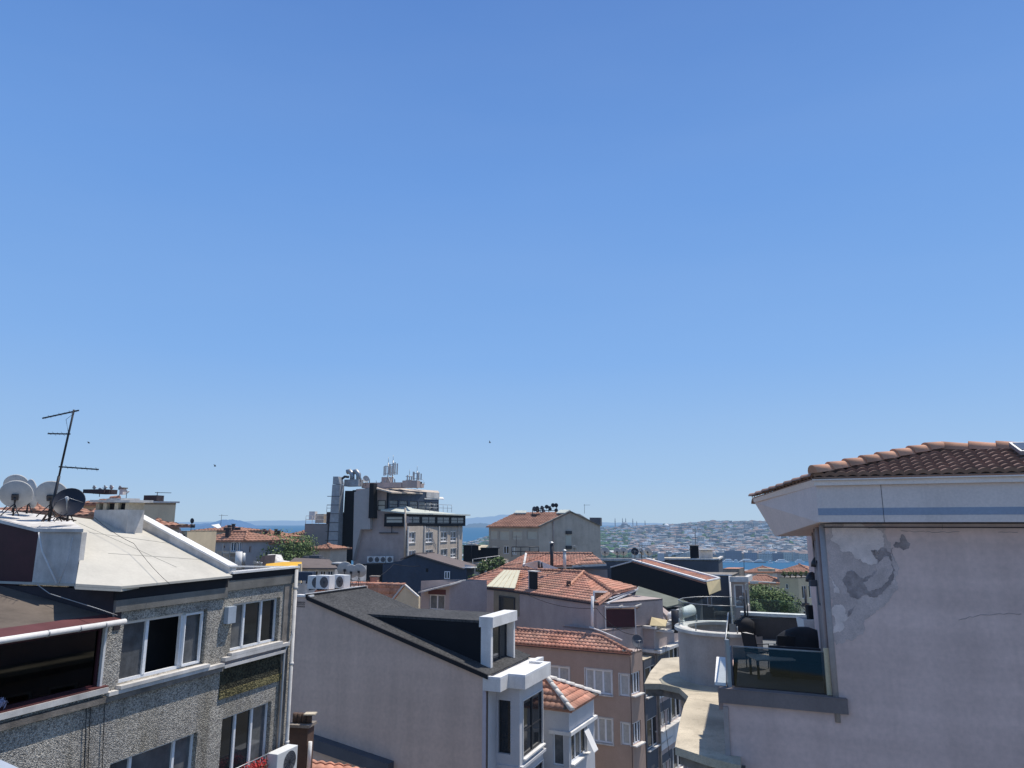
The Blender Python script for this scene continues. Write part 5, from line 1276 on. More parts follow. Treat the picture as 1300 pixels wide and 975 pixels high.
for t in (0, .33, .66, 1): p = q0.lerp(q1, t); mb.tube([p - UP * .6, p + UP * (.8 + t * .7)], .06, 5)
mb.beam(q0 + UP * .5, q1 + UP * .5, .1, .1); mb.beam(q0 + UP * .7, q1 + UP * 1.3, .1, .1); mb.beam(q0 - UP * .1, q1 - UP * .1, 1.2, .15); mb.build('frame', M['darkmetal'], rk)
for i, (px, py, r) in enumerate(((678.5, 646, .36), (683, 648.5, .33), (688, 645, .36), (682, 645, .3), (694, 643.5, .32), (698, 646, .34), (702, 641.5, .33), (706, 641.5, .33), (706, 648, .3), (690, 649, .3))):
    c = P(px, py, Yc + 5 + random.uniform(-.5, .5)); satellite_dish((c.x, c.y, c.z - .5), random.choice([20, 40, 170, 200, 10]), r, 'small dark dish in the crowded cluster on the orange roof', 'dishdark' if i not in (2, 0) else 'slate', 'dark dishes in the cluster on the orange roof', simple=True, h=.5 - .75 * r, el=15)

# ================================================================== DARK BLUE SHED BUILDING
DB = thing('dark_blue_building', 'long dark blue clad building with a brown sloping roof below the office block', 'building', P(528, 760, 72))
fa_ = Fac(P(528, 704, 72), ang=-75, out=(-.2, -1)); fb_ = Fac(P(528, 704, 72), ang=98, out=(.2, -1))
mb = MB(); L0 = [fa_.at(528, 704), fa_.at(508, 712), fa_.at(486, 716)]; mb.prism([upz(L0[0], 0)] + L0 + [upz(L0[2], 0)], -fa_.n * 3)
mb.prism([upz(fb_.pt(0, 0), 0), fb_.at(528, 704), fb_.at(563, 716), fb_.at(592, 722), upz(fb_.at(592, 722), 0)], -fb_.n * 4); mb.build('wall', M['navy'], DB)
a_, b_, c_ = fb_.at(528, 703) + fb_.n * .3, fb_.at(590, 721.5) + fb_.n * .3, P(546, 700, 79)
nd = plane3(a_, b_, c_); mb = MB(); mb.prism([a_, b_, hitp(606, 717.5, a_, nd), hitp(552, 702, a_, nd)], -nd * .12)
mb.prism([a_ + UP * .0, hitp(552, 702, a_, nd), fa_.at(520, 707) - fa_.n * 3, fa_.at(508, 711.5) + UP * .05], (0, 0, .1)); mb.build('roof', M['browntile'], DB)
mb = MB(); mb.beam(fb_.at(592, 722) + UP * .1, P(608, 720, 76), .9, .08); mb.build('pale_canopy', M['white'], DB)
s0, z1 = fb_.hit(564.5, 725); s1, z0 = fb_.hit(571.5, 735); window(DB, fb_, s0, s1, z0, z1, rec=-.05, lights=2, fw=.08)
s0, z1 = fb_.hit(541, 721.5); s1, z0 = fb_.hit(543.5, 726); mb = MB(); fb_.box(mb, s0, s1, z0, z1, .003, .06); mb.build('vent', M['plainblack'], DB)
tree(P(603, 741, 66) - UP * 3.5, 4.2, 4.3, 'leafy bush behind the left end of the broad tile roof', 'bush', seed=4, leaves=1500, size=.12, trunk=.8, cat='bush')

# ================================================================== SMALL TILE ROOF WITH CREAM GABLE
CG = thing('cream_gable_house', 'small orange-roofed house with a plain cream gable behind the black shingle roof', 'house', P(515, 775, 50))
fc_ = Fac(P(508, 770, 50), ang=105, out=(-.1, -1)); mb = MB(); pk = fc_.at(514, 744.5); mb.prism([fc_.at(498, 800), fc_.at(499, 764), pk, fc_.at(531.5, 758.5), fc_.at(531, 800)], -fc_.n * .3); mb.build('gable_wall', M['cream'], CG)
e0, e1 = fc_.at(499, 763) + UP * .06, pk + UP * .06; bk = D(-72) * 6.5; ne = plane3(e0, e1, e0 + bk)
tiles(CG, [e0, e0 + bk, e1 + bk * 1.0, e1], period=.3, course=.4, amp=.05)
caps(CG, e1, e1 + bk, .12, .45, M['tile']); mb = MB(); mb.beam(e0 + UP * .1, e1 + UP * .1, .22, .1); mb.beam(pk + UP * .12, fc_.at(531.5, 757.5), .2, .08); mb.build('verge_trim', M['whitedirty'], CG)
chimney(P(475, 753, 51.5), 100, .5, .45, 1.1, 'small brick-red chimney on the tile roof behind the black shingle roof', body='tilefar', pots=0)
AT = corner_house('attic_window_block', 'grey attic wall with one brown-framed window left of the broad tile roof', 571, 744, 52.5, -70, 2.3, 60, 3, 0, M['greyplaster'], dz=.3)
AT.win(0, 545, 565, 755, 774, lights=2, fw=.08, frame='whitedirty', pane='paneblue'); AT.finish()
a_, b_ = P(531, 751.5, 52.6), P(571.5, 741.5, 51.7); mb = MB(); mb.prism([a_, b_, b_ + D(30) * 2 + UP * .2, a_ + D(30) * 2 + UP * .2], (0, 0, -.1)); mb.build('roof', M['whitedirty'], AT.root)
mb = MB(); s0, z1 = AT.F[0].hit(544, 748); s1, z0 = AT.F[0].hit(566, 755); AT.F[0].box(mb, min(s0, s1), max(s0, s1), z0, z1, .004, .03); mb.build('brown_lintel', M['maroon'], AT.root)
# ================================================================== TALL OFFICE BLOCK (rooftop glazing, ducts, masts)
random.seed(17)
YH = 100
HC = P(516, 700, YH); fl = Fac(HC, ang=-76, out=(-.2, -1)); fr = Fac(HC, ang=15, out=(1, -.3))
HT = thing('office_block', 'tall grey block with glazed top floors, steel ducts and rooftop masts', 'building', (HC.x - 5, HC.y + 8, 0))
zm = fr.hit(516, 668)[1]                     # top of the masonry
lenR = fr.hit(587, 690)[0]; lenL = fl.hit(451, 690)[0]
def ophit(f, x0, x1, y0, y1):
    q = sorted((f.hit(x0, y0)[0], f.hit(x1, y0)[0])); m = (x0 + x1) / 2; return (q[0], q[1], f.hit(m, y1)[1], f.hit(m, y0)[1])
wr = [ophit(fr, *q) for q in ((519, 527.5, 675.5, 689), (540.5, 549.5, 675.5, 688.5), (559.5, 568, 675, 687.5), (572, 579.5, 674.5, 687), (519, 527.5, 699, 712), (540.5, 549.5, 698, 711), (559.5, 568, 697, 710), (572, 579.5, 696, 708))]
mb = MB(); holes(mb, fr, 0, lenR, 0, zm, wr, .25)
mb.face([fr.pt(lenR, 0), fr.pt(lenR, 0) - fr.n * 9, fr.pt(lenR, zm) - fr.n * 9, fr.pt(lenR, zm)]); mb.build('wall', M['greywarm'], HT)
for o in wr: window(HT, fr, *o, rec=.2, lights=2, fw=.12, trans=.35, pane='paneblue', sill='white', surround='white')
mb = MB()
for s_ in (.0, wr[1][0] - .9, wr[2][0] - 1.2, wr[3][1] + .6): fr.box(mb, s_ + .05, s_ + .35, 0, zm - .02, .003, .18)
mb.build('pilaster', M['whitedirty'], HT)
ztop = fl.hit(470, 624)[1]
mb = MB(); mb.prism([fl.pt(0, 0), fl.at(516, 650), fl.at(490, 648.5), fl.at(491, 620), fl.at(480, 619), fl.at(452, 621), upz(fl.at(452, 650), 0)], -fl.n * 7); mb.build('side_wall', M['greyplaster'], HT)
mb = MB(); mb.prism([fl.at(453, 625, .02), fl.at(473, 619, .02), fl.at(473, 672, .02), fl.at(461, 672, .02), fl.at(451, 712, .02)], fl.n * .8); mb.build('pale_shaft', mk('pale_grey_panel', (.42, .39, .37), .7, var=.06), HT)
mb = MB(); mb.prism([fl.at(474, 614, .02), fl.at(479, 614, .02), fl.at(479, 658, .02), fl.at(472.5, 658, .02)], fl.n * 1.2); mb.build('black_flue_casing', M['navydeep'], HT)
mb = MB(); mb.prism([fl.at(452, 623, .0), fl.at(438, 623, .0), fl.at(433, 709, .0), fl.at(450, 712, .0)], -fl.n * 5); mb.build('dark_cladding', M['navydeep'], HT)
# metal duct and elbows
D0 = fl.at(430, 708, 1.0)
dt = thing('duct_stack', 'tall silver ventilation duct with bent hoods at the left end of the office block', 'duct', D0)
mb = MB(); a_, b_, c_, d_ = fl.at(423.5, 711, .6), fl.at(436, 711, .6), fl.at(439.5, 616, .6), fl.at(430, 616, .6); mb.prism([a_, b_, c_, d_], fl.n * 1.3); mb.build('riser', M['duct'], dt)
mb = MB(); mb.prism([fl.at(430.5, 615.5, .6), fl.at(439.5, 615.5, .6), fl.at(437, 606, .6), fl.at(431, 606, .6)], fl.n * 1.3)
mb.box(fl.at(438, 617.5, .3), fl.at(456, 617, .3) - fl.at(438, 617.5, .3), -fl.n * 1.6, UP * .95); mb.build('plenum', M['duct'], dt)
for x, y0, hx in ((446, 610, -3.5), (454, 610, -3.0)):
    mb = MB(); p = fl.at(x, y0 + 1.5, -.3); q = fl.at(x, y0 - 8, -.3); r_ = fl.at(x + hx, y0 - 12, -.3); s_ = fl.at(x + hx * 1.9, y0 - 11, -.3)
    mb.tube([p, q, r_, s_], .36, 10); mb.build('bent_hood', M['metal'], dt)
mb = MB(); mb.tube([fl.at(434, 611, .8), fl.at(441, 605.5, .8), fl.at(446, 606, .8)], .18, 8)
for z in range(8): zz = D0.z + 1.2 * z; mb.box(V((D0.x - 1.0, D0.y - .3, zz)) + fl.n * .9, fl.d * -1.9, fl.n * .05, UP * .08)
mb.build('flange', M['darkmetal'], dt)
c = fl.at(460.5, 607.5, -1); satellite_dish((c.x, c.y, c.z - 1), 150, .5, 'lone dish on a pole right of the bent hoods on the office block', 'dish', el=10, simple=True, h=.6)
# upper floor
mb = MB(); za, zb2 = fr.hit(516, 648.5)[1], fr.hit(516, 620.5)[1]
U0 = fl.at(493, 640); U1 = fl.at(497, 640)
fu = Fac(fl.at(493, 640), P(557, 640, 113), out=(.3, -1)); lu = fu.len
zw0, zw1, zt3 = fu.hit(520, 648.5)[1], fu.hit(520, 635)[1], fu.hit(520, 623)[1]
uo = [(lu * a, lu * b, zw0 + .25, zw1 - .1) for a, b in ((.02, .18), (.20, .36), (.40, .56), (.58, .72), (.74, .86), (.88, .985))]
holes(mb, fu, 0, lu, zw0 - .5, zt3, uo, .25); mb.prism([fu.pt(0, zw0 - .5, -.3), fu.pt(lu, zw0 - .5, -.3), fu.pt(lu, zt3, -.3), fu.pt(0, zt3, -.3)], -fu.n * 6); mb.build('upper_floor', M['navy'], HT)
for i, o in enumerate(uo): window(HT, fu, *o, rec=.12, lights=1, fw=.1, frame='darkmetal', pane='paneblue', trans=.5)
fm = Fac(fl.at(480, 640), fl.at(493, 640), out=(-.2, -1)); mb = MB(); s_a = fl.hit(490, 640)[0]; s_b = fl.hit(480, 640)[0]
window(HT, fl, s_a, s_b, fl.hit(485, 648)[1], fl.hit(485, 635)[1], rec=-.06, lights=1, fw=.1, frame='darkmetal', pane='shutter', trans=.5)
slab(HT, [P(478, 619.5, 97.5), P(497, 624.5, 98), P(541, 626, 110), P(558, 625.5, 114), P(556, 623, 120), P(480, 618, 105)], .18, M['greywarm'], 'roof_edge')
slab(HT, [P(539, 632.5, 109), P(564, 633, 114.5), P(562, 631, 118), P(540, 630.5, 112)], .15, M['white'], 'small_canopy')
mb = MB(); fu.box(mb, lu * .72, lu, fu.hit(545, 632)[1], zt3, .003, .1); mb.build('pale_fascia', M['whitedirty'], HT)
rail(HT, [fu.pt(lu * .45, zw0 - .1, 2.2), fu.pt(lu * 1.02, zw0 - .1, 2.2)], 1.1, mat='metal', bars=2, r=.03)
# middle glazed floor
fmid = Fac(fl.at(490, 660, .6), P(588, 660, 122), out=(.5, -1)); lm = fmid.len
zg0, zg1 = fmid.hit(530, 668)[1], fmid.hit(530, 654)[1]
gA = fl.at(490, 660, .6)
fm1 = Fac(gA, fl.at(515.5, 660, .6), out=(-.2, -1)); fm2 = Fac(fl.at(515.5, 660, .6), fr.pt(lenR, 0, .5), out=(1, -.3))
for f_, opsn in ((fm1, ((.08, .92),)), (fm2, ((.02, .22), (.25, .46), (.49, .70), (.73, .97)))):
    zb_ = f_.hit(516, 668.5)[1]; zt_ = f_.hit(516, 652)[1]
    oo = [(f_.len * a, f_.len * b, zb_ + .45, zt_ - .35) for a, b in opsn]
    mb = MB(); holes(mb, f_, 0, f_.len, zb_, zt_, oo, .2); mb.build('glazed_floor', M['navydeep'], HT)
    for o in oo: window(HT, f_, *o, rec=.1, lights=1 if f_ is fm1 else 2, fw=.10, frame='darkmetal', pane='shutter' if f_ is fm1 else 'paneblue', trans=.5)
e_ = fm2.hit(516, 651.5)[1]
slab(HT, [fm1.pt(-.4, e_ + .5, .4), fm1.pt(fm1.len + .3, e_ + .1, .5), fm2.pt(fm2.len + .8, e_ + .1, .6), fm2.pt(fm2.len + .8, e_ + .1, -5), fm1.pt(2, e_ + 1.0, -3)], .2, M['greensheet'], 'glazed_floor_roof')
mb = MB(); p, q = fl.at(482, 676.5, .2), fl.at(506, 676.5, .2); mb.beam(p, q, .15, .12); mb.tube([fl.at(498, 668, .2), fl.at(498, 676, .2)], .06, 5); mb.build('wall_bracket', M['darkmetal'], HT)
mb = MB(); mb.tube([fl.at(518, 645, 1.0), fl.at(515.5, 712, .5)], .14, 6); mb.build('corner_pipe', M['greywarm'], HT)
# antennas
def cell_mast(px, py, Y, hgt, label, k=5):
    p = P(px, py, Y); r_ = thing('cell_mast', label, 'antenna mast', p)
    mb = MB(); mb.tube([p, p + UP * hgt], .09, 6)
    for a in range(3): t = D(120 * a); mb.tube([p + t * .9, p + UP * hgt * .45], .05, 5); mb.tube([p + UP * hgt * .55, p + UP * hgt * .55 + t * .6], .04, 4); mb.tube([p + UP * hgt * .85, p + UP * hgt * .85 + t * .6], .04, 4)
    mb.build('mast', M['metal'], r_)
    for a in range(k):
        t = D(360 / k * a + 20); b = p + t * .65 + UP * hgt * .48; mb = MB(); mb.cbox(b, .18, .14, hgt * random.uniform(.34, .48)); mb.build('panel_antenna', M['dish'], r_)
    mb = MB(); mb.tube([p + UP * hgt * .9, p + UP * (hgt + .8)], .04, 4); mb.build('whip', M['metal'], r_)
cell_mast(492, 619, 104, 3.6, 'slim left mast of the pair nearest the middle of the office block roof', 4); cell_mast(498, 619, 106, 4.0, 'taller right mast of the pair nearest the middle of the office block roof', 5)
cell_mast(529, 620, 112, 2.7, 'wide antenna mast near the right end of the office block roof', 5); cell_mast(519.5, 618, 108, 1.8, 'small antenna pole just left of the wide right mast', 2)
mb = MB(); p = P(459, 619.5, 103); mb.box(p, D(100) * 6, D(10) * 2, UP * .75); mb.box(p + D(100) * 6.1, D(100) * 2.2, D(10) * 1.5, UP * 1.0); mb.box(P(505, 619, 107), D(100) * 3.6, D(10) * 1.5, UP * .55); mb.box(P(484, 617, 105), D(100) * 1.4, D(10) * 1, UP * 1.3); mb.build('roof_plant_box', M['greyplaster'], HT)
mb = MB()
for i in range(22): x = random.uniform(457, 540); p = P(x, 618, 106 + (x - 460) * .08); mb.tube([p, p + V((random.uniform(-.2, .2), 0, random.uniform(.5, 1.3)))], .04, 4); 
for i in range(8): x = random.uniform(484, 535); p = P(x, 617.5, 108); mb.cbox(p, random.uniform(.4, .9), .5, random.uniform(.3, .9))
mb.build('roof_clutter', M['darkmetal'], HT)
p = P(534, 619, 113); satellite_dish((p.x, p.y, p.z), 100, .7, 'wide upturned dish at the right end of the office block roof', 'dish', el=70, simple=True, h=.1)
for i, x in enumerate((474, 482, 489.5, 498)):
    p = fl.at(x, 714.5, .9); ac_unit(p, math.degrees(math.atan2(fl.n.x, fl.n.y)), 'one of four outdoor units in a line at the foot of the office block wall', 'outdoor units at the foot of the office block', w=.85, h=.85, d=.5)
mb = MB(); a_, b_ = fl.at(455, 716, 2), fl.at(505, 716, 2); mb.prism([upz(a_, 0), upz(b_, 0), b_, a_], -fl.n * 2); solo(mb, 'garage_block', M['navydeep'], 'low dark block under the four outdoor units at the foot of the office block', 'building', upz(a_, 0))
# lower wing on the left
lw = corner_house('brown_grey_wing', 'plain brown-grey block with tanks and a railing left of the silver duct', 416, 665, 101, -80, 3.4, 20, 6, 0, mk('brown_grey_render', (.26, .235, .22), .95, var=.08)); lw.finish(flat=M['greyplaster'])
mb = MB(); mb.box(P(400, 664, 102), D(100) * 1.25, D(10) * 1.2, UP * 1.25); solo(mb, 'water_tank', M['greywarm'], 'square grey tank on the brown-grey block', 'tank', P(400, 664, 102))
rail(lw.root, [lw.cor + lw.l * 3.3 + lw.r * 3, lw.cor + lw.l * 3.3, lw.cor + lw.l * .2], 1.1, r=.03, mat='whitedirty')
mb = MB(); mb.box(P(392, 660, 104), D(100) * .9, D(10) * .8, UP * 1.2); solo(mb, 'white_box', M['white'], 'white cabinet behind the railing of the brown-grey block', 'cabinet', P(392, 660, 104))
lw2 = corner_house('dark_stair_tower', 'dark narrow tower between the brown-grey block and the silver duct', 424, 650, 101.5, -80, 1.1, 20, 5, 0, M['darkwall']); lw2.finish(flat=M['darkwall'])
rail(lw2.root, [lw2.cor + lw2.l * 1.1, lw2.cor + lw2.r * 1.0 - lw2.l * .5], 1.0, r=.03)

# ================================================================== HOUSES LEFT OF THE OFFICE BLOCK
def roofed(name, label, px, py, Y, angL, lenL, angR, lenR, mat, pitch=.35, wins0=(), wins1=(), ov=.4, rmat='tilefar', group=None):
    b = corner_house(name, label, px, py, Y, angL, lenL, angR, lenR, 0, mat, group)
    for q, k in wins0: b.win(0, *q, **k)
    for q, k in wins1: b.win(1, *q, **k)
    b.finish(); c = b.cor + UP * .03
    A0 = c - b.l * ov - b.r * ov; A1 = c + b.l * (lenL + ov) - b.r * ov; A2 = c + b.l * (lenL + ov) + b.r * (lenR + ov); A3 = c - b.l * ov + b.r * (lenR + ov)
    m = min(lenL, lenR) / 2 + ov
    if lenL >= lenR: r0 = A0 + b.l * m + b.r * m + UP * m * pitch; r1 = A1 - b.l * m + b.r * m + UP * m * pitch
    else: r0 = A0 + b.l * m + b.r * m + UP * m * pitch; r1 = A3 + b.l * m - b.r * m + UP * m * pitch
    if lenL >= lenR: qs = ([A1, A0, r0, r1], [A0, A3, r0], [A3, A2, r1, r0], [A2, A1, r1])
    else: qs = ([A1, A0, r0], [A0, A3, r1, r0], [A3, A2, r1], [A2, A1, r0, r1])
    for q in qs: tiles(b.root, q, mat=M[rmat], period=.45, course=.5, amp=.06)
    caps(b.root, A0, r0, .14, .6, M[rmat]); caps(b.root, r0, r1, .14, .6, M[rmat])
    b.rid = (r0, r1); return b
W = dict(lights=1, fw=.08, frame='greyplaster'); Wd = dict(lights=2, fw=.08)
h1 = roofed('patched_house', 'blue-grey patched house with a red hipped roof and steel balcony cage', 311, 687, 80, -80, 6.2, 50, 4.5, mk('blue_grey_render', (.33, .32, .33), .95, var=.12), .36,
            wins0=[((246.5, 250, 691, 699), W), ((258, 261, 693, 697), W), ((269, 272.5, 690, 703), W), ((283, 286, 692, 696.5), W), ((293, 299.5, 688, 700), Wd), ((301, 306, 688, 700), Wd)], wins1=[((316, 319, 693, 702), W)])
mb = MB(); f = h1.F[0]
for a_, b_, c_, d_ in ((252, 262, 697, 705), (275, 291, 699, 716), (262, 268, 695, 700)):
    q = sorted((f.hit(a_, c_)[0], f.hit(b_, c_)[0])); f.box(mb, q[0], q[1], f.hit(a_, d_)[1], f.hit(a_, c_)[1], .003, .02)
mb.build('plaster_patch', M['greywarm'], h1.root)
mb = MB(); z = f.hit(300, 702)[1]; s0, s1 = sorted((f.hit(290, 702)[0], f.hit(309, 702)[0])); f.box(mb, s0, s1, z, z + .12, .003, 1.3)
for k in range(3): f.box(mb, s0, s1, z - .5 - k * .5, z - .42 - k * .5, 1.2, 1.25)
for s_ in (s0, (s0 + s1) / 2, s1 - .1): f.box(mb, s_, s_ + .08, z - 1.8, z + 1.0, 1.2, 1.3)
mb.build('balcony_cage', M['metal'], h1.root)
chimney(P(289, 683, 81), 100, .45, .4, 1.1, 'small dark chimney low on the red roof of the patched house', 'darkwall', pots=0)
mb = MB(); p = P(268, 667, 86); mb.prism([p, P(276, 671, 84), P(281, 670, 85), P(278, 665.5, 88)], (0, 0, .05)); solo(mb, 'white_sheet', M['white'], 'white sheet patch on the roof of the patched house', 'sheet', p)
h1b = roofed('rear_red_roof_house', 'red-roofed house peeking out behind the patched house', 296, 674, 92, -80, 5.2, 40, 4, M['greywarm'], .20)
for i, (px, py) in enumerate(((286, 667), (291, 666), (296, 666.5), (300, 667), (303, 669))): 
    chimney(P(px, py + 6, 90 + i % 2), 100, .3, .3, .25 + .2 * (i % 3), 'small dark chimney in the clutter behind the patched house', 'darkwall', pots=0, group='chimneys behind the patched house')
c = P(243.5, 661.5, 82); satellite_dish((c.x, c.y, c.z - 1.2), 20, .30, 'black round dish on a pole sticking above the red roofs against the sea', 'dishdark', el=5, simple=True, h=1.0)
flue(P(244, 670, 82), .3, .4, 'squat black vent beside the black dish pole', cap=False, name='roof_vent', cat='vent')
h2 = roofed('pale_house', 'pale cream house with an orange roof to the left of the green tree', 346, 690, 82, -80, 2.6, 30, 5, M['cream'], .35)
mb = MB(); p = P(344, 716, 70); mb.prism([P(334, 712, 70), P(340, 704, 71), P(349, 705, 71), P(352, 712, 70), P(366, 714, 69.5), P(366, 717, 69.5), P(334, 717, 70)], V((.3, 1, 0))); solo(mb, 'curved_canopy', M['whitedirty'], 'white curved canopy to the left of the yellow tarpaulin', 'canopy', p)
flue(P(302, 722, 66), .30, 1.5, 'fat white vertical tank beside the climbing parapet', 'white', cap=False, name='water_tank', cat='tank'); flue(P(307.5, 722, 66.5), .24, 1.4, 'slimmer grey tank right of the fat white tank', 'metal', cap=False, name='water_tank', cat='tank')
for i, (px, r) in enumerate(((324, .28), (330, .25))): c = P(px, 716, 66); satellite_dish((c.x, c.y, c.z - .6), 30, r, 'small grey dish beside the curved white canopy', group='small dishes beside the curved white canopy', simple=True, h=.4)
mb = MB(); p = P(321, 715, 68); mb.prism([P(322, 722, 68), P(333, 706, 69), P(337, 705, 69), P(334, 722, 68)], V((.5, 1.5, 0))); solo(mb, 'dark_gable_roof', M['darkwall'], 'steep dark roof flank behind the small dishes', 'roof', p)
h3 = roofed('rear_orange_roof_house', 'orange-roofed house standing against the sea behind the tree', 345, 682, 96, -82, 4.8, 30, 5, M['greywarm'], .3)
for i, px in enumerate((321, 335, 338, 350, 354)):
    p = P(px, 679, 97); chimney(p, 100, .3, .3, .5 + .2 * (i % 2), 'small dark chimney on the skyline left of the office block', 'darkwall', pots=0, group='chimneys on the skyline left of the office block')
bk_ = corner_house('grey_flat_roof_building', 'low grey roofed building against the sea just left of the brown-grey block', 384, 682, 118, -84, 4.5, 30, 5, 0, M['greyplaster']); bk_.finish(flat=M['concrete'])
roofed('orange_strip_house', 'orange-roofed house just above the grey flat roof by the sea', 386, 678, 125, -84, 2.2, 30, 5, M['greywarm'], .3)
# dark awning house far left of them
aw = corner_house('cream_side_house', 'cream side wall with a dark awning next to the beige flat roofed building', 238, 674, 72, -70, 1.2, 20, 4, 0, M['cream']); aw.finish(flat=M['concrete'])
mb = MB(); a_, b_ = P(206, 678, 70), P(231, 678, 71); mb.prism([a_, b_, P(229, 672, 73), P(212, 672, 73)], (0, 0, .1)); mb.prism([a_ - UP * .05, b_ - UP * .05, b_ - UP * 3, a_ - UP * 3], (0.1, .5, 0)); solo(mb, 'dark_awning', M['darkwall'], 'dark brown awning in front of the cream side wall', 'awning', a_)
mb = MB(); mb.beam(P(216, 673, 69), P(231, 680, 69), .25, .2); solo(mb, 'white_roll', M['white'], 'rolled white cover along the edge of the dark awning', 'cover', P(216, 673, 69))
# beige building above the pale roof
bb = corner_house('beige_building', 'beige flat roofed building with one blue window rising behind the pale roof', 183.5, 638, 47, -75, 1.7, 55, 1.9, 0, M['cream'])
bb.win(0, 181.5 - 7, 183, 646, 661, lights=2, fw=.06, pane='paneblue'); bb.finish(flat=M['concrete'])
mb = MB(); bb.F[0].box(mb, -.1, 1.85, bb.z1, bb.z1 + .1, -.2, .14); bb.F[1].box(mb, -.14, 2.1, bb.z1, bb.z1 + .1, -.2, .14); mb.build('roof_slab', M['whitedirty'], bb.root)
mb = MB(); p = P(182, 636, 48.5); mb.box(p, D(98) * .95, D(8) * .8, UP * .38); solo(mb, 'roof_hut', M['darkwall'], 'small dark hut on the beige building roof', 'hut', p); roof_aerial(P(199, 633, 49), .45, 'tiny aerial on the beige building roof')
rt = roofed('tile_roof_block', 'tile-roofed block under the row of small dishes behind the vent', 150, 640, 46, -78, 2.6, 20, 2, M['cream'], .26)
for i, (px, py, r) in enumerate(((119.5, 618.5, .12), (133, 618.5, .14), (141, 618.5, .15), (152.5, 620, .17), (161, 624, .13), (127, 622, .14))):
    c = P(px, py, 48); satellite_dish((c.x, c.y, c.z - .45), [20, 40, 25, 30, 60, 10][i], r * 1.1, 'small dish in the row on top of the tile-roofed block', 'dish', 'small dishes on the tile-roofed block', simple=True, h=.45 - .75 * r * 1.1, el=20)
mb = MB(); p = P(105, 626, 48); mb.box(p, D(100) * 1.6, D(10) * 1, UP * .25); mb.box(P(120, 627, 48), D(100) * .9, D(10) * 1, UP * .3); solo(mb, 'ridge_wall', M['darkwall'], 'dark low wall carrying the small dishes above the tile-roofed block', 'wall', p)
chimney(P(155.5, 628, 47), 100, .26, .3, .38, 'pale square chimney among the small dishes', 'whitedirty', pots=0)
roofed('low_red_roof_house', 'low red-roofed house right under the beige building', 198, 668, 44, -75, 1.4, 30, 1.6, M['greywarm'], .25)
roofed('left_red_roof_house', 'red-roofed house between the black dish and the vent block', 118, 655, 40, -75, 1.6, 30, 2, M['greywarm'], .22)
roofed('edge_red_roof_house', 'rusty-roofed house between the grey dishes on the left', 45, 650, 42, -75, 3.6, 40, 3, M['greywarm'], .25)
# tree
tree(P(363, 712, 84) - UP * 1.5, 10.5, 4.2, 'broad green tree in front of the houses left of the office block', seed=9, leaves=6500, size=.13, trunk=1.2)
# yellow tarpaulin and brown-roofed house with pillars
mb = MB(); a_, b_ = P(336, 721.5, 62), P(383, 722.5, 60); mb.prism([a_, b_, P(383, 714.5, 62), P(360, 714.5, 64), P(338, 717, 64)], (0, 0, .08)); solo(mb, 'tarpaulin', M['yellow'], 'bright yellow tarpaulin spread above the parapet end', 'tarpaulin', a_)
mb = MB(); mb.beam(P(381, 716, 60), P(380.5, 740, 60), .35, .25); solo(mb, 'post', M['cream'], 'cream post at the right end of the yellow tarpaulin', 'post', P(380.5, 740, 60))
bh = corner_house('pillared_house', 'brown-roofed house with a row of white pillars and windows below the tree', 425, 721, 62, -88, 3.3, 30, 4, 0, M['whitedirty'])
for i in range(5): bh.winm(0, .18 + .63 * i, .62 + .63 * i, bh.z1 - 1.35, bh.z1 - .25, lights=2, fw=.04, pane='pane')
bh.finish()
c = bh.cor; e0, e1 = c + bh.l * 4.6 + UP * .03 + V((0, -.5, 0)), c - bh.l * .4 + UP * .03 + V((0, -.5, 0)); nn_ = plane3(e0, e1, e0 + V((0, 5, .95)))
slab(bh.root, [e0, e1, hitp(418, 710, e0, nn_), hitp(374, 708, e0, nn_), hitp(366, 714, e0, nn_)], .12, M['browntile'])
mb = MB(); p = P(388, 711, 66); mb.box(p, D(100) * 1.5, D(10) * 1.0, UP * .18); mb.box(p + D(100) * .3 + UP * .19, D(100) * 1.0, D(10) * .8, UP * .22); mb.box(p + D(100) * -.5 + UP * .1 + V((0, .6, 0)), D(100) * 1.3, D(10) * .8, UP * .2); solo(mb, 'roof_unit', M['slate'], 'dark low ventilation unit on the brown roof', 'unit', p)
mb = MB(); q = P(430, 716, 63); mb.rings([[q + V((math.cos(6.283 * i / 14) * r_, math.sin(6.283 * i / 14) * r_, z)) for i in range(14)] for r_, z in ((.5, -2), (.5, 0), (.62, .01), (.6, .12), (.3, .16))]); solo(mb, 'round_vent', M['dish'], 'round grey vent with a cap right of the pillared house', 'vent', q)
roofed('red_roof_annex', 'small red-roofed annex at the foot of the silver duct', 419, 697, 90, -85, 2.6, 30, 3, M['greywarm'], .3)
mb = MB(); mb.box(P(372, 737, 44), D(100) * 1.2, D(10) * .5, UP * .5); rr_ = solo(mb, 'roof_box', M['navy'], 'blue-black box beside the top corner of the taupe gable', 'box', P(372, 737, 44))

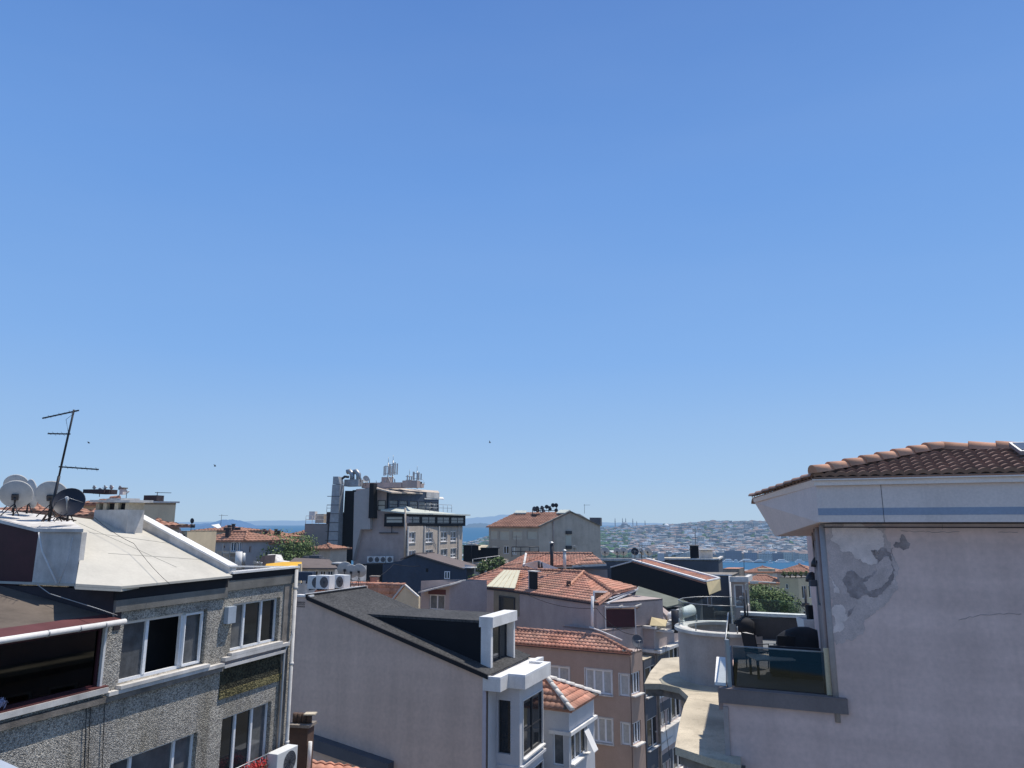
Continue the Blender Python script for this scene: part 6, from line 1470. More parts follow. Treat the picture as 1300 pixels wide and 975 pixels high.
# rooftop terrace between office block and gabled grey house
tb = corner_house('rooftop_terrace_house', 'low building with dark screens and plants right of the office block', 628, 712, 92, -85, 4.5, 20, 5, 0, M['greywarm'])
tb.finish(flat=M['concrete'])
for i, (x0, w_, h_) in enumerate(((588, 1.9, 1.9), (602, 1.0, 1.2), (610, 2.2, 1.4))):
    p = P(x0, 713 - i, 91); mb = MB(); mb.box(p, D(95) * w_, D(5) * .2, UP * h_); mb.box(p + UP * (h_ + .01) - V((.1, .1, 0)), D(95) * (w_ + .2), D(5) * 1.5, UP * .08)
    solo(mb, 'dark_screen', M['navydeep'], ['dark screen with a flat cap right below the white windows of the office block', 'smallest dark screen in the middle of the roof terrace', 'wide dark screen left of the gabled grey house'][i], 'screen', p)
slope = thing('pale_roof_house', 'house with a pale sloping roof behind the dark screens', 'house', P(610, 702, 105))
slab(slope, [P(598, 698, 103), P(614, 698, 103), P(620, 692, 108), P(604, 691.5, 108)], .15, M['concrete'])
mb = MB(); mb.prism([upz(P(598, 699, 103), 0), upz(P(614, 699, 103), 0), upz(P(620, 699, 108), 0)], (0, 0, P(598, 699, 103).z)); mb.build('wall', M['tan'], slope)
rail(tb.root, [P(600, 722, 80), P(634, 717, 82)], 1.0, r=.04, mat='whitedirty')
gr2 = corner_house('garden_wall_block', 'rough grey wall block with plants below the gabled grey house', 640, 716, 84, -80, 3.4, 40, 4, 0, M['greywarm']); gr2.finish(flat=M['greyplaster'])
for i in range(4):
    tree(P(612 + 8 * i, 722 - 2 * i, 72 + 2 * i) - UP * .8, 1.6, 1.7, 'leafy shrub climbing behind the left slope of the broad tile roof', 'shrub', seed=60 + i, leaves=400, size=.1, group='shrubs behind the broad tile roof', trunk=.3, cat='shrub')
# things on the terrace of the dish cluster house
rail(GH, [P(650, 707, 98), P(684, 707, 97)], 1.3, r=.06, mat='darkmetal')
c = P(729, 696, 96); satellite_dish((c.x, c.y, c.z - .8), 30, .35, 'grey dish at the foot of the blank gable wall', simple=True, h=.6)

# ================================================================== HOUSES ABOVE THE CURVED TERRACE, BY THE WATER
def rh(*a, **k): return roofed(*a, **k)
rh('red_roof_terrace_house', 'long red-roofed house above the tree by the water', 993, 741, 120, -86, 7.6, 30, 6, M['cream'], .32,
   wins0=[((966, 972, 746, 752), Wd), ((976, 982, 746, 752), Wd)])
rh('upper_red_roof_house', 'orange-roofed house with a cream hatch near the water', 985, 727, 170, -86, 7.5, 30, 8, M['whitedirty'], .3)
mb = MB(); p = P(964, 725.5, 168); mb.box(p, D(95) * 3.6, D(5) * 1.5, UP * .6); solo(mb, 'cream_hatch', M['concrete'], 'cream hatch on the orange roof near the water', 'hatch', p)
hb = corner_house('beige_corner_house', 'tall beige house with dark windows right of the green tree', 1013, 733, 88, -75, 2.1, 55, 3.2, 0, M['cream'])
for r_ in ((997.5, 1001, 741, 748), (997.5, 1001, 757, 765)): hb.win(0, *r_, lights=1, fw=.07)
for r_ in ((1004, 1008, 756, 765),): hb.win(0, *r_, lights=1, fw=.07)
for k in range(2): hb.winm(1, .6, 1.6, hb.z1 - 2.5 - 2.9 * k, hb.z1 - 1.0 - 2.9 * k, lights=2, fw=.07); hb.winm(1, 2.0, 2.9, hb.z1 - 2.5 - 2.9 * k, hb.z1 - 1.0 - 2.9 * k, lights=2, fw=.07)
hb.finish(flat=M['concdark'])
for i in range(5): tree(P(996 + 7 * i, 733, 87 - i * .3), .9, .8, 'small potted shrub on the beige house roof edge', 'potted_shrub', seed=80 + i, leaves=160, size=.07, group='potted shrubs on the beige house roof', trunk=.15, cat='shrub')
rh('red_gable_house', 'red-roofed house touching the peeling wall, above the beige house', 1030, 727, 120, -80, 5.4, 40, 6, M['greywarm'], .36)
dk = corner_house('brown_eaves_house', 'house with a rusty roof edge at the waterline left of the red roofs', 938, 722, 150, -85, 3.2, 30, 5, 0, M['concdark']); dk.finish(flat=M['tilefar'])
mb = MB(); p = P(955, 738, 119); mb.tube([p, P(985, 740, 118)], .12, 6); mb.box(P(953, 741, 118), D(95) * 1.2, D(5) * .5, UP * .4); solo(mb, 'white_pipe', M['whitedirty'], 'pale pipe run along the red roof edge above the tree', 'pipe', p)
tree(P(978, 790, 86) - UP * .8, 8.2, 4.8, 'bushy green tree behind the dark terrace wall', seed=41, leaves=6000, size=.15, trunk=1.6)
tree(P(958, 785, 78) - UP * 1.0, 3.0, 3.2, 'smaller green tree to the left of the bushy one behind the terrace', seed=42, leaves=2500, size=.13, trunk=1.0)

# ================================================================== RIGHT HAND PEELING BUILDING
random.seed(29)
q = P(1060, 888, 15.0)
FRt = Fac(q, ang=-67, out=(-.4, -1)); c0s = FRt.hit(917, 870)[0]; C0 = FRt.pt(c0s, 0)
FRw = Fac(C0, ang=113, out=(-.4, -1))            # s grows to the right
zpar = FRw.hit(990, 882)[1]; sU = FRw.hit(1060, 800)[0]; sUt = FRw.hit(1041, 664)[0]; ze = FRw.hit(1150, 667)[1]
RB = thing('peeling_building', 'mauve rendered building with peeling plaster, clay tile roof and a glass-railed corner terrace', 'building', (C0.x + 4, C0.y + 4, 0))
GU_ = D(18)
ztf = zpar - .42                                  # terrace floor
mb = MB(); s9 = 10.5
mb.prism([FRw.pt(0, 0), FRw.pt(s9, 0), FRw.pt(s9, ze + .6), FRw.pt(sUt, ze + .6), FRw.pt(sUt, zpar + .02), FRw.pt(0, zpar + .02)], -FRw.n * .22)
# street side wall of the lower part and of the upper part
Fs = Fac(C0, ang=18, out=(-1, .2)); mb.prism([Fs.pt(.24, 0), Fs.pt(10.4, 0), Fs.pt(10.4, ztf), Fs.pt(.24, ztf)], -Fs.n * .22)
Cu = FRw.pt(sUt, 0); FsU = Fac(Cu, ang=20.5, out=(-1, .2))
mb.prism([FsU.pt(.23, ztf - .5), FsU.pt(10, ztf - .5), FsU.pt(10, ze + .5), FsU.pt(.23, ze + .5)], -FsU.n * .22)
mb.build('wall', M['mauve'], RB)
# brown drip course under the terrace glass
mb = MB(); FRw.box(mb, -.06, sU + .12, zpar - .24, zpar + .03, .003, .09); FRw.box(mb, -.06, sU + .1, zpar + .032, zpar + .05, -.25, .10); mb.build('drip_course', mk('dull_brown_paint', (.22, .175, .165), .8, var=.1, streak=.2), RB)
mb = MB(); mb.box(FRw.pt(-.003, 0, .002), FRw.d * .10, FRw.n * .05, UP * (zpar - .32)); mb.build('corner_strip', M['greyplaster'], RB)
# fascia (box eaves) front
f1t = FRw.hit(1150, 616)[1]; fz0 = FRw.hit(1041, 663)[1]
mb = MB(); FRw.box(mb, sUt - .02, s9, fz0, f1t, .003, .42); mb.build('fascia', M['mauve'] if False else mk('pale_mauve_paint', (.80, .65, .59), .8, var=.05, streak=.10), RB)
zs1, zs0 = FRw.hit(1150, 645)[1], FRw.hit(1150, 654)[1]
mb = MB(); FRw.box(mb, sUt - .018, s9, zs0, zs1, .422, .424); mb.build('blue_stripe', mk('blue_grey_stripe', (.32, .35, .43), .8, var=.05), RB)
mb = MB(); FRw.box(mb, sUt - .05, s9, f1t + .002, f1t + .10, -.1, .50); FRw.box(mb, sUt - .08, s9, f1t + .102, f1t + .13, -.1, .56); mb.build('eaves_moulding', mk('dusty_pink_paint', (.88, .74, .67), .8, var=.06), RB)
mb = MB(); sq = FRw.hit(1118, 640)[0]; FRw.box(mb, sq, sq + .008, fz0, f1t, .424, .426); FRw.box(mb, sUt, s9, fz0 - .11, fz0 - .09, .002, .03); FRw.box(mb, sUt, s9, fz0 - .03, fz0 - .003, .002, .05); mb.build('joint_line', M['darkwall'], RB)
# chamfered eave turning the corner
N0t = FRw.pt(sUt - .02, f1t, .42); N0b = FRw.pt(sUt - .02, fz0, .42)
Et = P(958, 638, 18.6); Ec = P(974, 655, 18.4); Eb = P(984, 681, 18.0)
mb = MB()
fan = [N0t, Et, Ec, Eb, N0b]; back = V((1.9, 1.0, 0))
mb.prism(fan, back); mb.build('chamfered_eave', bpy.data.materials['pale_mauve_paint'], RB)
mb = MB(); mb.prism([N0t + UP * .002, Et + UP * .002 + V((-.05, -.1, 0)), Et + UP * .12 + V((-.1, -.1, 0)), N0t + UP * .13 + V((-.06, -.1, 0))], back); mb.build('chamfer_moulding', bpy.data.materials['dusty_pink_paint'], RB)
# corner column and things on the receding face
mb = MB(); mb.tube([FRw.pt(sUt + .03, ztf, -.02), FRw.pt(sUt + .03, fz0 - .05, -.02)], .06, 10); mb.build('corner_column', mk('grey_strip_paint', (.40, .345, .33), .8, var=.15, streak=.3), RB)
mb = MB(); mb.tube([FsU.pt(1.0, fz0 - .2, .06), FsU.pt(1.6, fz0 - .5, .08), FsU.pt(1.2, fz0 - 1.1, .07), FsU.pt(.9, fz0 - 1.7, .06)], .035, 6); mb.build('conduit', M['greyplaster'], RB)
mb = MB()
for s_ in (.5, 1.4, 2.6): mb.tube([FsU.pt(s_, ztf, .05), FsU.pt(s_, fz0 - .1, .05)], .045, 8)
mb.build('downpipe', M['greyplaster'], RB)
for i, (px, py, r_, lb) in enumerate(((1037, 714, .14, 'black wall lamp higher up beside the peeling corner'), (1031, 733, .16, 'black wall lamp just below the other on the receding face'))):
    p = FsU.at(px, py, .28); p = P(px, py, 17.2 + .6 * i) if True else p
    t = thing('wall_lamp', lb, 'lamp', p); mb = MB(); mb.rings([[p + V((math.cos(6.283 * k / 14) * q_, math.sin(6.283 * k / 14) * q_, z)) for k in range(14)] for q_, z in ((r_, -.10), (r_ * .9, 0), (r_ * .5, .1), (.02, .13))]); mb.build('shade', M['darkmetal'], t)
    mb = MB(); mb.tube([p + UP * .05, p + UP * .05 + V((.5, .1, 0))], .02, 6); mb.build('arm', M['darkmetal'], t)
p = P(1043, 748, 16.0); mb = MB(); mb.box(p + V((-.02, 0, -.35)), V((.08, .02, 0)), V((0, .2, 0)), UP * .5); mb.box(p + V((-.18, .1, .05)), V((.18, 0, .0)), V((0, .12, 0)), UP * .13); solo(mb, 'floodlight', M['slate'], 'dark floodlight bracket at the edge of the peeling wall', 'floodlight', p)
# peeling patches: thin coats a few mm proud, with ragged outlines
def ragged(f, pxs, it=6, amp=.22):
    pts = [f.hit(x, y) for x, y in pxs]
    for k in range(it):
        out = []
        for i in range(len(pts)):
            (a, b), (c, d) = pts[i], pts[(i + 1) % len(pts)]; l = math.hypot(c - a, d - b); out += [(a, b), ((a + c) / 2 + random.uniform(-1, 1) * l * amp, (b + d) / 2 + random.uniform(-1, 1) * l * amp)]
        pts = out
    return pts
zx = lambda L_: [(940 + x * .2769, 540 + y * .2769) for x, y in L_]
def patch(name, pts, o, mat, th=.004):
    from mathutils.geometry import tessellate_polygon
    mb = MB(); pp = ragged(FRw, zx(pts)); q3 = [FRw.pt(s, z, o + th) for s, z in pp]; tri = tessellate_polygon([[V((s, z, 0)) for s, z in pp]])
    vs = [mb.bm.verts.new(p) for p in q3]
    for t in tri:
        a_, b_, c_ = t; nn_ = (q3[b_] - q3[a_]).cross(q3[c_] - q3[a_])
        if nn_.length < 1e-9: continue
        if nn_.dot(FRw.n) < 0: b_, c_ = c_, b_
        try: mb.bm.faces.new((vs[a_], vs[b_], vs[c_]))
        except ValueError: pass
    bmesh.ops.translate(mb.bm, verts=mb.bm.verts, vec=-ORG[RB.name]); me = bpy.data.meshes.new(name); mb.bm.to_mesh(me); mb.bm.free(); me.materials.append(mat)
    ob = bpy.data.objects.new(name, me); COL.objects.link(ob); ob.parent = RB; return ob
mg = mk('bare_grey_plaster', (.60, .46, .42), .95, var=.22, scale=2.2, streak=.2, blotch=.0, fine=.12, bump=.3, bscale=30); ml = mk('bare_light_plaster', (.80, .63, .57), .95, var=.16, scale=4, bump=.3, bscale=30); md = mk('bare_dark_plaster', (.31, .245, .235), .95, var=.35, scale=5, col2=(.42, .33, .31), bump=.5, bscale=40)
patch('grey_undercoat', [(385, 452), (650, 455), (690, 560), (722, 680), (700, 770), (650, 835), (595, 875), (570, 940), (500, 985), (440, 1008), (424, 940), (412, 850), (398, 700)], .002, mg, .003)
patch('peeled_patch', [(420, 470), (560, 455), (640, 480), (655, 560), (600, 642), (530, 612), (455, 572), (412, 520)], .0055, ml)
patch('peeled_patch', [(485, 685), (520, 668), (545, 695), (600, 690), (628, 650), (598, 575), (650, 558), (690, 585), (708, 660), (690, 730), (640, 776), (560, 780), (530, 795), (488, 765)], .0055, md)
patch('peeled_patch', [(620, 640), (680, 600), (700, 660), (650, 740), (590, 760), (560, 720)], .0098, mg)
patch('peeled_patch', [(700, 548), (733, 535), (741, 498), (758, 520), (778, 540), (772, 565), (748, 573)], .002, md)
patch('peeled_patch', [(418, 840), (470, 825), (498, 880), (470, 940), (425, 955)], .0055, ml)
patch('peeled_patch', [(405, 690), (430, 720), (458, 775), (430, 770)], .0055, ml); patch('peeled_patch', [(495, 850), (525, 825), (510, 860), (490, 880)], .0055, md)
mb = MB()
for L_ in ([(735, 485), (820, 487), (880, 490), (1030, 490)], [(1180, 488), (1290, 492)], [(1000, 890), (1100, 870), (1230, 862), (1300, 866)], [(700, 560), (690, 575), (715, 640)], [(925, 455), (928, 485)]):
    pp = [FRw.hit(*w_) for w_ in zx(L_)]; k = []
    for (a, b), (c, d) in zip(pp, pp[1:]):
        for i in range(6): t_ = i / 6; k.append(FRw.pt(a + (c - a) * t_, b + (d - b) * t_ + random.uniform(-.012, .012), .003))
    mb.tube(k, .004, 4)
mb.build('crack', md, RB)
# clay tile roof: front slope with hip
Et0 = FRw.pt(sUt - .05, f1t + .19, .58); Et1 = FRw.pt(s9, f1t + .19, .58); nR = plane3(Et0, Et1, Et0 - FRw.n * 1 + UP * .36)
H1 = hitp(1198, 571, Et0, nR); H2 = hitp(1420, 569, Et0, nR)
tiles(RB, [Et0, Et1, Et1 + (H2 - Et1) * 1.0, H1], mat=M['tileR'], period=.205, course=.225, amp=.042, step=.06, seg=8, thick=.02)
Ee = Et + UP * .14 + V((-.1, -.1, 0)); n6 = plane3(Ee, Et0, H1)
tiles(RB, [Ee, Et0, H1], mat=M['tileR'], period=.205, course=.225, amp=.04, step=.05, thick=.02)
slab(RB, [H1 - UP * .05, H2 - UP * .05, H2 - FRw.n * 3 - UP * 1.2, H1 - FRw.n * 3 - UP * 1.2], .05, M['tileR'], 'rear_slope')
slab(RB, [Ee - UP * .05, H1 - UP * .05, H1 - FRw.n * 3 - UP * 1.2, Ee + D(18) * 3 - UP * .05], .05, M['tileR'], 'side_slope')
caps(RB, Et0 + (H1 - Et0) * .01, H1, .15, .36, M['cap'], lift=.04); caps(RB, H1, H2, .16, .42, M['cap'], lift=-.02); caps(RB, Ee, Et0, .07, .45, M['tileR'], lift=.0, name='verge_tiles')
# skylight
k0, k1, k2, k3 = [hitp(*w_, Et0, nR) + nR * .10 for w_ in ((1296, 584), (1330, 584), (1318, 572), (1281, 572.5))]
mb = MB(); mb.prism([k0, k1, k2, k3], nR * .08); sk = mb.build('skylight', M['metal'], RB); mb = MB(); ce = (k0 + k1 + k2 + k3) / 4; mb.prism([ce + (w_ - ce) * .8 + nR * .082 for w_ in (k0, k1, k2, k3)], nR * .01); mb.build('pane', M['paneblue'], sk)

# terrace
def tp(s, o, z): return C0 + FRw.d * s + GU_ * o + UP * z        # s right, o away
LT = 10.4
mb = MB(); mb.prism([tp(.1, .2, ztf), tp(sUt + 1.0, .2, ztf), tp(sUt + 1.2, LT, ztf), tp(.1, LT, ztf)], (0, 0, -.2)); mb.build('terrace_floor', M['decktile'], RB)
zcop = CZ + (P(990, 778, C0.y + LT).z - CZ)
mb = MB(); a_ = P(950, 779, C0.y + LT + .3); 
mb.prism([tp(.3, LT, ztf - .1), tp(sUt + 1.2, LT, ztf - .1), tp(sUt + 1.2, LT, zcop - .002), tp(.3, LT, zcop - .002)], GU_ * .25); mb.build('rear_parapet', M['darkparapet'], RB)
mb = MB(); mb.prism([tp(.3, LT - .06, zcop), tp(sUt + 1.2, LT - .06, zcop), tp(sUt + 1.2, LT + .32, zcop), tp(.3, LT + .32, zcop)], (0, 0, .10)); mb.build('rear_coping', M['white'], RB)
# rounded bay drum
Rd = 1.45; Dc = P(899, 800, C0.y + 3.75) ; Dc = V((P(862, 800, C0.y + 7.4).x + 1.45, C0.y + 7.4, 0)); zdr = P(905, 809, Dc.y - Rd).z
def ringp(r, z, a0=0, a1=360, n=40): return [Dc + V((math.cos(R(a0 + (a1 - a0) * i / n)) * r, math.sin(R(a0 + (a1 - a0) * i / n)) * r, z)) for i in range(n + 1)]
mb = MB(); o_, i_ = ringp(Rd, 0, 60, 300), ringp(Rd - .22, 0, 60, 300)
zlow = P(900, 884, Dc.y - Rd).z - .6
for a_, b_, c_, d_ in zip(o_, o_[1:], i_, i_[1:]): 
    for q_ in ([a_ + UP * zlow, b_ + UP * zlow, b_ + UP * zdr, a_ + UP * zdr], [c_ + UP * (ztf - .1), d_ + UP * (ztf - .1), d_ + UP * zdr, c_ + UP * zdr]):
        f_ = mb.face(q_, 0, .5); f_.smooth = True
bmesh.ops.remove_doubles(mb.bm, verts=mb.bm.verts, dist=.001); mb.build('bay_drum', M['greyplaster'] if False else mk('blue_grey_bay_render', (.44, .385, .35), .9, var=.14, streak=.25), RB)
mb = MB(); o_, i_ = ringp(Rd + .10, 0, 70, 285), ringp(Rd - .30, 0, 70, 285)
for a_, b_, c_, d_ in zip(o_, o_[1:], i_, i_[1:]): mb.prism([a_ + UP * (zdr + .002), b_ + UP * (zdr + .002), d_ + UP * (zdr + .002), c_ + UP * (zdr + .002)], (0, 0, .09))
mb.build('bay_coping', M['whitedirty'], RB)
mb = MB(); mb.prism([p_ + UP * (ztf + .004) for p_ in ringp(Rd - .2, 0, 0, 360, 30)[:-1]], (0, 0, -.1)); mb.build('bay_floor', M['decktile'], RB)
# curved glass railing
go, gi = ringp(Rd - .05, 0, 62, 268, 8), None
mb = MB()
for a_, b_ in zip(go, go[1:]): mb.prism([a_ + UP * (zdr + .16), b_ + UP * (zdr + .16), b_ + UP * (zdr + .86), a_ + UP * (zdr + .86)], (a_ - b_).cross(UP).normalized() * .012)
mb.build('curved_glass', M['glassclear'], RB)
for a_ in go[::2]: mb = MB(); mb.tube([a_ + UP * (zdr + .09), a_ + UP * (zdr + .30)], .018, 6); mb.build('glass_clamp', M['metal'], RB)
mb = MB(); mb.tube([a_ + UP * (zdr + .87) for a_ in go], .012, 6); mb.build('glass_top_rail', M['metal'], RB)
mb = MB(); a_, b_ = go[0], tp(sUt + .9, LT + .1, 0)
mb.prism([a_ + UP * (zdr + .16), b_ + UP * (zcop + .12), b_ + UP * (zcop + .45), a_ + UP * (zdr + .86)], GU_ * .012); mb.build('rear_glass', M['glassclear'], RB)
# front and side glass panels
mb = MB(); s1_ = FRw.hit(1049, 850)[0]; s0_ = FRw.hit(931, 850)[0]; zg = FRw.hit(940, 818)[1]; zg2 = zpar + .9
mb.prism([FRw.pt(s0_, zpar + .06, -.08), FRw.pt(s1_, zpar + .06, -.08), FRw.pt(s1_, zpar + .86, -.08), FRw.pt(s0_, zpar + .86, -.08)], FRw.n * .012); mb.build('front_glass', M['glasstint'], RB)
mb = MB(); mb.prism([tp(.10, .12, zpar + .1), tp(.12, 2.5, zpar + .1), tp(.12, 2.5, zpar + 1.25), tp(.10, .12, zpar + .95)], (.012, 0, 0)); mb.build('side_glass', M['glassclear'], RB)
mb = MB(); mb.beam(FRw.pt(.13, zpar + .05, -.10), FRw.pt(.13, zpar + 1.0, -.10), .07, .12); mb.tube([FRw.pt(s0_, zpar + .875, -.08), FRw.pt(s1_, zpar + .875, -.08)], .014, 6); mb.tube([tp(.11, .12, zpar + .97), tp(.13, 2.5, zpar + 1.27)], .018, 6)
for o_ in (.9, 1.7, 2.5): mb.tube([tp(.14, o_, ztf), tp(.14, o_, zpar + .5)], .03, 6)
mb.build('railing_post', M['metal'], RB)
mb = MB(); mb.beam(FRw.pt(s1_ + .02, zpar + .06, -.08), FRw.pt(s1_ + .02, zpar + .95, -.08), .09, .06); mb.build('cream_post', M['cream'], RB)
mb = MB(); mb.prism([tp(-.16, .1, zpar + .06), tp(.07, .1, zpar + .06), tp(.05, 1.5, zpar + .34), tp(-.16, 1.5, zpar + .34)], (0, 0, .06)); mb.build('side_coping', M['white'], RB)
mb = MB(); mb.prism([tp(-.10, .1, ztf), tp(-.10, 1.5, ztf), tp(-.10, 1.5, zpar + .33), tp(-.10, .1, zpar + .055)], (.14, 0, 0)); mb.build('side_parapet', M['greyplaster'], RB)
# ledge running down the street side
zL = P(900, 955, 16.0).z
LP = [(857, 948), (862, 920), (868, 896), (874, 884), (862, 873), (838, 868), (818, 868), (826, 852), (840, 836), (861, 834), (905, 838), (945, 850), (945, 900), (940, 972), (900, 962)]
mb = MB(); mb.prism([hitz(x, y, zL) for x, y in LP], (0, 0, -.16)); bmesh.ops.triangulate(mb.bm, faces=[f for f in mb.bm.faces if len(f.verts) > 4]); mb.build('ledge', M['concrete'], RB)
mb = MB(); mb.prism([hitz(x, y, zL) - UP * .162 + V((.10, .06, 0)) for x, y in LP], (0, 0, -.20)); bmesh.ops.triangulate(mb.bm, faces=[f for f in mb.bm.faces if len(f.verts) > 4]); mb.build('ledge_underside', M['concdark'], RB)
# wall below the ledge, street side (bay windows in shade)
p0, p1 = hitz(869, 945, zL), hitz(850, 872, zL); mb = MB(); p0 = upz(p0 + V((.25, .1, 0)), 0); p1 = upz(p1 + V((.3, 0, 0)), 0)
fs2 = Fac(p0, p1, out=(-1, 0)); oo = [(.4 + 1.5 * i, 1.4 + 1.5 * i, zL - 2.6 - 3 * k, zL - .8 - 3 * k) for i in range(4) for k in range(3) if 1.4 + 1.5 * i < fs2.len]
holes(mb, fs2, 0, fs2.len, 0, zL - .36, oo, .2); ff = Fac(p0, upz(tp(0, .3, 0), 0), out=(-.4, -1)); oo2 = [(.12, ff.len - .35, zL - 2.6 - 3 * k, zL - .8 - 3 * k) for k in range(3)]; holes(mb, ff, 0, ff.len, 0, zL - .36, oo2, .2)
mb.build('bay_wall', M['greyplaster'], RB)
for o in oo: window(RB, fs2, *o, rec=.12, lights=1, fw=.08, frame='whitedirty')
for o in oo2: window(RB, ff, *o, rec=.12, lights=3, fw=.05, frame='whitedirty')

# ---- things standing on the terrace
def onf(px, py, z=None): return hitz(px, py, (z if z is not None else ztf + .004))
# covered barbecue
c = hitz(1022, 838, ztf + .004)
bq = thing('covered_sofa', 'furniture under a black cover in the terrace corner', 'furniture', c)
mb = MB(); rr_ = []
for z, k in ((0, 1.0), (.35, 1.02), (.62, .96), (.78, .7), (.9, .25)):
    rr_.append([c + V((math.cos(6.283 * i / 24) * .78 * k * (1 + .06 * math.sin(i * 2.4 + z * 5)), math.sin(6.283 * i / 24) * .5 * k * (1 + .06 * math.sin(i * 1.7 + z * 4)), z)) for i in range(24)])
mb.rings(rr_); mb.build('cover', M['fabric'], bq)
mb = MB(); 
for x in (-.6, .6): mb.cbox(c + V((x, -.3, 0)), .05, .05, .05)
mb.build('leg', M['darkmetal'], bq)
# white planter box + black pot
p = hitz(1030, 822, ztf); pl = thing('planter_box', 'pale blue-white tall planter box by the peeling corner', 'planter', (p.x, p.y, ztf))
mb = MB(); hh = P(1032, 785, p.y).z - ztf; mb.rings([[V((p.x + sx * w_, p.y + sy * w_, z)) for sx, sy in ((-1, -1), (1, -1), (1, 1), (-1, 1))] for w_, z in ((.22, ztf + .005), (.30, ztf + hh), (.26, ztf + hh), (.24, ztf + hh - .08))], smooth=False); mb.build('box', M['white'], pl)
mb = MB(); mb.cbox((p.x + .05, p.y, ztf + hh - .05), .18, .18, .45); mb.build('black_insert', M['plainblack'], pl)
# table with a sunny pale top
tpz = ztf + .45
tc_ = hitz(978, 836, tpz); tb_ = thing('low_table', 'low table with a sunlit cream top on the terrace', 'table', (tc_.x, tc_.y, ztf))
mb = MB(); mb.box(V((tc_.x - .48, tc_.y - .35, tpz)), (1.0, 0, 0), (0, .75, 0), (0, 0, .04)); mb.build('table_top', mk('cream_table_top', (.74, .66, .50), .5, var=.05), tb_, bevel=.01)
for sx in (-.42, .42):
    for sy in (-.28, .32): mb = MB(); mb.cbox((tc_.x + sx, tc_.y + sy, ztf), .05, .05, .447); mb.build('leg', M['darkmetal'], tb_)
def chair(c, ang, label):
    r_ = thing('garden_chair', label, 'chair', c); t = D(ang); n = V((t.y, -t.x, 0)); c = V(c)
    mb = MB(); mb.box(c - t * .23 - n * .23 + UP * .42, t * .46, n * .46, UP * .04); mb.build('seat', M['fabric'], r_, bevel=.01)
    mb = MB(); mb.prism([c - n * .23 - t * .22 + UP * .47, c + n * .23 - t * .22 + UP * .47, c + n * .23 - t * .32 + UP * .92, c - n * .23 - t * .32 + UP * .92], t * .03); mb.build('backrest', M['fabric'], r_)
    for a_ in (-1, 1):
        for b_ in (-1, 1): mb = MB(); mb.tube([c + t * .2 * a_ + n * .2 * b_, c + t * .2 * a_ + n * .2 * b_ + UP * .42], .015, 6); mb.build('leg', M['darkmetal'], r_)
        mb = MB(); mb.tube([c + n * .24 * a_ + t * .2 + UP * .44, c + n * .24 * a_ + t * .2 + UP * .64, c + n * .24 * a_ - t * .25 + UP * .66], .015, 6); mb.build('armrest', M['darkmetal'], r_)
q = onf(962, 848); chair((q.x, q.y, ztf), 60, 'black garden chair at the left side of the low terrace table')
q = onf(992, 850); chair((q.x + .1, q.y - .1, ztf), 10, 'black garden chair in front of the low terrace table, behind the glass'); 
q = hitz(1018, 862, ztf); sf = thing('outdoor_sofa', 'black outdoor sofa right behind the terrace glass', 'sofa', (q.x, q.y, ztf)); q = V((q.x, q.y, ztf)); t_ = FRw.d; n_2 = -FRw.n
mb = MB(); mb.box(q - t_ * .75 + UP * .06, t_ * 1.5, n_2 * .75, UP * .34); mb.build('seat', M['fabric'], sf, bevel=.03)
mb = MB(); mb.box(q - t_ * .75 + UP * .402, t_ * 1.5, n_2 * .18, UP * .34); mb.build('backrest', M['fabric'], sf, bevel=.03)
for k_ in (-.75, .59): mb = MB(); mb.box(q + t_ * k_ + UP * .402 + n_2 * .182, t_ * .16, n_2 * .56, UP * .18); mb.build('armrest', M['fabric'], sf, bevel=.02)
mb = MB(); mb.box(q - t_ * .7 , t_ * 1.4, n_2 * .7, UP * .058); mb.build('plinth', M['darkmetal'], sf)
q = P(946, 782, C0.y + 9.5); ht = thing('patio_heater', 'black pole with clamps rising beside the curved glass railing', 'pole', (q.x, q.y, ztf))
mb = MB(); b_ = V((q.x, q.y, ztf)); mb.tube([b_, V((q.x, q.y, P(946, 752, q.y).z))], .04, 8); mb.tube([b_ + V((.09, 0, 0)), V((q.x + .09, q.y, P(946, 749, q.y).z))], .025, 6); mb.build('pole', M['darkmetal'], ht)
mb = MB(); cc_ = P(944, 785, q.y); mb.rings([[V((cc_.x + math.cos(6.283 * i / 20) * k, cc_.y + math.sin(6.283 * i / 20) * k, cc_.z + z)) for i in range(20)] for k, z in ((.34, -.55), (.34, -.1), (.2, .0), (.06, .06))]); mb.build('barrel', M['fabric'], ht)
for z_, dx in ((760, .0), (766, -.1)): mb = MB(); w_ = P(942, z_, q.y); mb.cbox(w_ + V((dx, 0, 0)), .16, .1, .08); mb.build('clamp', M['metal'], ht)
q = P(1024, 783, C0.y + 9.0); pm = thing('umbrella_pole', 'dark closed parasol pole near the planter box', 'parasol', (q.x, q.y, ztf))
mb = MB(); mb.tube([V((q.x, q.y, ztf)), P(1022, 748, q.y)], .05, 8, r1=.04); mb.build('pole', M['darkmetal'], pm)
mb = MB(); w_ = P(1023, 770, q.y); mb.cbox(w_, .2, .15, .12); mb.tube([w_ + V((-.05, 0, -.1)), P(1014, 764, q.y), P(1012, 758, q.y)], .012, 5); mb.build('clamp', M['darkmetal'], pm)
mb = MB(); q = onf(938, 812); mb.box(V((q.x - .15, q.y, ztf + .003)), (.5, 0, 0), (0, 1.6, 0), UP * .3); solo(mb, 'storage_bench', M['slate'], 'low blue-grey bench beside the curved bay', 'bench', (q.x, q.y, ztf))

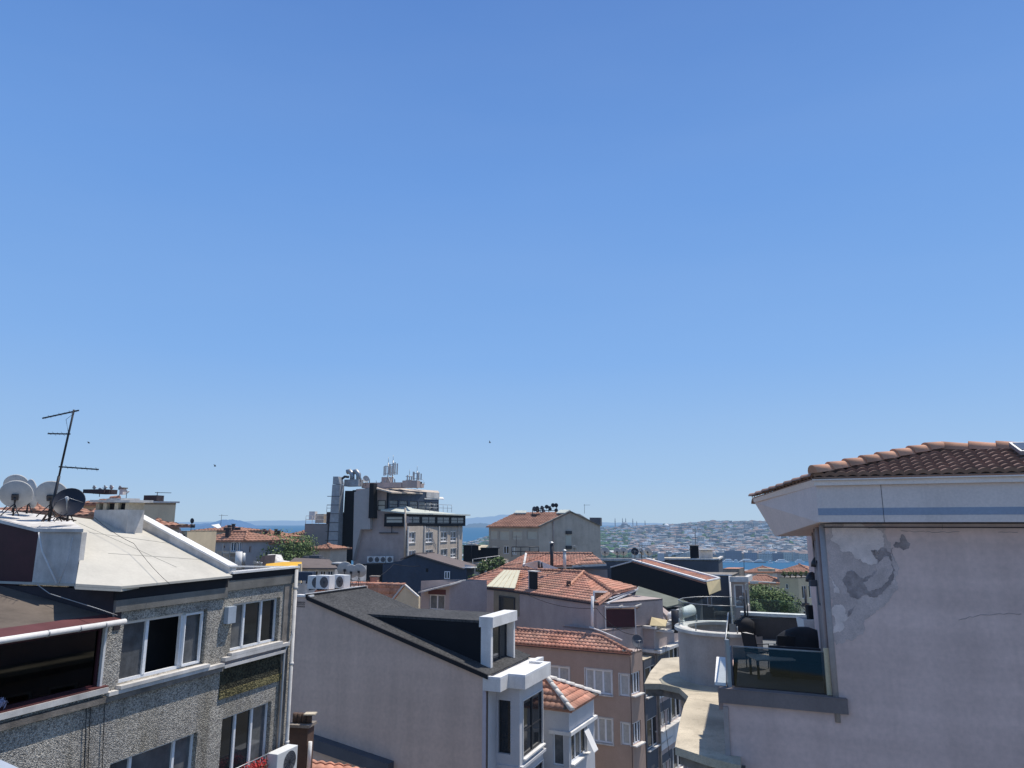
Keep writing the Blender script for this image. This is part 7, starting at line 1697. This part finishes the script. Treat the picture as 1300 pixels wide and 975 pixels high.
# overhead and roof cables
def wire(pts, sag, label, r=.012, grp=None):
    out = []
    for a_, b_ in zip(pts, pts[1:]):
        for k in range(9): t_ = k / 9; out.append(a_.lerp(b_, t_) - UP * sag * 4 * t_ * (1 - t_))
    out.append(pts[-1]); mb = MB(); mb.tube([p_ - pts[0] for p_ in out], r, 4); o = mb.build('cable', M['plainblack']); o.location = pts[0]; tag(o, label, 'cable', grp)
wire([P(120, 657, 17.5), P(170, 690, 17), P(215, 741, 15.6)], .05, 'thin cable lying across the pale roof from the vent to the eave', .006)
wire([P(664, 752, 51), P(757, 772, 45.5), P(805, 806, 44.5)], .35, 'slack cable along the grey wall under the broad tile roof', .015)
wire([P(620, 716, 75), P(700.5, 700, 57), P(776, 722, 68)], .5, 'slack cable running past the tall black flue pipe', .02)
wire([P(800, 834, 42.8), P(801, 890, 42.8), P(803, 975, 42.8)], .0, 'black cable down the corner of the brown building', .02)
wire([P(878, 696, 76), P(835, 705, 77), P(768, 702, 78)], .4, 'slack cable from the near-black chimney to the dish row', .02)
wire([P(440, 735, 45), P(500, 716, 60), P(566, 706, 90)], .6, 'slack cable from the three dishes towards the dark blue building', .02)
wire([P(846, 820, 46), P(838, 868, 44), P(850, 960, 40)], .1, 'thin cable hanging in front of the ribbon window building', .015)
# aerials on the roofs in the middle distance
for px, py, Y, h_, lb in ((598, 712, 90, 2.2, 'aerial above the dark screens right of the office block'), (742, 652, 108, 1.4, 'aerial on the right part of the gabled grey house'), (655, 703, 72, 1.8, 'aerial left of the second tile roof'), (815, 714, 64, 1.6, 'aerial behind the narrow red roof strip'), (280, 668, 92, 1.5, 'aerial on the rear red-roofed house'), (945, 731, 62, 1.3, 'aerial on the glazed balcony block'), (372, 706, 66, 1.5, 'aerial over the pillared house roof')):
    roof_aerial(P(px, py, Y), h_, lb, az=random.choice([20, 60, 100, 140]))
# ================================================================== BIRDS
for i, (px, py, lb) in enumerate(((622, 562, 'small dark bird high in the sky above the gabled grey house'), (273, 592, 'small dark bird in the sky above the sea on the left'), (113, 562.5, 'tiny bird right of the leaning aerial'))):
    c = P(px, py, 60); mb = MB(); w_ = .16 if i < 2 else .08
    mb.rings([[c + V((x, math.cos(6.283 * k / 6) * r_, math.sin(6.283 * k / 6) * r_)) for k in range(6)] for x, r_ in ((-.10, .005), (-.05, .03), (.04, .028), (.10, .006))])
    for s_ in (-1, 1): mb.prism([c + V((-.04, 0, 0)), c + V((.04, 0, 0)), c + V((.02, s_ * .1, .10)), c + V((-.06, s_ * .2, w_))], (0, 0, .008))
    solo(mb, 'bird', M['darkmetal'], lb, 'bird', c)

# ================================================================== LIGHT, SKY, CAMERA
SUN_EL, SUN_AZ = 67.0, 56.0
sun = bpy.data.lights.new('sun', 'SUN'); sun.energy = 4.8; sun.angle = R(0.53); sun.color = (1.0, 0.945, 0.86)
so = bpy.data.objects.new('sun', sun); COL.objects.link(so)
sd = D(SUN_AZ) * math.cos(R(SUN_EL)) + UP * math.sin(R(SUN_EL)); so.rotation_euler = sd.to_track_quat('Z', 'Y').to_euler(); so.location = (0, 0, 60)
wd_ = bpy.data.worlds.new('World'); scene.world = wd_; wd_.use_nodes = True; nt = wd_.node_tree; N = nt.nodes; K = nt.links; N.clear()
sky = N.new('ShaderNodeTexSky'); sky.sky_type = 'NISHITA'; sky.sun_disc = False; sky.sun_elevation = R(SUN_EL); sky.sun_rotation = R(SUN_AZ)
sky.air_density = 1.0; sky.dust_density = 0.6; sky.ozone_density = 2.0; sky.altitude = 0
bg = N.new('ShaderNodeBackground'); bg.inputs[1].default_value = 0.10; ow = N.new('ShaderNodeOutputWorld')
tc0 = N.new('ShaderNodeTexCoord'); sp = N.new('ShaderNodeSeparateXYZ'); K.new(tc0.outputs['Generated'], sp.inputs[0])
rp = N.new('ShaderNodeValToRGB'); K.new(sp.outputs[2], rp.inputs[0]); e_ = rp.color_ramp.elements
e_[0].position = 0.0; e_[0].color = (.45, .63, .83, 1); e_[1].position = 1.0; e_[1].color = (.16, .24, .42, 1)
for p_, c_ in ((.06, (.365, .575, .87)), (.22, (.235, .462, .88)), (.44, (.155, .355, .80)), (.64, (.098, .252, .66))): k_ = e_.new(p_); k_.color = (*c_, 1)
sc_ = N.new('ShaderNodeVectorMath'); sc_.operation = 'SCALE'; sc_.inputs[3].default_value = 0.10; K.new(sky.outputs[0], sc_.inputs[0])
mx_ = N.new('ShaderNodeMix'); mx_.data_type = 'RGBA'; mx_.inputs[0].default_value = 0.90; K.new(sc_.outputs[0], mx_.inputs[6]); K.new(rp.outputs[0], mx_.inputs[7])
mpw = N.new('ShaderNodeMapping'); mpw.inputs['Scale'].default_value = (1.2, 1.2, 5); K.new(tc0.outputs['Generated'], mpw.inputs[0])
nz_ = N.new('ShaderNodeTexNoise'); nz_.inputs['Scale'].default_value = 1.6; nz_.inputs['Detail'].default_value = 5; K.new(mpw.outputs[0], nz_.inputs['Vector'])
rz_ = N.new('ShaderNodeMapRange'); rz_.inputs[1].default_value = .35; rz_.inputs[2].default_value = .75; rz_.inputs[3].default_value = 0; rz_.inputs[4].default_value = .04; K.new(nz_.outputs['Fac'], rz_.inputs[0])
m3_ = N.new('ShaderNodeMix'); m3_.data_type = 'RGBA'; K.new(rz_.outputs[0], m3_.inputs[0]); K.new(mx_.outputs[2], m3_.inputs[6]); m3_.inputs[7].default_value = (.62, .72, .86, 1)
K.new(m3_.outputs[2], bg.inputs[0]); bg.inputs[1].default_value = 0.97; K.new(bg.outputs[0], ow.inputs[0])
cam = bpy.data.cameras.new('camera'); co = bpy.data.objects.new('camera', cam); COL.objects.link(co)
co.location = EYE; co.rotation_euler = (R(90) + PITCH, 0, 0); cam.sensor_width = 36; cam.lens = FPX / 1300 * 36; cam.clip_start = 0.05; cam.clip_end = 120000
scene.camera = co
scene.view_settings.view_transform = 'Standard'; scene.view_settings.look = 'None'; scene.view_settings.exposure = 0; scene.view_settings.gamma = 1
